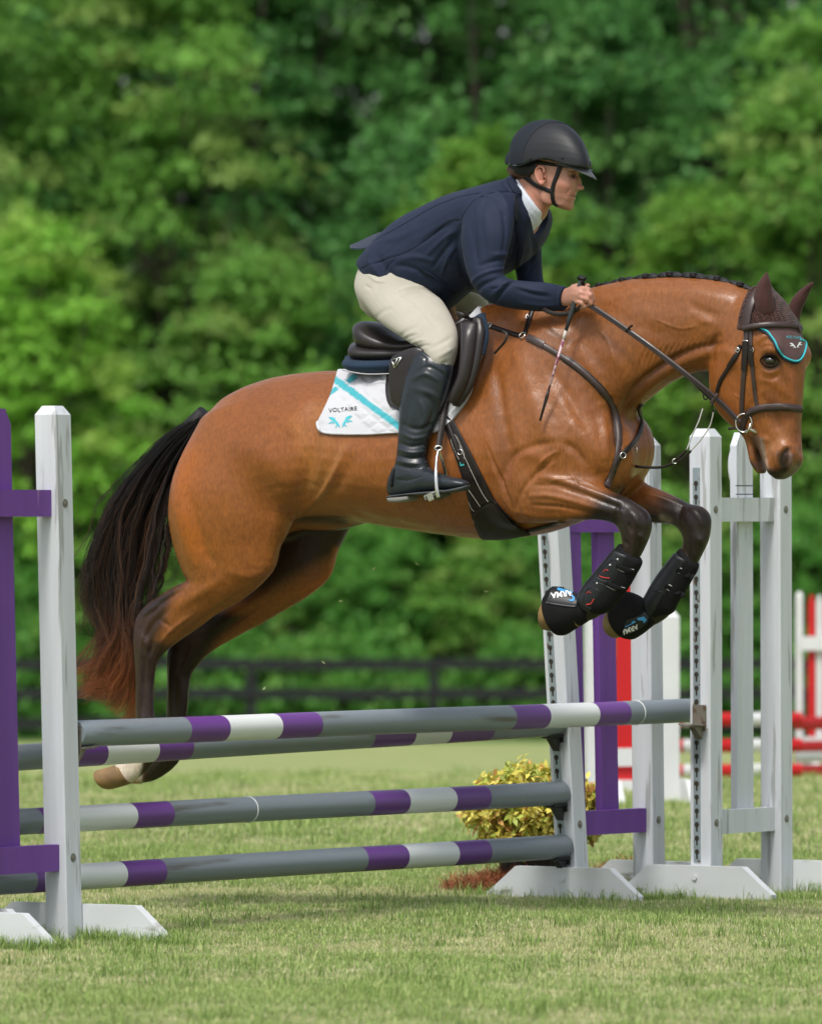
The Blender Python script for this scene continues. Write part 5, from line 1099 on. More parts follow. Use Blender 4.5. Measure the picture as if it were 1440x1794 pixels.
# flying tail flap of the jacket (vent) and cuff edge
V = []; fl0 = [(613, 429), (632, 421), (655, 410), (680, 402), (690, 400)]; fl1 = [(615, 434), (636, 434), (655, 428), (675, 420), (690, 412)]
A = [HL(x, y, -.03) for x, y in cr(fl0, 4)]; B = [HL(x, y, .05) for x, y in cr(fl0, 4)]; Dn = [HL(x, y, -.10) for x, y in cr(fl1, 4)]; n = len(A)
mb = MB()
for i in range(n-1):
    q = [B[i], A[i], Dn[i], B[i+1], A[i+1], Dn[i+1]]; t = np.array((0, 0, -.004))
    o = [*q, *[p+t for p in q]]; mb.add(o, [(0, 3, 4, 1), (1, 4, 5, 2), (6, 7, 10, 9), (7, 8, 11, 10)]+([(0, 1, 7, 6), (1, 2, 8, 7)] if i == 0 else [])+[(0, 6, 9, 3), (2, 5, 11, 8)])
fo = mb.build('vent_flap', None, rider, smooth=True); fo.data.materials.append(mat('navy_vent', (.016, .023, .045), rough=.75, sheen=.1)); fo.data.set_sharp_from_angle(angle=.9)

# breeches
PF = Field((-.60, -.50, 1.45), (.38, .50, 2.50), .0045, half=9)
PF.add(loft([((668, 425), (770, 500), .13), ((645, 448), (765, 525), .155), ((630, 480), (750, 545), .17), ((632, 510), (740, 560), .16)], n=30, dome=.5), .03)
for s in (-1, 1):
    if s < 0: Ss = [((632, 470), (760, 480), .085, -.09), ((626, 505), (757, 508), .090, -.115), ((640, 536), (775, 526), .086, -.15), ((667, 567), (790, 550), .080, -.19), ((705, 593), (800, 576), .070, -.235), ((737, 615), (802, 602), .062, -.265), ((750, 640), (798, 622), .057, -.278), ((748, 668), (788, 655), .05, -.283)]
    else: Ss = [((668, 480), (780, 480), .085, .09), ((690, 520), (800, 505), .085, .13), ((740, 550), (835, 512), .078, .19), ((790, 560), (856, 530), .066, .25), ((805, 590), (850, 575), .055, .27)]
    PF.add(loft(Ss, n=30, sub=5), .03)
pf = PF.out(); del PF; pf.smooth(1); S = pf.stroke
for s_, r, a in (([(650, 470), (665, 480), (680, 478)], 3, -3), ([(645, 480), (660, 492), (675, 492)], 3, 2.4), ([(640, 500), (650, 505)], 3, -2), ([(700, 600), (715, 590), (730, 585)], 3, -2.5), ([(712, 606), (728, 598), (745, 594)], 3, 2.5), ([(725, 612), (740, 606), (755, 604)], 3, -2.5), ([(690, 505), (720, 530), (760, 575), (785, 610)], 1.8, -1.8),
    ([(750, 612), (775, 600), (792, 590)], 5, -2.4), ([(762, 628), (780, 618), (793, 610)], 4, 2.2), ([(770, 640), (785, 632)], 4, -2.4), ([(735, 545), (760, 560), (780, 580)], 9, 2), ([(700, 520), (725, 512), (748, 514)], 4, -2.4), ([(690, 512), (720, 502), (745, 503)], 4, 2.2), ([(690, 600), (712, 580), (735, 570)], 5, -2), ([(655, 560), (672, 545), (690, 540)], 5, -1.6), ([(757, 630), (775, 645), (790, 650)], 3, -2)): S(s_, r, a*1.7)
pf.V += pf.N*(noise3(pf.V, 9, 18, 2)*.002)[:, None]; pf.refresh(); link('breeches', pf.mesh('breeches'), M_BREECH, rider)

# boots
def boot(l0, dx, lab):
    F_ = Field((-.45, -.60, .85), (.60, .60, 2.15), .0042); s = 1 if l0 > 0 else -1
    def sh(S): return [((a[0]+dx, a[1]), (b[0]+dx, b[1]), w, l_*(-s)) for a, b, w, l_ in S]
    F_.add(loft(sh([((731, 604), (792, 640), .052, -.282), ((722, 622), (793, 652), .059, -.288), ((712, 652), (786, 680), .060, -.296), ((703, 690), (777, 708), .057, -.302), ((699, 730), (765, 740), .051, -.308), ((697, 768), (753, 772), .044, -.312), ((694, 800), (747, 800), .040, -.314), ((690, 822), (750, 818), .038, -.315), ((688, 838), (752, 826), .036, -.315)]), n=30, sub=5, dome=.04), .02)
    F_.add(loft(sh([((685, 835), (685, 868), .024, -.315), ((693, 822), (693, 872), .033, -.315), ((715, 820), (715, 867), .034, -.317), ((740, 820), (740, 862), .036, -.322), ((762, 826), (762, 860), .040, -.328), ((785, 834), (785, 858), .042, -.335), ((803, 838), (803, 856), .038, -.342), ((816, 843), (816, 853), .024, -.346)]), n=26, sub=5, sq=2.4, dome=.4), .022)
    b = F_.out(); b.smooth(1)
    if s < 0:
        S = b.stroke
        for s_, r, a in (([(697, 775), (720, 782), (745, 778)], 4, -4.5), ([(695, 786), (720, 793), (748, 790)], 3.5, 4), ([(694, 797), (718, 803), (748, 801)], 3.5, -5), ([(693, 806), (720, 812), (750, 811)], 3, 4), ([(692, 814), (718, 820), (748, 819)], 3, -4), ([(700, 757), (725, 768), (752, 762)], 4, 3.2), ([(702, 742), (730, 752), (762, 742)], 5, -4), ([(745, 690), (760, 715), (752, 745)], 6, -4), ([(735, 700), (745, 730), (735, 755)], 6, 3.5),
            ([(730, 655), (750, 642), (775, 655), (788, 668)], 4, -3), ([(722, 665), (745, 655), (770, 668)], 5, 3), ([(735, 622), (745, 628), (742, 645)], 2.2, -2.5), ([(742, 614), (765, 618), (785, 634)], 2.5, -2.0), ([(716, 690), (712, 730), (706, 760)], 6, -2.5), ([(725, 680), (755, 690), (772, 700)], 7, 2.5),
            ([(690, 838), (712, 842), (735, 836), (752, 830)], 2.0, -2.2), ([(712, 842), (711, 858)], 1.8, -2), ([(752, 812), (758, 824), (768, 830)], 4, 2.5), ([(755, 825), (765, 832), (775, 836)], 2, -2)): S(s_, r, a*1.35, taper=True)
        for k in range(9): y = 770+k*6.3; S([(738+k*.9, y), (748+k*1.2, y-2)], 1.6, 1.8)
    b.V += b.N*(noise3(b.V, 14, 28, 2)*.0016)[:, None]; b.refresh()
    o = link('boot', b.mesh('boot'), M_BOOTL, rider)
    # sole and heel
    bv, Q, T = loft(sh([((684, 868), (685, 873), .026, -.315), ((715, 864), (716, 869), .036, -.318), ((755, 861), (755, 866), .040, -.326), ((790, 858), (790, 863), .044, -.336), ((812, 853), (812, 859), .034, -.344), ((820, 850), (820, 854), .015, -.347)]), n=24, sub=4, sq=4)
    link('sole', mesh('sole', bv, [tuple(q) for q in Q]+[tuple(t) for t in T]), mat('rubber_sole', (.055, .062, .068), rough=.6, bump=.4, bscale=120), rider)
    bv, Q, T = loft(sh([((684, 871), (688, 881), .028, -.315), ((705, 870), (706, 880), .034, -.317), ((722, 868), (723, 877), .034, -.319)]), n=24, sub=4, sq=4, dome=.1)
    link('heel', mesh('heel', bv, [tuple(q) for q in Q]+[tuple(t) for t in T]), mat('pale_heel_edge', (.20, .20, .18), rough=.6), rider)
    return b
bn_ = boot(-.3, 0, 'near'); BTV = bn_.bvh()
boot(.3, 78, 'far')
def bline(name, pts, rad, m, bv=None, l=-.3, off=.001, parent=None):
    P = np.array([hit(x, y, bv or BTV, l, off)[0] for x, y in cr(pts, 5)]); V, F = tube_vf(P, rad, 5); return link(name, mesh(name, V, F), m, parent or rider)
for k in range(8): y = 772+k*6.6; bline('lace', [(741+k*.8, y), (747+k*.9, y-3), (752+k*1.1, y+2)], .0016, M_STRAPB)
bline('spur_strap', [(690, 822), (688, 835), (686, 852)], .006, M_STRAPB, off=.002)
# helmet: shell, band, brim, harness
HFd = Field((.15, -.30, 2.35), (.80, .25, 2.95), .0035)
HSt = [(893, 268, .055), (897, 248, .088), (906, 233, .104), (925, 218, .112), (950, 211, .115), (978, 213, .112), (1002, 225, .102), (1020, 245, .083), (1030, 268, .058), (1033, 280, .03)]
HS = [((x, y), (x+1, 2*288-y), w) for x, y, w in HSt]
RIM = [(885, 287), (900, 290.5), (912, 291), (930, 286.5), (948, 281.5), (962, 280.5), (975, 283.5), (992, 289.5), (1012, 293), (1040, 295)]
HCUT = loft([((x, y), (x, y+120), .17) for x, y in RIM], yaw=YF, n=40, sub=4, sq=14, dome=.02)
HFd.add(loft(HS, yaw=YF, n=40, sub=6, sq=2.1, dome=.3), .012)
HFd.cut(HCUT, .003)
HFd.cut(ball(FP(963, 300, 0), (.122, .094, .125), [FX, FLv, (0, 0, 1)]), .004)
hs = HFd.out(); del HFd; helm = empty('riding_helmet', matrix=HM)
helm.parent = None; bpy.data.objects.remove(helm)
hcol = link('helmet', hs.mesh('helmet'), M_HELM, rider); HEB = hs.bvh()
# centre band: raised shell over the crown
Fb = Field((.15, -.30, 2.35), (.80, .25, 2.95), .0035)
Fb.add(loft(HS, yaw=YF, n=40, sub=6, sq=2.1, dome=.3, grow=.0045), .012); x, y, z = Fb.coords()
c0 = FP(960, 250, 0); dl = np.abs((x-c0[0])*FLv[0]+(y-c0[1])*FLv[1]+(z-c0[2])*FLv[2])
xf = (x-c0[0])*FX[0]+(y-c0[1])*FX[1]; wband = np.clip(.050-.22*(xf+.0), .036, .075)
Fb.A = np.maximum(Fb.A, (dl-wband).astype(np.float32)); Fb.cut(ball(FP(963, 300, 0), (.125, .097, .13), [FX, FLv, (0, 0, 1)]), .003); Fb.cut(HCUT, .002)
sb2 = Fb.out(); del Fb; link('band', sb2.mesh('band'), M_HELMB, hcol)
rim = cr([(892, 286), (900, 290), (912, 291), (930, 286.5), (948, 281.5), (962, 281), (975, 284), (992, 290), (1010, 293), (1030, 294)], 6)
P = [hit(x, y, HEB, 0, .0)[0] for x, y in rim]; P = np.array(P)
for _ in range(3): P[1:-1] = (P[:-2]+2*P[1:-1]+P[2:])/4
V, F = tube_vf(P, .0032, 7); link('rim', mesh('rim', V, F), mat('navy_piping', (.07, .09, .12), rough=.4), hcol)
Pm = [p-2*np.dot(p-c0, FLv)*FLv for p in P]; V, F = tube_vf(Pm, .0032, 7); link('rim', mesh('rim', V, F), bpy.data.materials['navy_piping'], hcol)
V = []; F = []; nb = 17
for i in range(7):
    f = i/6
    for j in range(nb):
        a = (j/(nb-1)-.5)*math.pi; ox = (1-f)*(1030-(1-math.cos(a))*48)+f*(1045-(1-math.cos(a))*46); oy = (1-f)*(291-(1-math.cos(a))*3)+f*(313-(1-math.cos(a))*21); ll = math.sin(a)*(.088*(1-f)+.083*f)
        q = FP(ox-4*(1-f), oy-2.5*(1-abs(math.sin(a)))*f*(1-f)*4, ll); V.append(q)
m0 = len(V); V += [v-np.array((0, 0, .0035)) for v in V]
for i in range(6):
    for j in range(nb-1): q = (i*nb+j, i*nb+j+1, (i+1)*nb+j+1, (i+1)*nb+j); F += [q, tuple(a+m0 for a in q[::-1])]
bd_ = [j for j in range(nb)]+[i*nb+nb-1 for i in range(1, 7)]+[6*nb+j for j in range(nb-2, -1, -1)]+[i*nb for i in range(5, 0, -1)]
for k in range(len(bd_)): F.append((bd_[k], bd_[k]+m0, bd_[(k+1) % len(bd_)]+m0, bd_[(k+1) % len(bd_)]))
link('brim', mesh('brim', V, F), mat('grey_brim', (.08, .085, .09), rough=.4), hcol)
for x, y in ((929, 277), (985, 276)):
    p, n_ = hit(x, y, HEB, 0, .0); V, Q, T = ball(p, (.0045,)*3, n=10, m=6); link('vent_stud', mesh('stud', V, [tuple(q) for q in Q]+[tuple(t) for t in T]), M_HELM, hcol)
V, F = tube_vf([FP(1031.5, 276, -.012), FP(1032.5, 284, -.012)], .003, 6); link('badge', mesh('badge', V, F), M_STEEL, hcol)
V, F = tube_vf([FP(902, 258, -.02), FP(898, 267, -.02)], .003, 6); link('badge', mesh('badge', V, F), M_STEEL, hcol)
def hstrap(pts, w, off=.004, t=.003):
    P = []; N_ = []
    for x, y in cr(pts, 5): a, b = hit(x, y, SKB, -.05, off); P.append(a); N_.append(b)
    P = np.array(P); N_ = np.array(N_)
    for _ in range(3): P[1:-1] = (P[:-2]+2*P[1:-1]+P[2:])/4; N_[1:-1] = (N_[:-2]+2*N_[1:-1]+N_[2:])/4
    V, F = ribbon_vf(P, N_, w, t); return link('chin_strap', mesh('chin_strap', V, F), M_STRAPB, hcol)
hstrap([(982, 289), (977, 305), (970, 322), (968, 335)], [.018, .015, .013, .015]); hstrap([(912, 300), (928, 314), (945, 327), (968, 335)], [.026, .020, .013, .015]); hstrap([(967, 332), (969, 350), (973, 366)], .014)
hstrap([(900, 294), (918, 298), (934, 296), (940, 289)], [.026, .036, .026, .016], .010)
# hair at the nape
Fh = Field((.1, -.25, 2.35), (.75, .22, 2.80), .0035)
Fh.add(loft([((890, 302), (893, 290), .03), ((898, 313), (905, 285), .055), ((915, 320), (922, 285), .072), ((930, 318), (938, 285), .076), ((941, 298), (948, 283), .074)], yaw=YF, n=24, dome=.4), .015)
Fp_ = Field((.1, -.25, 2.35), (.75, .22, 2.80), .0035)
Fp_.add(loft([((906, 300), (908, 280), .070), ((925, 300), (927, 280), .079), ((942, 293), (944, 278), .080), ((962, 298), (962, 278), .074), ((976, 296), (978, 284), .074), ((1000, 297), (1002, 288), .060)], yaw=YF, n=20, dome=.2), .01)
link('padding', Fp_.out().mesh('padding'), M_STRAPB, hcol)
fh = Fh.out(); del Fh
for k in range(14): fh.stroke([(888+k*4, 296), (895+k*4, 306), (905+k*4, 316)], 1.6, (-1)**k*1.6, face=False)
link('hair', fh.mesh('hair'), M_HAIR, rider)
# far hand's crop-side: the crop
crop = empty('riding_crop', matrix=HM); tag(crop, 'short riding crop with dark grip hanging from the rider hand', 'riding crop')
def seg3(name, p, r, m):
    V, F = tube_vf([HL(*q) for q in p], r, 8); return link(name, mesh(name, V, F), m, crop)
seg3('grip', [(1018, 492, -.170), (1008, 525, -.176), (1000, 550, -.190), (991, 580, -.205)], [.0090, .0092, .0090, .0060], mat('rubber_grip', (.030, .032, .036), rough=.75, bump=.5, bscale=300))
seg3('knob', [(1012, 487, -.168), (1017, 486, -.168), (1024, 489, -.168), (1022, 495, -.169), (1014, 494, -.169)], [.006, .011, .011, .011, .006], M_STRAPB)
seg3('collar', [(991, 579, -.205), (987, 595, -.211)], [.0062, .0055], mat('pale_collar', (.50, .46, .42), rough=.5))
cm = mat('braided_shaft', (.20, .06, .10), rough=.45, col2=(.55, .40, .45), mixscale=70, mixlo=.48, mixhi=.53)
seg3('shaft', [(987, 594, -.211), (975, 635, -.228), (962, 680, -.245)], [.0050, .0042, .0036], cm)
seg3('flapper', [(962, 680, -.245), (958, 695, -.250), (953, 712, -.256), (946, 737, -.265)], [.0040, .0062, .0050, .0036], M_LEATHERD)
# ------------------------------------------------------------------ ground
def gz(y):                       # the field falls away gently behind the fence
    if y < 34: return 0.0
    if y < 50: return -.2*(y-34)**2/(16*16)
    if y < 128: return -.2-.025*(y-50)+.0*y
    return -.2-.025*78-.004*(y-128)
def vgz(y): return np.vectorize(gz)(y)
ys = np.concatenate([np.linspace(-60, 10, 8), np.linspace(14, 60, 93), np.linspace(62, 200, 70), np.linspace(220, 1500, 20)])
xs = np.concatenate([np.linspace(-900, -30, 12), np.linspace(-24, 24, 49), np.linspace(30, 900, 12)])
X, Y = np.meshgrid(xs, ys, indexing='ij'); Z = vgz(Y)+.006*np.sin(X*1.7+Y*.9)*(Y > 20)
G = np.stack([X, Y, Z], -1).reshape(-1, 3); ny = len(ys)
I, J = np.meshgrid(np.arange(len(xs)-1), np.arange(ny-1), indexing='ij'); q = (I*ny+J).ravel()
M_GROUND = bpy.data.materials.new('lawn'); M_GROUND.use_nodes = True
def lawn_nodes(m, base, dry, dark, hi=False):
    nt = m.node_tree; N = nt.nodes; Lk = nt.links; b = N['Principled BSDF']; b.inputs['Roughness'].default_value = .85; b.inputs['Specular IOR Level'].default_value = .2
    g = N.new('ShaderNodeNewGeometry')
    def nz(s, d, lo, hi_, st=None):
        mp = N.new('ShaderNodeMapping'); Lk.new(g.outputs['Position'], mp.inputs[0])
        if st: mp.inputs['Scale'].default_value = st
        n = N.new('ShaderNodeTexNoise'); n.inputs['Scale'].default_value = s; n.inputs['Detail'].default_value = d; Lk.new(mp.outputs[0], n.inputs['Vector'])
        r = N.new('ShaderNodeMapRange'); r.inputs['From Min'].default_value = lo; r.inputs['From Max'].default_value = hi_; Lk.new(n.outputs['Fac'], r.inputs['Value']); return r.outputs[0]
    def mix(f, a, c):
        x = N.new('ShaderNodeMix'); x.data_type = 'RGBA'; Lk.new(f, x.inputs['Factor'])
        for s_, v in ((6, a), (7, c)):
            if isinstance(v, tuple): x.inputs[s_].default_value = (*v, 1)
            else: Lk.new(v, x.inputs[s_])
        return x.outputs[2]
    c = mix(nz(2.2, 5, .40, .62), base, dry); c = mix(nz(7, 5, .50, .70), c, dark); c = mix(nz(28, 4, .45, .75), c, dry)
    Lk.new(c, b.inputs['Base Color']); return nt, g, c, nz, mix
nt, g_, c_, nz_, mix_ = lawn_nodes(M_GROUND, (.200, .270, .085), (.31, .325, .145), (.15, .205, .055))
# beyond the paddock fence the meadow is longer and greener
sx = nt.nodes.new('ShaderNodeSeparateXYZ'); nt.links.new(g_.outputs['Position'], sx.inputs[0])
mr = nt.nodes.new('ShaderNodeMapRange'); mr.inputs['From Min'].default_value = 126; mr.inputs['From Max'].default_value = 129; nt.links.new(sx.outputs['Y'], mr.inputs['Value'])
nt.links.new(mix_(mr.outputs[0], c_, (.060, .150, .030)), nt.nodes['Principled BSDF'].inputs['Base Color'])
tag(link('ground', mesh('ground', G, np.stack([q, q+ny, q+ny+1, q+1], -1)), M_GROUND), kind='structure')

# ------------------------------------------------------------------ paints and metals
def painted(name, col, chip, lo=.62, rough=.5, grain=.25):
    m = mat(name, col, rough=rough, spec=.35, col2=chip, mixscale=26, mixlo=lo, mixhi=lo+.05, vary=.08, vscale=22, bump=grain, bscale=38, stretch=(1.0, 1.0, .08), bdetail=5)
    return m
M_WHITE = painted('weathered_white_paint', (.57, .60, .64), (.37, .385, .39), .59)
M_WHITE_FOOT = mat('scuffed_white_paint', (.60, .63, .65), rough=.55, spec=.3, col2=(.26, .25, .20), mixscale=12, mixlo=.60, mixhi=.68, vary=.08, vscale=5, bump=.2, bscale=40, stretch=(.3, .3, 1.2))
M_PURPLE = painted('purple_paint', (.150, .052, .285), (.30, .18, .36), .70, .48)
M_POLE = [mat('grey_pole_paint', (.185, .220, .245), rough=.36, spec=.45, vary=.10, vscale=5, bump=.18, bscale=18, stretch=(.12, 1.4, 1.4), col2=(.09, .09, .08), mixscale=9, mixlo=.63, mixhi=.70),
          mat('purple_pole_paint', (.13, .040, .235), rough=.38, spec=.45, vary=.08, vscale=6, bump=.1, bscale=18, stretch=(.12, 1.4, 1.4)),
          mat('white_pole_paint', (.68, .71, .71), rough=.38, spec=.45, vary=.05, vscale=6, bump=.1, bscale=18, stretch=(.12, 1.4, 1.4), col2=(.42, .42, .38), mixscale=14, mixlo=.72, mixhi=.76),
          mat('pole_end_wood', (.22, .17, .11), rough=.8)]
M_TRACK = mat('galvanised_track', (.30, .36, .39), rough=.45, spec=.5, metal=.4, col2=(.14, .11, .08), mixscale=30, mixlo=.60, mixhi=.66, vary=.12, vscale=20)
M_HOLE = mat('dark_hole', (.035, .030, .022), rough=.8)
M_BOLT = mat('dull_bolt', (.25, .25, .22), rough=.5, metal=.7)
M_CUPB = mat('black_plastic_cup', (.018, .018, .020), rough=.4)
M_CUPM = mat('rusty_steel_cup', (.22, .20, .165), rough=.5, metal=.5, col2=(.13, .08, .05), mixscale=30, mixlo=.56, mixhi=.66)
PD = np.array((.5565, .8309, 0.0)); PN = np.array((.8309, -.5565, 0.0)); UP = np.array((0, 0, 1.0))   # along the poles, across them, up
PA = math.atan2(PD[1], PD[0])

def keyhole_track(parent, z0, z1, vx, ux, step=.0505):
    """strip of keyhole slots on the -x side of a post; built as a strip plus recessed slots"""
    w = .028; mb = MB(); mb.box((ux-.0018, vx, (z0+z1)/2), (.004, w, z1-z0), bev=.0008)
    tr = mb.build('track', M_TRACK, parent)
    hm = MB(); z = z0+.03
    while z < z1-.03:
        pts = []
        for k in range(8): a = 2*math.pi*k/8; pts.append((.0098*math.cos(a), z+.008+.0105*math.sin(a)))
        V = [(ux-.0045, vx+p[0], p[1]) for p in pts]; hm.add(V, [tuple(range(8))])
        V = [(ux-.0045, vx-.004, z+.002), (ux-.0045, vx+.004, z+.002), (ux-.0045, vx+.0035, z-.019), (ux-.0045, vx-.0035, z-.019)]; hm.add(V, [(0, 1, 2, 3)])
        z += step
    hm.build('keyhole_slots', M_HOLE, tr); return tr
def standard(base, sgn, height, paint, label, width=.50, pickets=((.265, .115),), footlen=.70, lean=0.0, track=None, rails=(1.465, .285), group='wooden jump standards of the purple and grey fence', two_feet=True):
    """upright wing of the fence. local x runs along the poles; sgn=-1 puts the outer post on the near side"""
    r = empty('jump_standard', matrix=Matrix.Translation(base) @ Matrix.Rotation(PA, 4, 'Z'))
    tag(r, label, 'jump standard', group)
    PW = .089
    if not hasattr(lean, '__len__'): lean = (lean, lean, lean)
    def shear(o, dg):            # this piece leans by dg degrees in the plane facing the lane
        k = math.tan(math.radians(dg))
        for v in o.data.vertices: v.co.x -= .5565*k*v.co.z; v.co.y += .8309*k*v.co.z
        return o
    def post(u):
        mb = MB(); h = height
        pts = []
        b = PW/2; t = .020; cbev = .004
        for (x, y) in ((-b, -b), (b, -b), (b, b), (-b, b)):
            for (ddx, ddy) in ((cbev, 0), (0, cbev)):
                xx = x-math.copysign(ddx, x); yy = y-math.copysign(ddy, y)
                pts += [(u+xx, yy, -.02), (u+xx, yy, h-.030)]
            pts.append((u+x*(b-t)/b, y*(b-t)/b, h))
        mb.hull(pts)
        return mb.build('post', M_WHITE, r)
    for u, dg in ((0, lean[0]), (sgn*width, lean[2])): shear(post(u), dg)
    for z in rails:
        mb = MB(); L0 = width-PW; mb.box((sgn*width/2, 0, z), (L0-.002, .040, .089), bev=.003); ro = mb.build('rail', paint, r)
        for v in ro.data.vertices:
            f = min(1, max(0, v.co.x*sgn/width)); k = math.tan(math.radians(lean[0]*(1-f)+lean[2]*f))*z; v.co.x -= .5565*k; v.co.y += .8309*k
    for u, w in pickets:
        mb = MB(); h0, h1 = rails[-1]-.02 if False else rails[1]-.03, height-.012; x = sgn*u; y = .0345
        mb.hull([(x+sx*w/2, y+sy*.014, h0) for sx in (-1, 1) for sy in (-1, 1)]+[(x+sx*w/2, y+sy*.014, h1-.05) for sx in (-1, 1) for sy in (-1, 1)]+[(x+sx*(w/2-.030), y+sy*.014, h1) for sx in (-1, 1) for sy in (-1, 1)])
        shear(mb.build('picket', paint, r), lean[1])
    def foot(u, side, fl):
        mb = MB(); x = u+side*(PW/2+.0205); h = .128; pts = []
        for sx in (-.019, .019): pts += [(x+sx, -fl/2, -.01), (x+sx, fl/2, -.01), (x+sx, -fl/2, .028), (x+sx, fl/2, .028), (x+sx, -fl/2+.125, h), (x+sx, fl/2-.125, h)]
        mb.hull(pts); f = mb.build('foot', M_WHITE_FOOT, r)
        b = MB(); b.tube([(x+side*.019, 0, .085), (x+side*.025, 0, .085)], .011, 8); b.build('bolt', M_WHITE_FOOT, f)
    foot(0, -sgn*1 if sgn > 0 else 1, footlen); foot(sgn*width, sgn*1 if sgn > 0 else -1, footlen)
    for u in (0, sgn*width):
        for z in rails:
            b = MB(); b.tube([(u-.002, -PW/2-.0015, z), (u-.002, -PW/2+.01, z)], 0.0150, 10); b.tube([(u-.002, -PW/2-.005, z), (u-.002, -PW/2, z)], .007, 6)
            shear(b.build('bolt_hole', M_BOLT, r), lean[0] if u == 0 else lean[2])
    if track:
        tr = keyhole_track(r, track[0], track[1], .012, -PW/2); shear(tr, lean[0]); shear(tr.children[0], lean[0])
    return r
def pt(base, px):                  # helper: place a base by pixel column on the ground
    return base
B_L = np.array(at(113, 897, 27.4)); B_L[2] = 0
B_R = np.array(at(1238, 897, 30.45)); B_R[2] = 0
A_R = np.array(at(1006, 897, 30.32)); A_R[2] = 0
standard(B_L, -1, 1.79, M_PURPLE, 'white posts with purple picket and rails, left standard holding the top pole', footlen=.76, lean=1.28)
standard(B_R, 1, 1.745, M_WHITE, 'all white standard with keyhole track below the horse head', footlen=.66, track=(.14, 1.60), pickets=((.31, .115),), rails=(1.445, .285), lean=.15)
standard(A_R, 1, 1.715, M_PURPLE, 'white posts with two purple pickets behind the folded front hooves', footlen=.66, track=(.14, 1.66), pickets=((.078, .085), (.292, .115)), lean=(3.2, 1.0, .6), rails=(1.405, .285), width=.52)
A_L = A_R-PD*3.83
standard(A_L, -1, 1.76, M_WHITE, 'far left standard outside the picture holding three lower poles', footlen=.66)

def pole(P0, P1, bands, label, seams=()):
    """bands: list of (start, end, material) in metres from P0"""
    P0 = np.array(P0, float); P1 = np.array(P1, float); L = np.linalg.norm(P1-P0); R = .0445; n = 28
    st_ = sorted(set([0, L]+[b for x in bands for b in x[:2] if 0 < b < L]+list(np.linspace(0, L, 24)[1:-1])))
    st_ = [s for i, s in enumerate(st_)]; V = []; Fs = []; Ms = []
    for s in st_:
        for j in range(n): a = 2*math.pi*j/n; V.append((s, R*math.cos(a), R*math.sin(a)-.0007*math.sin(s*2.6)))
    for i in range(len(st_)-1):
        mid = (st_[i]+st_[i+1])/2; mi = 0
        for b in bands:
            if b[0] <= mid <= b[1]: mi = b[2]
        for j in range(n): Fs.append((i*n+j, i*n+(j+1) % n, (i+1)*n+(j+1) % n, (i+1)*n+j)); Ms.append(mi)
    # chamfered ends
    for e, s, d in ((0, 0.0, -1), (len(st_)-1, L, 1)):
        o = len(V)
        for j in range(n): a = 2*math.pi*j/n; V.append((s+d*.005, .93*R*math.cos(a), .93*R*math.sin(a)))
        for j in range(n):
            q = (e*n+j, e*n+(j+1) % n, o+(j+1) % n, o+j); Fs.append(q if d > 0 else q[::-1]); Ms.append(0)
        q = tuple(o+j for j in range(n)); Fs.append(q if d > 0 else q[::-1]); Ms.append(0)
    me = mesh('jump_pole', V, Fs); me.polygons.foreach_set('material_index', np.array(Ms, dtype=np.int32)); me.set_sharp_from_angle(angle=math.radians(35))
    o = link('jump_pole', me, M_POLE)
    d = Vector(P1-P0).normalized(); o.matrix_world = Matrix.Translation(P0) @ d.to_track_quat('X', 'Z').to_matrix().to_4x4()
    tag(o, label, 'jump pole', 'purple, white and grey jump poles')
    for s in seams:
        V, F = tube_vf([(s, R*1.012*math.cos(a), R*1.012*math.sin(a)) for a in np.linspace(0, 2*math.pi, 29)[:-1]], .0022, 5, closed=True)
        link('tape_ring', mesh('tape_ring', V, F), M_POLE[2], o)
    return o
def on_line(P, px):                # distance along the pole line (from P, direction PD) seen at pixel column px
    k = (px-CX)/FPX; return (k*P[1]-P[0])/(PD[0]-k*PD[1])
TB = B_L+PD*.0445+PN*.0; zt = .695
def bands(P0, cols):
    return [(on_line(P0, a), on_line(P0, b), m) for a, b, m in cols]
P0 = TB+np.array((0, 0, zt))+PD*.018
Lt = on_line(P0, 1226)
pole(P0, P0+PD*Lt, bands(P0, [(318, 386, 1), (386, 478, 2), (478, 548, 1), (888, 948, 1), (948, 1034, 2), (1034, 1089, 1)]), 'top purple and grey pole under the belly, highest of all', seams=(on_line(P0, 1113),))
ABASE = A_R-PD*.0445-PD*.01
def apole(z, cols, label, seams=(), dz=0.0):
    P1 = ABASE+np.array((-math.tan(math.radians(3.2))*z, 0, z+dz)); P0 = P1-PD*3.70-UP*dz*1.0
    pole(P0, P1, bands(P0, cols), label, [on_line(P0, s) for s in seams])
apole(.610, [(96, 172, 1), (172, 262, 2), (262, 322, 1), (640, 712, 1), (712, 775, 2), (775, 850, 1)], 'second pole, mostly hidden just beneath the top pole', dz=.045)
apole(.400, [(58, 98, 1), (98, 224, 2), (224, 288, 1), (640, 702, 1), (702, 784, 2), (784, 844, 1)], 'third pole from the top, above the lowest one', seams=(434,))
apole(.204, [(48, 80, 1), (80, 206, 2), (206, 275, 1), (628, 700, 1), (700, 788, 2), (788, 845, 1)], 'lowest purple and grey pole, nearest to the grass')

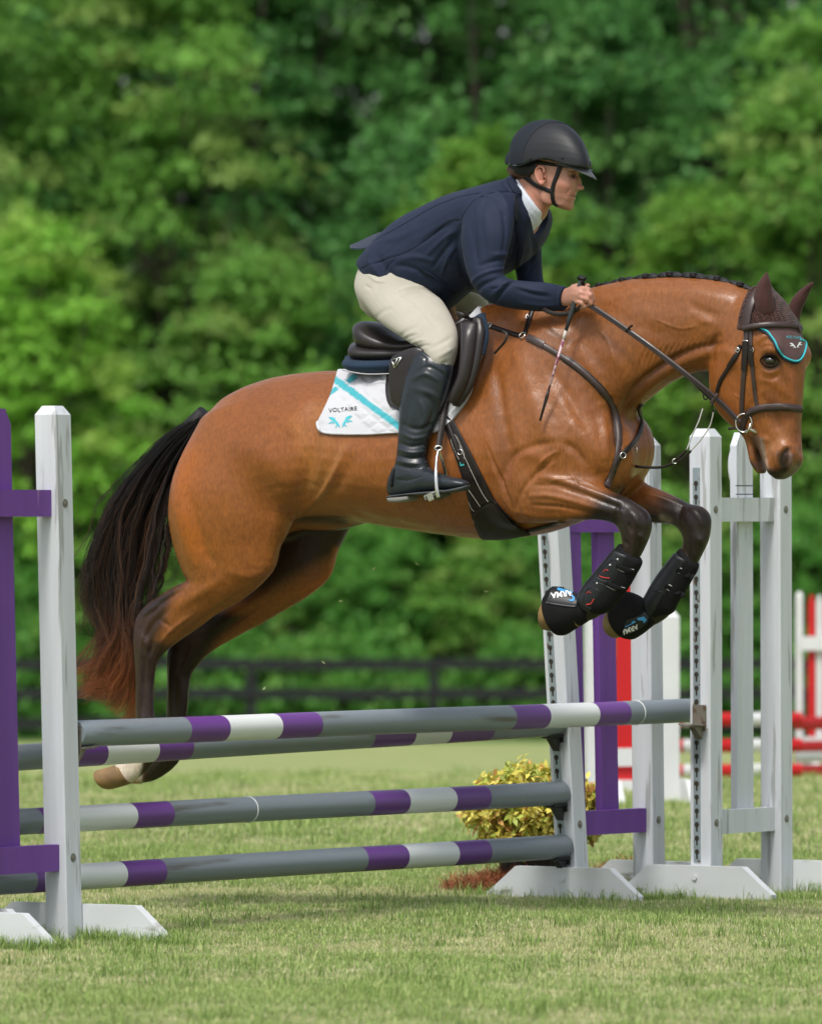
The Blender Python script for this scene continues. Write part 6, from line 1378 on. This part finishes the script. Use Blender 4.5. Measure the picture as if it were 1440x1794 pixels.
def cup(P, label, m, side=-1, flat=False):
    """pole cup hanging on a post face. P: point under the pole's end, local x towards the pole"""
    r = empty('jump_cup', matrix=Matrix.Translation(P) @ Matrix.Rotation(PA+(math.pi if side < 0 else 0), 4, 'Z')); tag(r, label, 'jump cup', 'cups holding the pole ends')
    mb = MB(); mb.box((.005, 0, -.020), (.008, .055, .095), bev=.002); mb.build('back_plate', m, r)
    n = 7; V = []; F = []
    for k in range(n):
        a = math.pi*(-.5)+(k/(n-1)-.5)*(1.5 if not flat else .9); R = .047 if not flat else .075
        for x in (.008, .085 if not flat else .095):
            w = 1.0 if x < .02 else (.72 if not flat else 1.0)
            for rr in (R, R+.006): V.append((x, rr*math.cos(a)*w, rr*math.sin(a)+(0 if not flat else .028)-(0 if x > .02 else .004)))
    for k in range(n-1):
        b = k*4; F += [(b, b+4, b+6, b+2), (b+1, b+3, b+7, b+5), (b+2, b+6, b+7, b+3), (b, b+1, b+5, b+4)]
    b = (n-1)*4; F += [(0, 2, 3, 1), (b, b+1, b+3, b+2)]
    link('cradle', mesh('cradle', V, F, False), m, r)
    mb = MB(); mb.hull([(.008, -.018, -.052), (.008, .018, -.052), (.008, -.014, -.10), (.008, .014, -.10), (.062, -.012, -.050), (.062, .012, -.050)]); mb.build('rib', m, r)
    mb = MB(); mb.tube([(.002, .0, -.03), (.002, 0, -.085)], .008, 8); mb.build('pin', m, r)
cup(np.array(B_R)-PD*.047+UP*zt-PD*0, 'bright metal cup at right end of top pole', M_CUPM, -1, True)
cup(np.array(TB)+UP*zt+PD*.004, 'rusty cup at left end of top pole', M_CUPM, 1, True)
for z, s in ((.655, 'black cup just beneath the top pole beside keyhole track'), (.400, 'black cup at right end of the third pole'), (.204, 'lowest black cup at right end of bottom pole')):
    cup(np.array(A_R)-PD*.047+UP*z-np.array((math.tan(math.radians(3.2))*z, 0, 0)), s, M_CUPB, -1)

# white pipe bracket and dark bands behind the all white standard
bk = MB(); bk.tube([at(x, y, 31.1) for x, y in [tuple(q) for q in cr([(1298, 765), (1287, 785), (1282, 808), (1283, 832), (1290, 856), (1298, 872)], 4)]], .014, 12)
tag(bk.build('pipe_bracket', M_WHITE, None, smooth=True), 'curved white pipe bracket beside the white picket below the horse chin', 'bracket')
for y in (851, 866):
    bb = MB(); p = np.array(at(1304, y, 30.62)); bb.tube([p-PD*.060, p+PD*.060], .0022, 5); tag(bb.build('dark_band', M_HOLE), ('upper' if y < 860 else 'lower')+' thin dark band round the white picket below the muzzle', 'band', 'dark bands on the white picket')
# grass clippings thrown up by the hooves
for i, (x, y, d, an, s_) in enumerate([(655, 996, 28.9, 40, 'beneath the belly'), (567, 1161, 28.6, -40, 'above the top pole in the middle'), (463, 1206, 28.8, 50, 'above the top pole left of the middle'), (731, 988, 29, -30, 'just below the belly, right of the others'), (852, 1036, 28.7, 0, 'near the purple standard'), (597, 1053, 29, 10, 'small one under the flank'), (425, 1360, 28.5, 55, 'below the second pole'), (1000, 560, 29, 20, 'by the rein')][:7]):
    p = np.array(at(x, y, d)); a = math.radians(an); u = np.array((math.cos(a), .2, math.sin(a)))*.0095; v = np.array((-math.sin(a), .1, math.cos(a)))*.0022
    o = link('grass_clipping', mesh('grass_clipping', [p-u, p-u*.2+v, p+u, p-u*.2-v*1.4+np.array((0, .001, 0))], [(0, 1, 2), (0, 2, 3)], False), mat('clipping', (.42, .46, .22), rough=.7)); tag(o, 'tiny grass clipping in the air '+s_, 'grass clipping', 'grass clippings in the air')

# ------------------------------------------------------------------ potted shrub behind the poles
def leafmesh(cent, nrm_out, size, rs, cols, aspect=.45, fold=.25):
    """leaf quads (two triangles each, creased) around given centres"""
    n = len(cent); d = rs.normal(size=(n, 3))*.8+nrm_out; d /= np.linalg.norm(d, axis=1)[:, None]
    t = rs.normal(size=(n, 3)); t = np.cross(d, t); t /= (np.linalg.norm(t, axis=1)[:, None]+1e-9); b = np.cross(d, t)
    s = size*(.6+.8*rs.random((n, 1)))
    V = np.empty((n, 4, 3)); V[:, 0] = cent; V[:, 1] = cent+t*s*.5+b*s*aspect*.5+d*s*fold*.3; V[:, 2] = cent+t*s; V[:, 3] = cent+t*s*.5-b*s*aspect*.5+d*s*fold*.3
    F = np.arange(n*4).reshape(n, 4); c = np.repeat(cols, 4, axis=0)
    return V.reshape(-1, 3), F, c
M_LEAF = mat('shrub_leaf', attr='Col', rough=.5, spec=.35, trans=.25)
M_TREELEAF = mat('tree_leaf', attr='Col', rough=.55, spec=.25, trans=.40)
M_STEM = mat('bark', (.10, .085, .065), rough=.9, vary=.25, vscale=9, bump=.6, bscale=20, stretch=(1, 1, .3))
M_POT = mat('black_nursery_pot', (.015, .015, .014), rough=.45, vary=.3, vscale=12)
M_STRAW = mat('pine_straw', attr='Col', rough=.7)
def golden_shrub(base, rx, rz, h0, seed, label):
    r = empty('potted_shrub', tuple(base)); tag(r, label, 'potted shrub', 'golden shrubs potted by the jump')
    mb = MB(); n = 20; V = []; F = []
    prof = [(.115, .0), (.145, .22), (.156, .222), (.158, .245), (.145, .245), (.135, .20)]
    for (rr, z) in prof:
        for j in range(n): a = 2*math.pi*j/n; V.append((rr*math.cos(a), rr*math.sin(a), z))
    for i in range(len(prof)-1):
        for j in range(n): F.append((i*n+j, i*n+(j+1) % n, (i+1)*n+(j+1) % n, (i+1)*n+j))
    F.append(tuple((len(prof)-1)*n+j for j in range(n))); F.append(tuple(range(n))[::-1])
    link('pot', mesh('pot', V, F, False), M_POT, r)
    rs = np.random.default_rng(seed); N = 13000
    d = rs.normal(size=(N//7, 3)); d[:, 2] = d[:, 2]*.8+.25; d /= np.linalg.norm(d, axis=1)[:, None]
    bump_ = 1+.13*np.sin(d[:, 0]*9+seed)*np.cos(d[:, 2]*8)+.10*rs.normal(size=len(d))
    c = d*bump_[:, None]*np.array((rx, rx, rz))*(.70+.30*rs.random((len(d), 1)))+np.array((0, 0, h0+rz)); c = np.repeat(c, 7, 0)
    up = np.repeat(d, 7, 0); c = c+rs.normal(size=c.shape)*.008
    depth = np.repeat(np.linalg.norm((d*bump_[:, None]), axis=1), 7)
    tip = np.repeat(rs.random(len(d)), 7)[:, None]; k = rs.random((len(c), 1))
    col = np.where(tip < .18, np.array((.74, .42, .15)), np.where(tip < .72, np.array((.78, .70, .15)), np.array((.42, .50, .09))))*(.65+.6*k)
    V, F, cc = leafmesh(c, up*.9+np.array((0, 0, .35)), 0.036, rs, col, .42)
    me = mesh('foliage', V, F, False); vcol(me, np.clip(cc, 0, 1)); link('foliage', me, M_LEAF, r)
    mb = MB()
    for k in range(9):
        a = k*2.4; mb.tube([(0.02*math.cos(a), .02*math.sin(a), .2), (.08*math.cos(a), .08*math.sin(a), h0+.08), (rx*.6*math.cos(a), rx*.6*math.sin(a), h0+rz)], [.008, .005, .002], 5)
    mb.build('stem', M_STEM, r)
SH = np.array(at(934, 897, 31.15)); SH[2] = 0
golden_shrub(SH, .24, .168, .13, 3, 'yellow green shrub with orange tips in a black pot behind the lower poles')
def straw(name, c, rx, ry, h, n, seed, label):
    rs = np.random.default_rng(seed); V = []; F = []; cols = []
    for i in range(n):
        rr = math.sqrt(rs.random()); a = rs.random()*6.283; x, y = rr*rx*math.cos(a), rr*ry*math.sin(a); z = h*(1-rr**1.5)*(.3+.7*rs.random())+.006
        an = rs.random()*6.283; el = rs.normal()*.35; L = .05+.07*rs.random(); d = np.array((math.cos(an)*math.cos(el), math.sin(an)*math.cos(el), math.sin(el)))
        s = np.cross(d, (0, 0, 1)); s = s/(np.linalg.norm(s)+1e-9)*.0011; p = np.array((x, y, z)); o = len(V)
        bend = np.array((0, 0, .012))
        V += [p-s, p+s, p+d*L*.5+s+bend, p+d*L*.5-s+bend, p+d*L+s*.4, p+d*L-s*.4]; F += [(o, o+1, o+2, o+3), (o+3, o+2, o+4, o+5)]
        cc = np.array((.30, .105, .045))*(.5+.9*rs.random()); cols += [cc]*6
    me = mesh(name, V, F, False); vcol(me, np.clip(cols, 0, 1)); o = link(name, me, M_STRAW); o.location = tuple(c); tag(o, label, 'pine straw', kind='stuff'); return o
straw('pine_straw', SH+np.array((-.07, -.05, 0)), .27, .30, .085, 5200, 5, 'reddish pine straw heaped around the potted shrub')
straw('pine_straw', np.array((*np.array(at(1092, 897, 31.6))[:2], 0)), .16, .2, .09, 2600, 6, 'reddish pine straw showing between the white feet')

# ------------------------------------------------------------------ second fence in the middle distance (red and white) and the white standard behind the purple one
M_RED = mat('red_paint', (.50, .010, .014), rough=.45, spec=.4, vary=.06, vscale=4)
M_WH2 = mat('far_white_paint', (.62, .64, .65), rough=.5, vary=.05, vscale=4)
def gp(px, d): p = np.array(at(px, 897, d)); p[2] = gz(d); return p
def simple_standard(px, d, w, h, nposts, label, rail_m, picket_ms, ang=0.0, pw=.05, fill=.62, group='standards of the red and white jump', foot=True, railz=(.22, .62, 1.0)):
    r = empty('jump_standard', tuple(gp(px, d)), ang); tag(r, label, 'jump standard', group)
    for x in np.linspace(0, w, nposts):
        mb = MB(); mb.hull([(x+sx*pw, sy*pw, z) for sx in (-1, 1) for sy in (-1, 1) for z in (-.03, h-.03)]+[(x+sx*pw*.6, sy*pw*.6, h) for sx in (-1, 1) for sy in (-1, 1)]); mb.build('post', M_WH2, r)
        if foot:
            mb = MB(); mb.hull([(x+sx*.02+.07, sy*.36, z) for sx in (-1, 1) for sy in (-1, 1) for z in (-.02, .03)]+[(x+sx*.02+.07, sy*.22, .14) for sx in (-1, 1) for sy in (-1, 1)]); mb.build('foot', M_WH2, r)
    for z in railz:
        mb = MB(); mb.box((w/2, -.0 if len(picket_ms) < 5 else -.07, z), (w-.1 if len(picket_ms) < 5 else w, .03, .09), bev=.003); mb.build('rail', rail_m, r)
    k = max(1, len(picket_ms))
    for i, m in enumerate(picket_ms or []):
        x = .05+(w-.1)*(i+.5)/k; mb = MB(); ww = (w-.1)/k*fill
        mb.hull([(x+sx*ww/2, -.036+sy*.012, z) for sx in (-1, 1) for sy in (-1, 1) for z in (.12, h-.08)]+[(x+sx*ww*.2, -.036+sy*.012, h-.02) for sx in (-1, 1) for sy in (-1, 1)]); mb.build('picket', m, r)
    return r
simple_standard(1400, 52.5, 1.1, 1.19, 2, 'red and white picket wing at right edge beyond white standard', M_WH2, [M_RED, M_WH2]*10, .1, railz=(.22, .86), pw=.022, fill=.9)
simple_standard(1043, 41, .367, .98, 2, 'blurred white standard seen between the purple pickets', M_WH2, [], .15, railz=(.25,))
def plain_pole(p0, p1, n, label, group, r=.05, start=0):
    p0, p1 = np.array(p0), np.array(p1)
    V = []; F = []; Ms = []; m = 14
    for i in range(n+1):
        p = p0+(p1-p0)*i/n
        for j in range(m): a = 2*math.pi*j/m; V.append(p+np.array((0, r*math.cos(a), r*math.sin(a))))
    for i in range(n):
        for j in range(m): F.append((i*m+j, i*m+(j+1) % m, (i+1)*m+(j+1) % m, (i+1)*m+j)); Ms.append((i+start) % 2)
    F += [tuple(range(m))[::-1], tuple(n*m+j for j in range(m))]; Ms += [0, 0]
    me = mesh('jump_pole', V, F); me.polygons.foreach_set('material_index', np.array(Ms, dtype=np.int32)); me.set_sharp_from_angle(angle=.6); o = link('jump_pole', me, [M_RED, M_WH2]); tag(o, label, 'jump pole', group); return o
for y0, s in ((1262, 'topmost red and white striped pole beyond white standard'), (1308, 'middle red and white striped pole beyond white standard'), (1352, 'bottom red and white striped pole beyond white standard')):
    a = np.array(at(1120, y0, 50)); b = np.array(at(1405, y0-2, 50.6)); plain_pole(a-(b-a)*.1, b, 6, s, 'red and white poles of the far jump', .042, 1)
for y0, s, m0 in ((1268, 'upper red pole at the right edge', 0), (1310, 'middle red pole at the right edge', 0), (1325, 'white pole at the right edge between red ones', 1), (1352, 'lowest red pole at the right edge', 0)):
    a = np.array(at(1392, y0, 51.5)); b = np.array(at(1660, y0-4, 53)); plain_pole(a, b, 1, s, 'poles at the right edge', .042, m0)
# red panel with flowers
r = empty('solid_panel', tuple(gp(1079, 44)), .1); tag(r, 'solid red panel showing beside the purple picket', 'jump panel')
mb = MB(); mb.box((.10, 0, .66), (.20, .05, 1.16), bev=.004); mb.build('board', M_RED, r)
mb = MB(); mb.box((.10, -.035, .20), (.22, .03, .10), bev=.004); mb.build('rail', M_RED, r)
mb = MB(); mb.box((.10, -.0, .045), (.28, .34, .07), bev=.004); mb.build('foot', M_WH2, r)

# ------------------------------------------------------------------ black paddock fence
M_BLACKF = mat('black_fence_paint', (.010, .011, .014), rough=.6, spec=.3, vary=.2, vscale=3, bump=.3, bscale=14, stretch=(.2, 1, 1))
fr = empty('paddock_fence', (0, 128, gz(128))); tag(fr, 'long black board fence between the lawn and the trees', 'fence')
sF = FPX/128; px_posts = [-700, -380, -60, 440-0, 760, 1080, 1400, 1720, 2040]
px_posts = [440+320*k for k in range(-5, 8)]
for p in px_posts:
    x = (p-CX)/sF; mb = MB(); mb.box((x, .0, .62), (.15, .13, 1.32), bev=.01); mb.build('post', M_BLACKF, fr)
for a, b in zip(px_posts[:-1], px_posts[1:]):
    for z in (.30, .76, 1.22):
        x0, x1 = (a-CX)/sF, (b-CX)/sF; mb = MB(); mb.box(((x0+x1)/2, -.085, z+.01*math.sin(x0)), (x1-x0-.006, .035, .17), bev=.004); mb.build('board', M_BLACKF, fr)
# ------------------------------------------------------------------ trees behind the fence
def tree_mesh(seed, h, r, n, cols, leaf=.17, low=.06):
    """crown: boughs carrying leafy clumps, each clump a shell of leaves; gaps between clumps stay open"""
    rs = np.random.default_rng(seed); nb = 190
    # clump centres inside an uneven crown volume
    cc = []; 
    while len(cc) < nb:
        z = low+(1-low)*rs.random(); prof = (math.sin(math.pi*min(1, (z*.86+.12)))**.6)
        a = rs.random()*6.283; q = math.sqrt(rs.random())**.6
        rad = r*prof*q*(.82+.30*math.sin(3*a+seed)+.15*math.sin(5*a+z*9))
        cc.append((rad*math.cos(a), rad*math.sin(a), z*h))
    cc = np.array(cc); cr_ = (.06+.17*rs.random(nb)**2)*r*1.5
    k = rs.integers(0, nb, n); d = rs.normal(size=(n, 3)); d /= np.linalg.norm(d, axis=1)[:, None]
    d[:, 2] = np.abs(d[:, 2])*.75+d[:, 2]*.25
    lump = 1+.25*np.sin(d[:, 0]*7+k)*np.sin(d[:, 1]*6+k*2)+.22*rs.normal(size=n)
    P = cc[k]+d*(cr_[k]*lump*(.55+.45*rs.random(n)**.5))[:, None]*np.array((1, 1, .9))
    tone = rs.random(nb)[k][:, None]; c0, c1, c2 = [np.array(c) for c in cols]
    col = c0*(1-tone)+c1*tone; tipm = (rs.random((nb,))[k] > .82)[:, None]; col = np.where(tipm, c2*.6+col*.4, col); col = col*(.7+.6*rs.random((n, 1)))
    V, F, c = leafmesh(P, d*.7+np.array((0, 0, .5)), leaf, rs, col, .62, .3)
    me = mesh('crown', V, F, False); vcol(me, np.clip(c, 0, 1))
    t = MB(); tr = .05+.012*h
    t.tube(cr([(0, 0, -.3), (.1*r*.3, 0, h*.2), (-.05*r, .05*r, h*.45), (0, .02*r, h*.8)], 3), list(np.linspace(tr, tr*.25, 10)), 8)
    lm = MB()
    for i in range(0, nb, 6):
        c = cc[i]; z0 = max(.08*h, c[2]*.55); b0 = np.array((0, 0, z0)); lm.tube(cr([b0, b0*.5+c*.5+np.array((0, 0, -.05*r)), c], 3), list(np.linspace(tr*.35, .012, 7)), 5)
    return me, t, lm
GA = ((.13, .300, .050), (.19, .400, .070), (.32, .42, .12)); GB = ((.065, .200, .050), (.100, .270, .062), (.17, .34, .09)); GM = ((.085, .255, .042), (.125, .33, .055), (.20, .38, .08))
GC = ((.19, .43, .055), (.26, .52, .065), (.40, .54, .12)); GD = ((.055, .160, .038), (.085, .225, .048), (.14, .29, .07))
protos = {}
def tree(kind, px, d, h, r, label, group, seed, cols, n=26000, rot=0.0, leaf=.17, name='broadleaf_tree', cat='tree', low=.06, z=None):
    root = empty(name, ((px-CX)/FPX*d, d, gz(d) if z is None else z), rot); tag(root, label, cat, group)
    if kind not in protos:
        me, t, lm = tree_mesh(seed, h, r, n, cols, leaf, low)
        a = link('crown', me, M_TREELEAF, root); b = t.build('trunk', M_STEM, root, smooth=True); c = lm.build('limbs', M_STEM, b, smooth=True); protos[kind] = (h, r, a, b, c)
    else:
        h0, r0, a, b, c = protos[kind]; a2 = a.copy(); b2 = b.copy(); c2 = c.copy(); C.objects.link(a2); C.objects.link(b2); C.objects.link(c2)
        a2.parent = root; b2.parent = root; c2.parent = b2; root.scale = (r/r0, r/r0, h/h0)
    return root
GR = 'trees of the wood behind the fence'
REAR = ['tall dark rear tree far outside the picture on the left', 'tall dark rear tree outside the left picture edge', 'tall dark rear tree just outside the left picture edge', 'tall dark rear tree at the left picture edge above the purple picket', 'tall dark rear tree filling the top left above the horse tail',
    'tall dark rear tree with black gaps left of the rider', 'tall dark rear tree straight above the rider helmet', 'tall dark rear tree at the top right corner above the horse ears', 'tall dark rear tree just outside the right picture edge', 'tall dark rear tree far outside the picture on the right']
MIDT = ['layered dark green tree far outside the picture on the left', 'layered dark green tree outside the left picture edge', 'layered dark green tree behind the left white post', 'layered dark green tree behind the rider back', 'layered dark green tree right of the rider helmet above the neck',
    'layered dark green tree beyond the horse ears at the right edge', 'layered dark green tree outside the right picture edge', 'layered dark green tree far outside the picture on the right']
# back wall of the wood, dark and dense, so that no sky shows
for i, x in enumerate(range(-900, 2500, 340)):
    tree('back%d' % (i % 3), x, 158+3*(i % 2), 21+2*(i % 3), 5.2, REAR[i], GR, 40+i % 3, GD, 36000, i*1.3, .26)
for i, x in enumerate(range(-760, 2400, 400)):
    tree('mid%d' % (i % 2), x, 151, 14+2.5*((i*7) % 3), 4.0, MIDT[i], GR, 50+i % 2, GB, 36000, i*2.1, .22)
F_ = 'front trees and saplings behind the fence'
tree('f1', 60, 134, 8.1, 2.3, 'bright yellow green young tree low at the far left', F_, 61, GC, 30000, 0, .15)
tree('f2', 290, 143, 13.6, 3.3, 'tall mid green tree with reddish tips above the horse tail', F_, 62, GA, 44000, 0, .18)
tree('f3', 470, 137, 7.6, 2.3, 'green tree with rusty new tips behind the horse quarters', F_, 63, GA, 30000, 1, .16)
tree('f2', -160, 141, 15.0, 3.4, 'tall light tree mostly beyond the left picture edge', F_, 62, GA, 1, 2.0)
tree('f4', 720, 139, 9.6, 2.4, 'blue green tree behind the rider saddle', F_, 64, GB, 30000, 0, .17)
tree('f5', 850, 136, 9.8, 2.2, 'pale green rounded tree behind the rider helmet', F_, 65, ((.13, .29, .040), (.17, .36, .05), (.26, .40, .07)), 30000, 0, .14)
tree('f5', 1230, 137, 8.9, 2.4, 'soft light green tree behind the horse neck and ears', F_, 65, GA, 1, 2.6)
tree('f3', 1430, 138, 10.6, 2.8, 'full green tree at the right picture edge above the ears', F_, 63, GA, 1, 2.2)
tree('f4', 1060, 143, 12.4, 2.7, 'dark blue green tree right of the rider helmet', F_, 64, GB, 1, 3.6)
tree('f2', 1650, 142, 14.0, 3.4, 'tall tree just beyond the right picture edge', F_, 62, GA, 1, 4.2)
tree('f1', -330, 136, 8.4, 2.6, 'bright young tree beyond the left picture edge', F_, 61, GC, 1, 2.2)
U = 'bushes along the foot of the wood'
for i, (x, d, h, r_, s) in enumerate([(230, 133, 4.2, 1.5, 'green bush behind the horse tail'), (650, 133.5, 3.3, 1.5, 'leafy bush under the horse belly left of the others'), (830, 133, 3.0, 1.3, 'round light bush under the rider boot beyond the fence'), (980, 134, 3.6, 1.5, 'bush beyond the fence beside the purple standard'),
        (1180, 133.5, 3.9, 1.5, 'bush showing between the white posts beyond the fence'), (1390, 133, 3.6, 1.4, 'bush above the red jump at the right edge'), (420, 135, 4.6, 1.5, 'dark bush between the hind legs beyond the fence'), (40, 132.5, 3.1, 1.4, 'bush behind the purple picket at the left edge'), (1560, 133, 4, 1.5, 'bush outside the picture on the right'), (-150, 133, 4, 1.5, 'bush outside the picture on the left')]):
    tree('u%d' % (i % 2), x, d, h, r_, s, U, 71+i % 2, GM if i % 2 else GA, 15000, i*1.1, .13, 'bush', 'bush', .02)
WORDS = ['nearest to the picture edge', 'second from the picture edge', 'third from the picture edge', 'fourth from the picture edge', 'fifth from the picture edge', 'farthest from the picture edge']
for i in range(6):
    for sd, nm in ((-1, 'left'), (1, 'right')):
        tree('back%d' % (i % 3), 720+sd*(1950+i*330), 155-3*(i % 2), 19+2*(i % 3), 5.4, 'tall tree of the wood outside the picture on the %s, %s' % (nm, WORDS[i]), 'trees of the wood outside the picture', 40, GD, 1, i*1.7+sd)
LOWN = ['at the far left', 'left of the purple picket', 'behind the left white post', 'behind the horse tail', 'between tail and hind legs', 'left of the dead brush', 'beneath the belly', 'right of the belly', 'left of the purple standard', 'between the purple and white standards', 'by the red wing']
for i, x in enumerate(range(-120, 1640, 165)):
    tree('low', x+40*math.sin(i*2.3), 131.2, 1.3+.5*math.sin(i*1.7)**2, 1.05, 'low light green bush right behind the black fence '+LOWN[i], 'low bushes right behind the black fence', 90, GM, 7000, i*1.9, .12, 'low_bush', 'bush', .02)
# bare grey brush
def brush(px, d, w, h, n, seed, label):
    rs = np.random.default_rng(seed); mb = MB()
    for i in range(n):
        x = (rs.random()-.5)*w; y = (rs.random()-.5)*w*.5; a = rs.normal()*.3; b = rs.normal()*.3; L = h*(.5+.6*rs.random())
        mb.tube([(x, y, 0), (x+a*L*.4, y+b*L*.4, L*.55), (x+a*L*.7+rs.normal()*.08, y+b*L*.7, L)], [.014, .009, .003], 4)
    o = mb.build('bare_brush', M_TWIG); o.location = tuple(gp(px, d)); tag(o, label, 'brush'); return o
M_TWIG = mat('dry_twigs', (.30, .26, .21), rough=.9, vary=.3, vscale=3)
brush(560, 133.5, 1.5, 1.7, 60, 8, 'dead grey twiggy brush beneath the horse belly beyond the fence')
brush(930, 133.5, .8, 1.2, 40, 9, 'small dead brush left of the white posts beyond the fence')
# ------------------------------------------------------------------ grass
def blades(seed, n, rad, h, w, cols):
    rs = np.random.default_rng(seed); V = []; F = []; cc = []
    for i in range(n):
        rr = rad*math.sqrt(rs.random()); a = rs.random()*6.283; p = np.array((rr*math.cos(a), rr*math.sin(a), -.003))
        an = rs.random()*6.283; ln = abs(rs.normal())*.55; hh = h*(.45+.85*rs.random()); s = np.array((math.cos(an+1.57), math.sin(an+1.57), 0))*w*(.7+.6*rs.random()); d = np.array((math.cos(an), math.sin(an), 0))*hh*ln
        o = len(V); V += [p-s, p+s, p+d*.35+s*.8+np.array((0, 0, hh*.55)), p+d*.35-s*.8+np.array((0, 0, hh*.55)), p+d+np.array((0, 0, hh*(1-.25*min(ln, 1))))]; F += [(o, o+1, o+2, o+3), (o+3, o+2, o+4)]
        c = np.array(cols[rs.integers(0, len(cols))])*(.75+.5*rs.random()); cc += [c*.85, c*.85, c, c, c*1.1]
    me = mesh('tuft', V, F, False); vcol(me, np.clip(cc, 0, 1)); return me
M_BLADE = mat('grass_blade', attr='Col', rough=.6, spec=.25, trans=.3)
DRY = [(.60, .57, .34), (.66, .61, .40), (.52, .51, .27), (.44, .49, .20)]; GRN = [(.20, .32, .08), (.26, .38, .10), (.34, .44, .14), (.15, .25, .06)]
tufts = []
for i, (cols, h) in enumerate([(GRN+DRY[3:], .029), (GRN+DRY[:2], .025), (DRY+GRN[:2], .021), (DRY+GRN[2:3], .018), (GRN, .055)]):
    me = blades(80+i, 46, .055, h, .0014, cols); me.materials.append(M_BLADE); tufts.append(me)
def scatter(name, x0f, y0, y1, dens, seed, label, grow=1.0):
    """grass over a strip of lawn: points carried by one object, tufts instanced by geometry nodes"""
    rs = np.random.default_rng(seed); n0 = int((y1-y0)*2*x0f(y1)*dens); y = y0+(y1-y0)*rs.random(n0); x = (rs.random(n0)*2-1)*x0f(y1)
    keep = np.abs(x) < np.array([x0f(v) for v in y]); x, y = x[keep], y[keep]; n = len(x)
    P = np.stack([x, y, vgz(y)+.006*np.sin(x*1.7+y*.9)], 1)
    if y1 > 40:
        kp = rs.random(n) < np.clip((y1-y)/(y1-y0), 0, 1)**1.3; x, y, P = x[kp], y[kp], P[kp]; n = len(x)
    f = noise3(np.stack([x, y*.8, x*0], 1), 1.3, 11, 4)*1.0+noise3(np.stack([x, y, x*0+3], 1), 6.5, 12, 2)*.75
    # lusher around the feet of the standards, out of reach of the mower
    near = np.full(n, 9.0)
    for b in (B_L, B_L-PD*.6, B_R, B_R+PD*.6, A_R, A_R+PD*.6):
        v = P[:, :2]-b[:2]; along = v@PN[:2]; acr = v@PD[:2]; near = np.minimum(near, np.hypot(np.maximum(np.abs(along)-.36, 0), acr*1.6))
    f = f-.45*np.exp(-(near/.22)**2)
    idx = np.clip(np.digitize(f+rs.normal(size=n)*.18, [-.24, -.04, .14]), 0, 3); idx[(near < .10) & (rs.random(n) < .5)] = 4; idx[rs.random(n) < .012] = 4
    me = bpy.data.meshes.new(name); me.vertices.add(n); me.vertices.foreach_set('co', P.astype(np.float32).ravel())
    for nm, dat, ty in (('pick', idx.astype(np.int32), 'INT'), ('turn', (rs.random(n)*6.283).astype(np.float32), 'FLOAT'), ('size', ((.75+.55*rs.random(n))*grow).astype(np.float32), 'FLOAT')):
        a = me.attributes.new(nm, ty, 'POINT'); a.data.foreach_set('value', dat)
    o = link(name, me); tag(o, label, 'grass', kind='stuff')
    ng = bpy.data.node_groups.new(name, 'GeometryNodeTree'); ng.interface.new_socket('Geometry', in_out='INPUT', socket_type='NodeSocketGeometry'); ng.interface.new_socket('Geometry', in_out='OUTPUT', socket_type='NodeSocketGeometry')
    gi = ng.nodes.new('NodeGroupInput'); go = ng.nodes.new('NodeGroupOutput'); ip = ng.nodes.new('GeometryNodeInstanceOnPoints'); jn = ng.nodes.new('GeometryNodeJoinGeometry')
    g2i = ng.nodes.new('GeometryNodeGeometryToInstance')
    for tme in tufts[::-1]:
        ob = TUFTOBS[tme.name]; oi = ng.nodes.new('GeometryNodeObjectInfo'); oi.inputs['Object'].default_value = ob; oi.inputs['As Instance'].default_value = False; ng.links.new(oi.outputs['Geometry'], g2i.inputs[0])
    def attr(nm, ty):
        a = ng.nodes.new('GeometryNodeInputNamedAttribute'); a.data_type = ty; a.inputs['Name'].default_value = nm; return a.outputs[0]
    ng.links.new(gi.outputs[0], ip.inputs['Points']); ng.links.new(g2i.outputs[0], ip.inputs['Instance']); ip.inputs['Pick Instance'].default_value = True
    ng.links.new(attr('pick', 'INT'), ip.inputs['Instance Index']); cx = ng.nodes.new('ShaderNodeCombineXYZ'); ng.links.new(attr('turn', 'FLOAT'), cx.inputs['Z']); ng.links.new(cx.outputs[0], ip.inputs['Rotation']); ng.links.new(attr('size', 'FLOAT'), ip.inputs['Scale'])
    ng.links.new(ip.outputs[0], go.inputs[0]); md = o.modifiers.new('tufts', 'NODES'); md.node_group = ng
    return o
TUFTOBS = {}
for i, t in enumerate(tufts):
    o = link('grass_tuft', t); o.location = (-.5+i*.25, 22.2, 0); TUFTOBS[t.name] = o; tag(o, 'low clump of grass growing at the front edge of the lawn', 'grass', 'grass clumps at the front edge', 'stuff')
scatter('grass', lambda y: .056*y+.65, 22.4, 27.5, 1300, 21, 'short mixed green and straw coloured grass in the foreground')
scatter('grass', lambda y: .056*y+.65, 27.5, 36, 1000, 22, 'mown grass of green and dry blades under the jump')
scatter('grass', lambda y: .056*y+.3, 36, 56, 300, 23, 'mown lawn reaching back towards the black fence', 1.6)
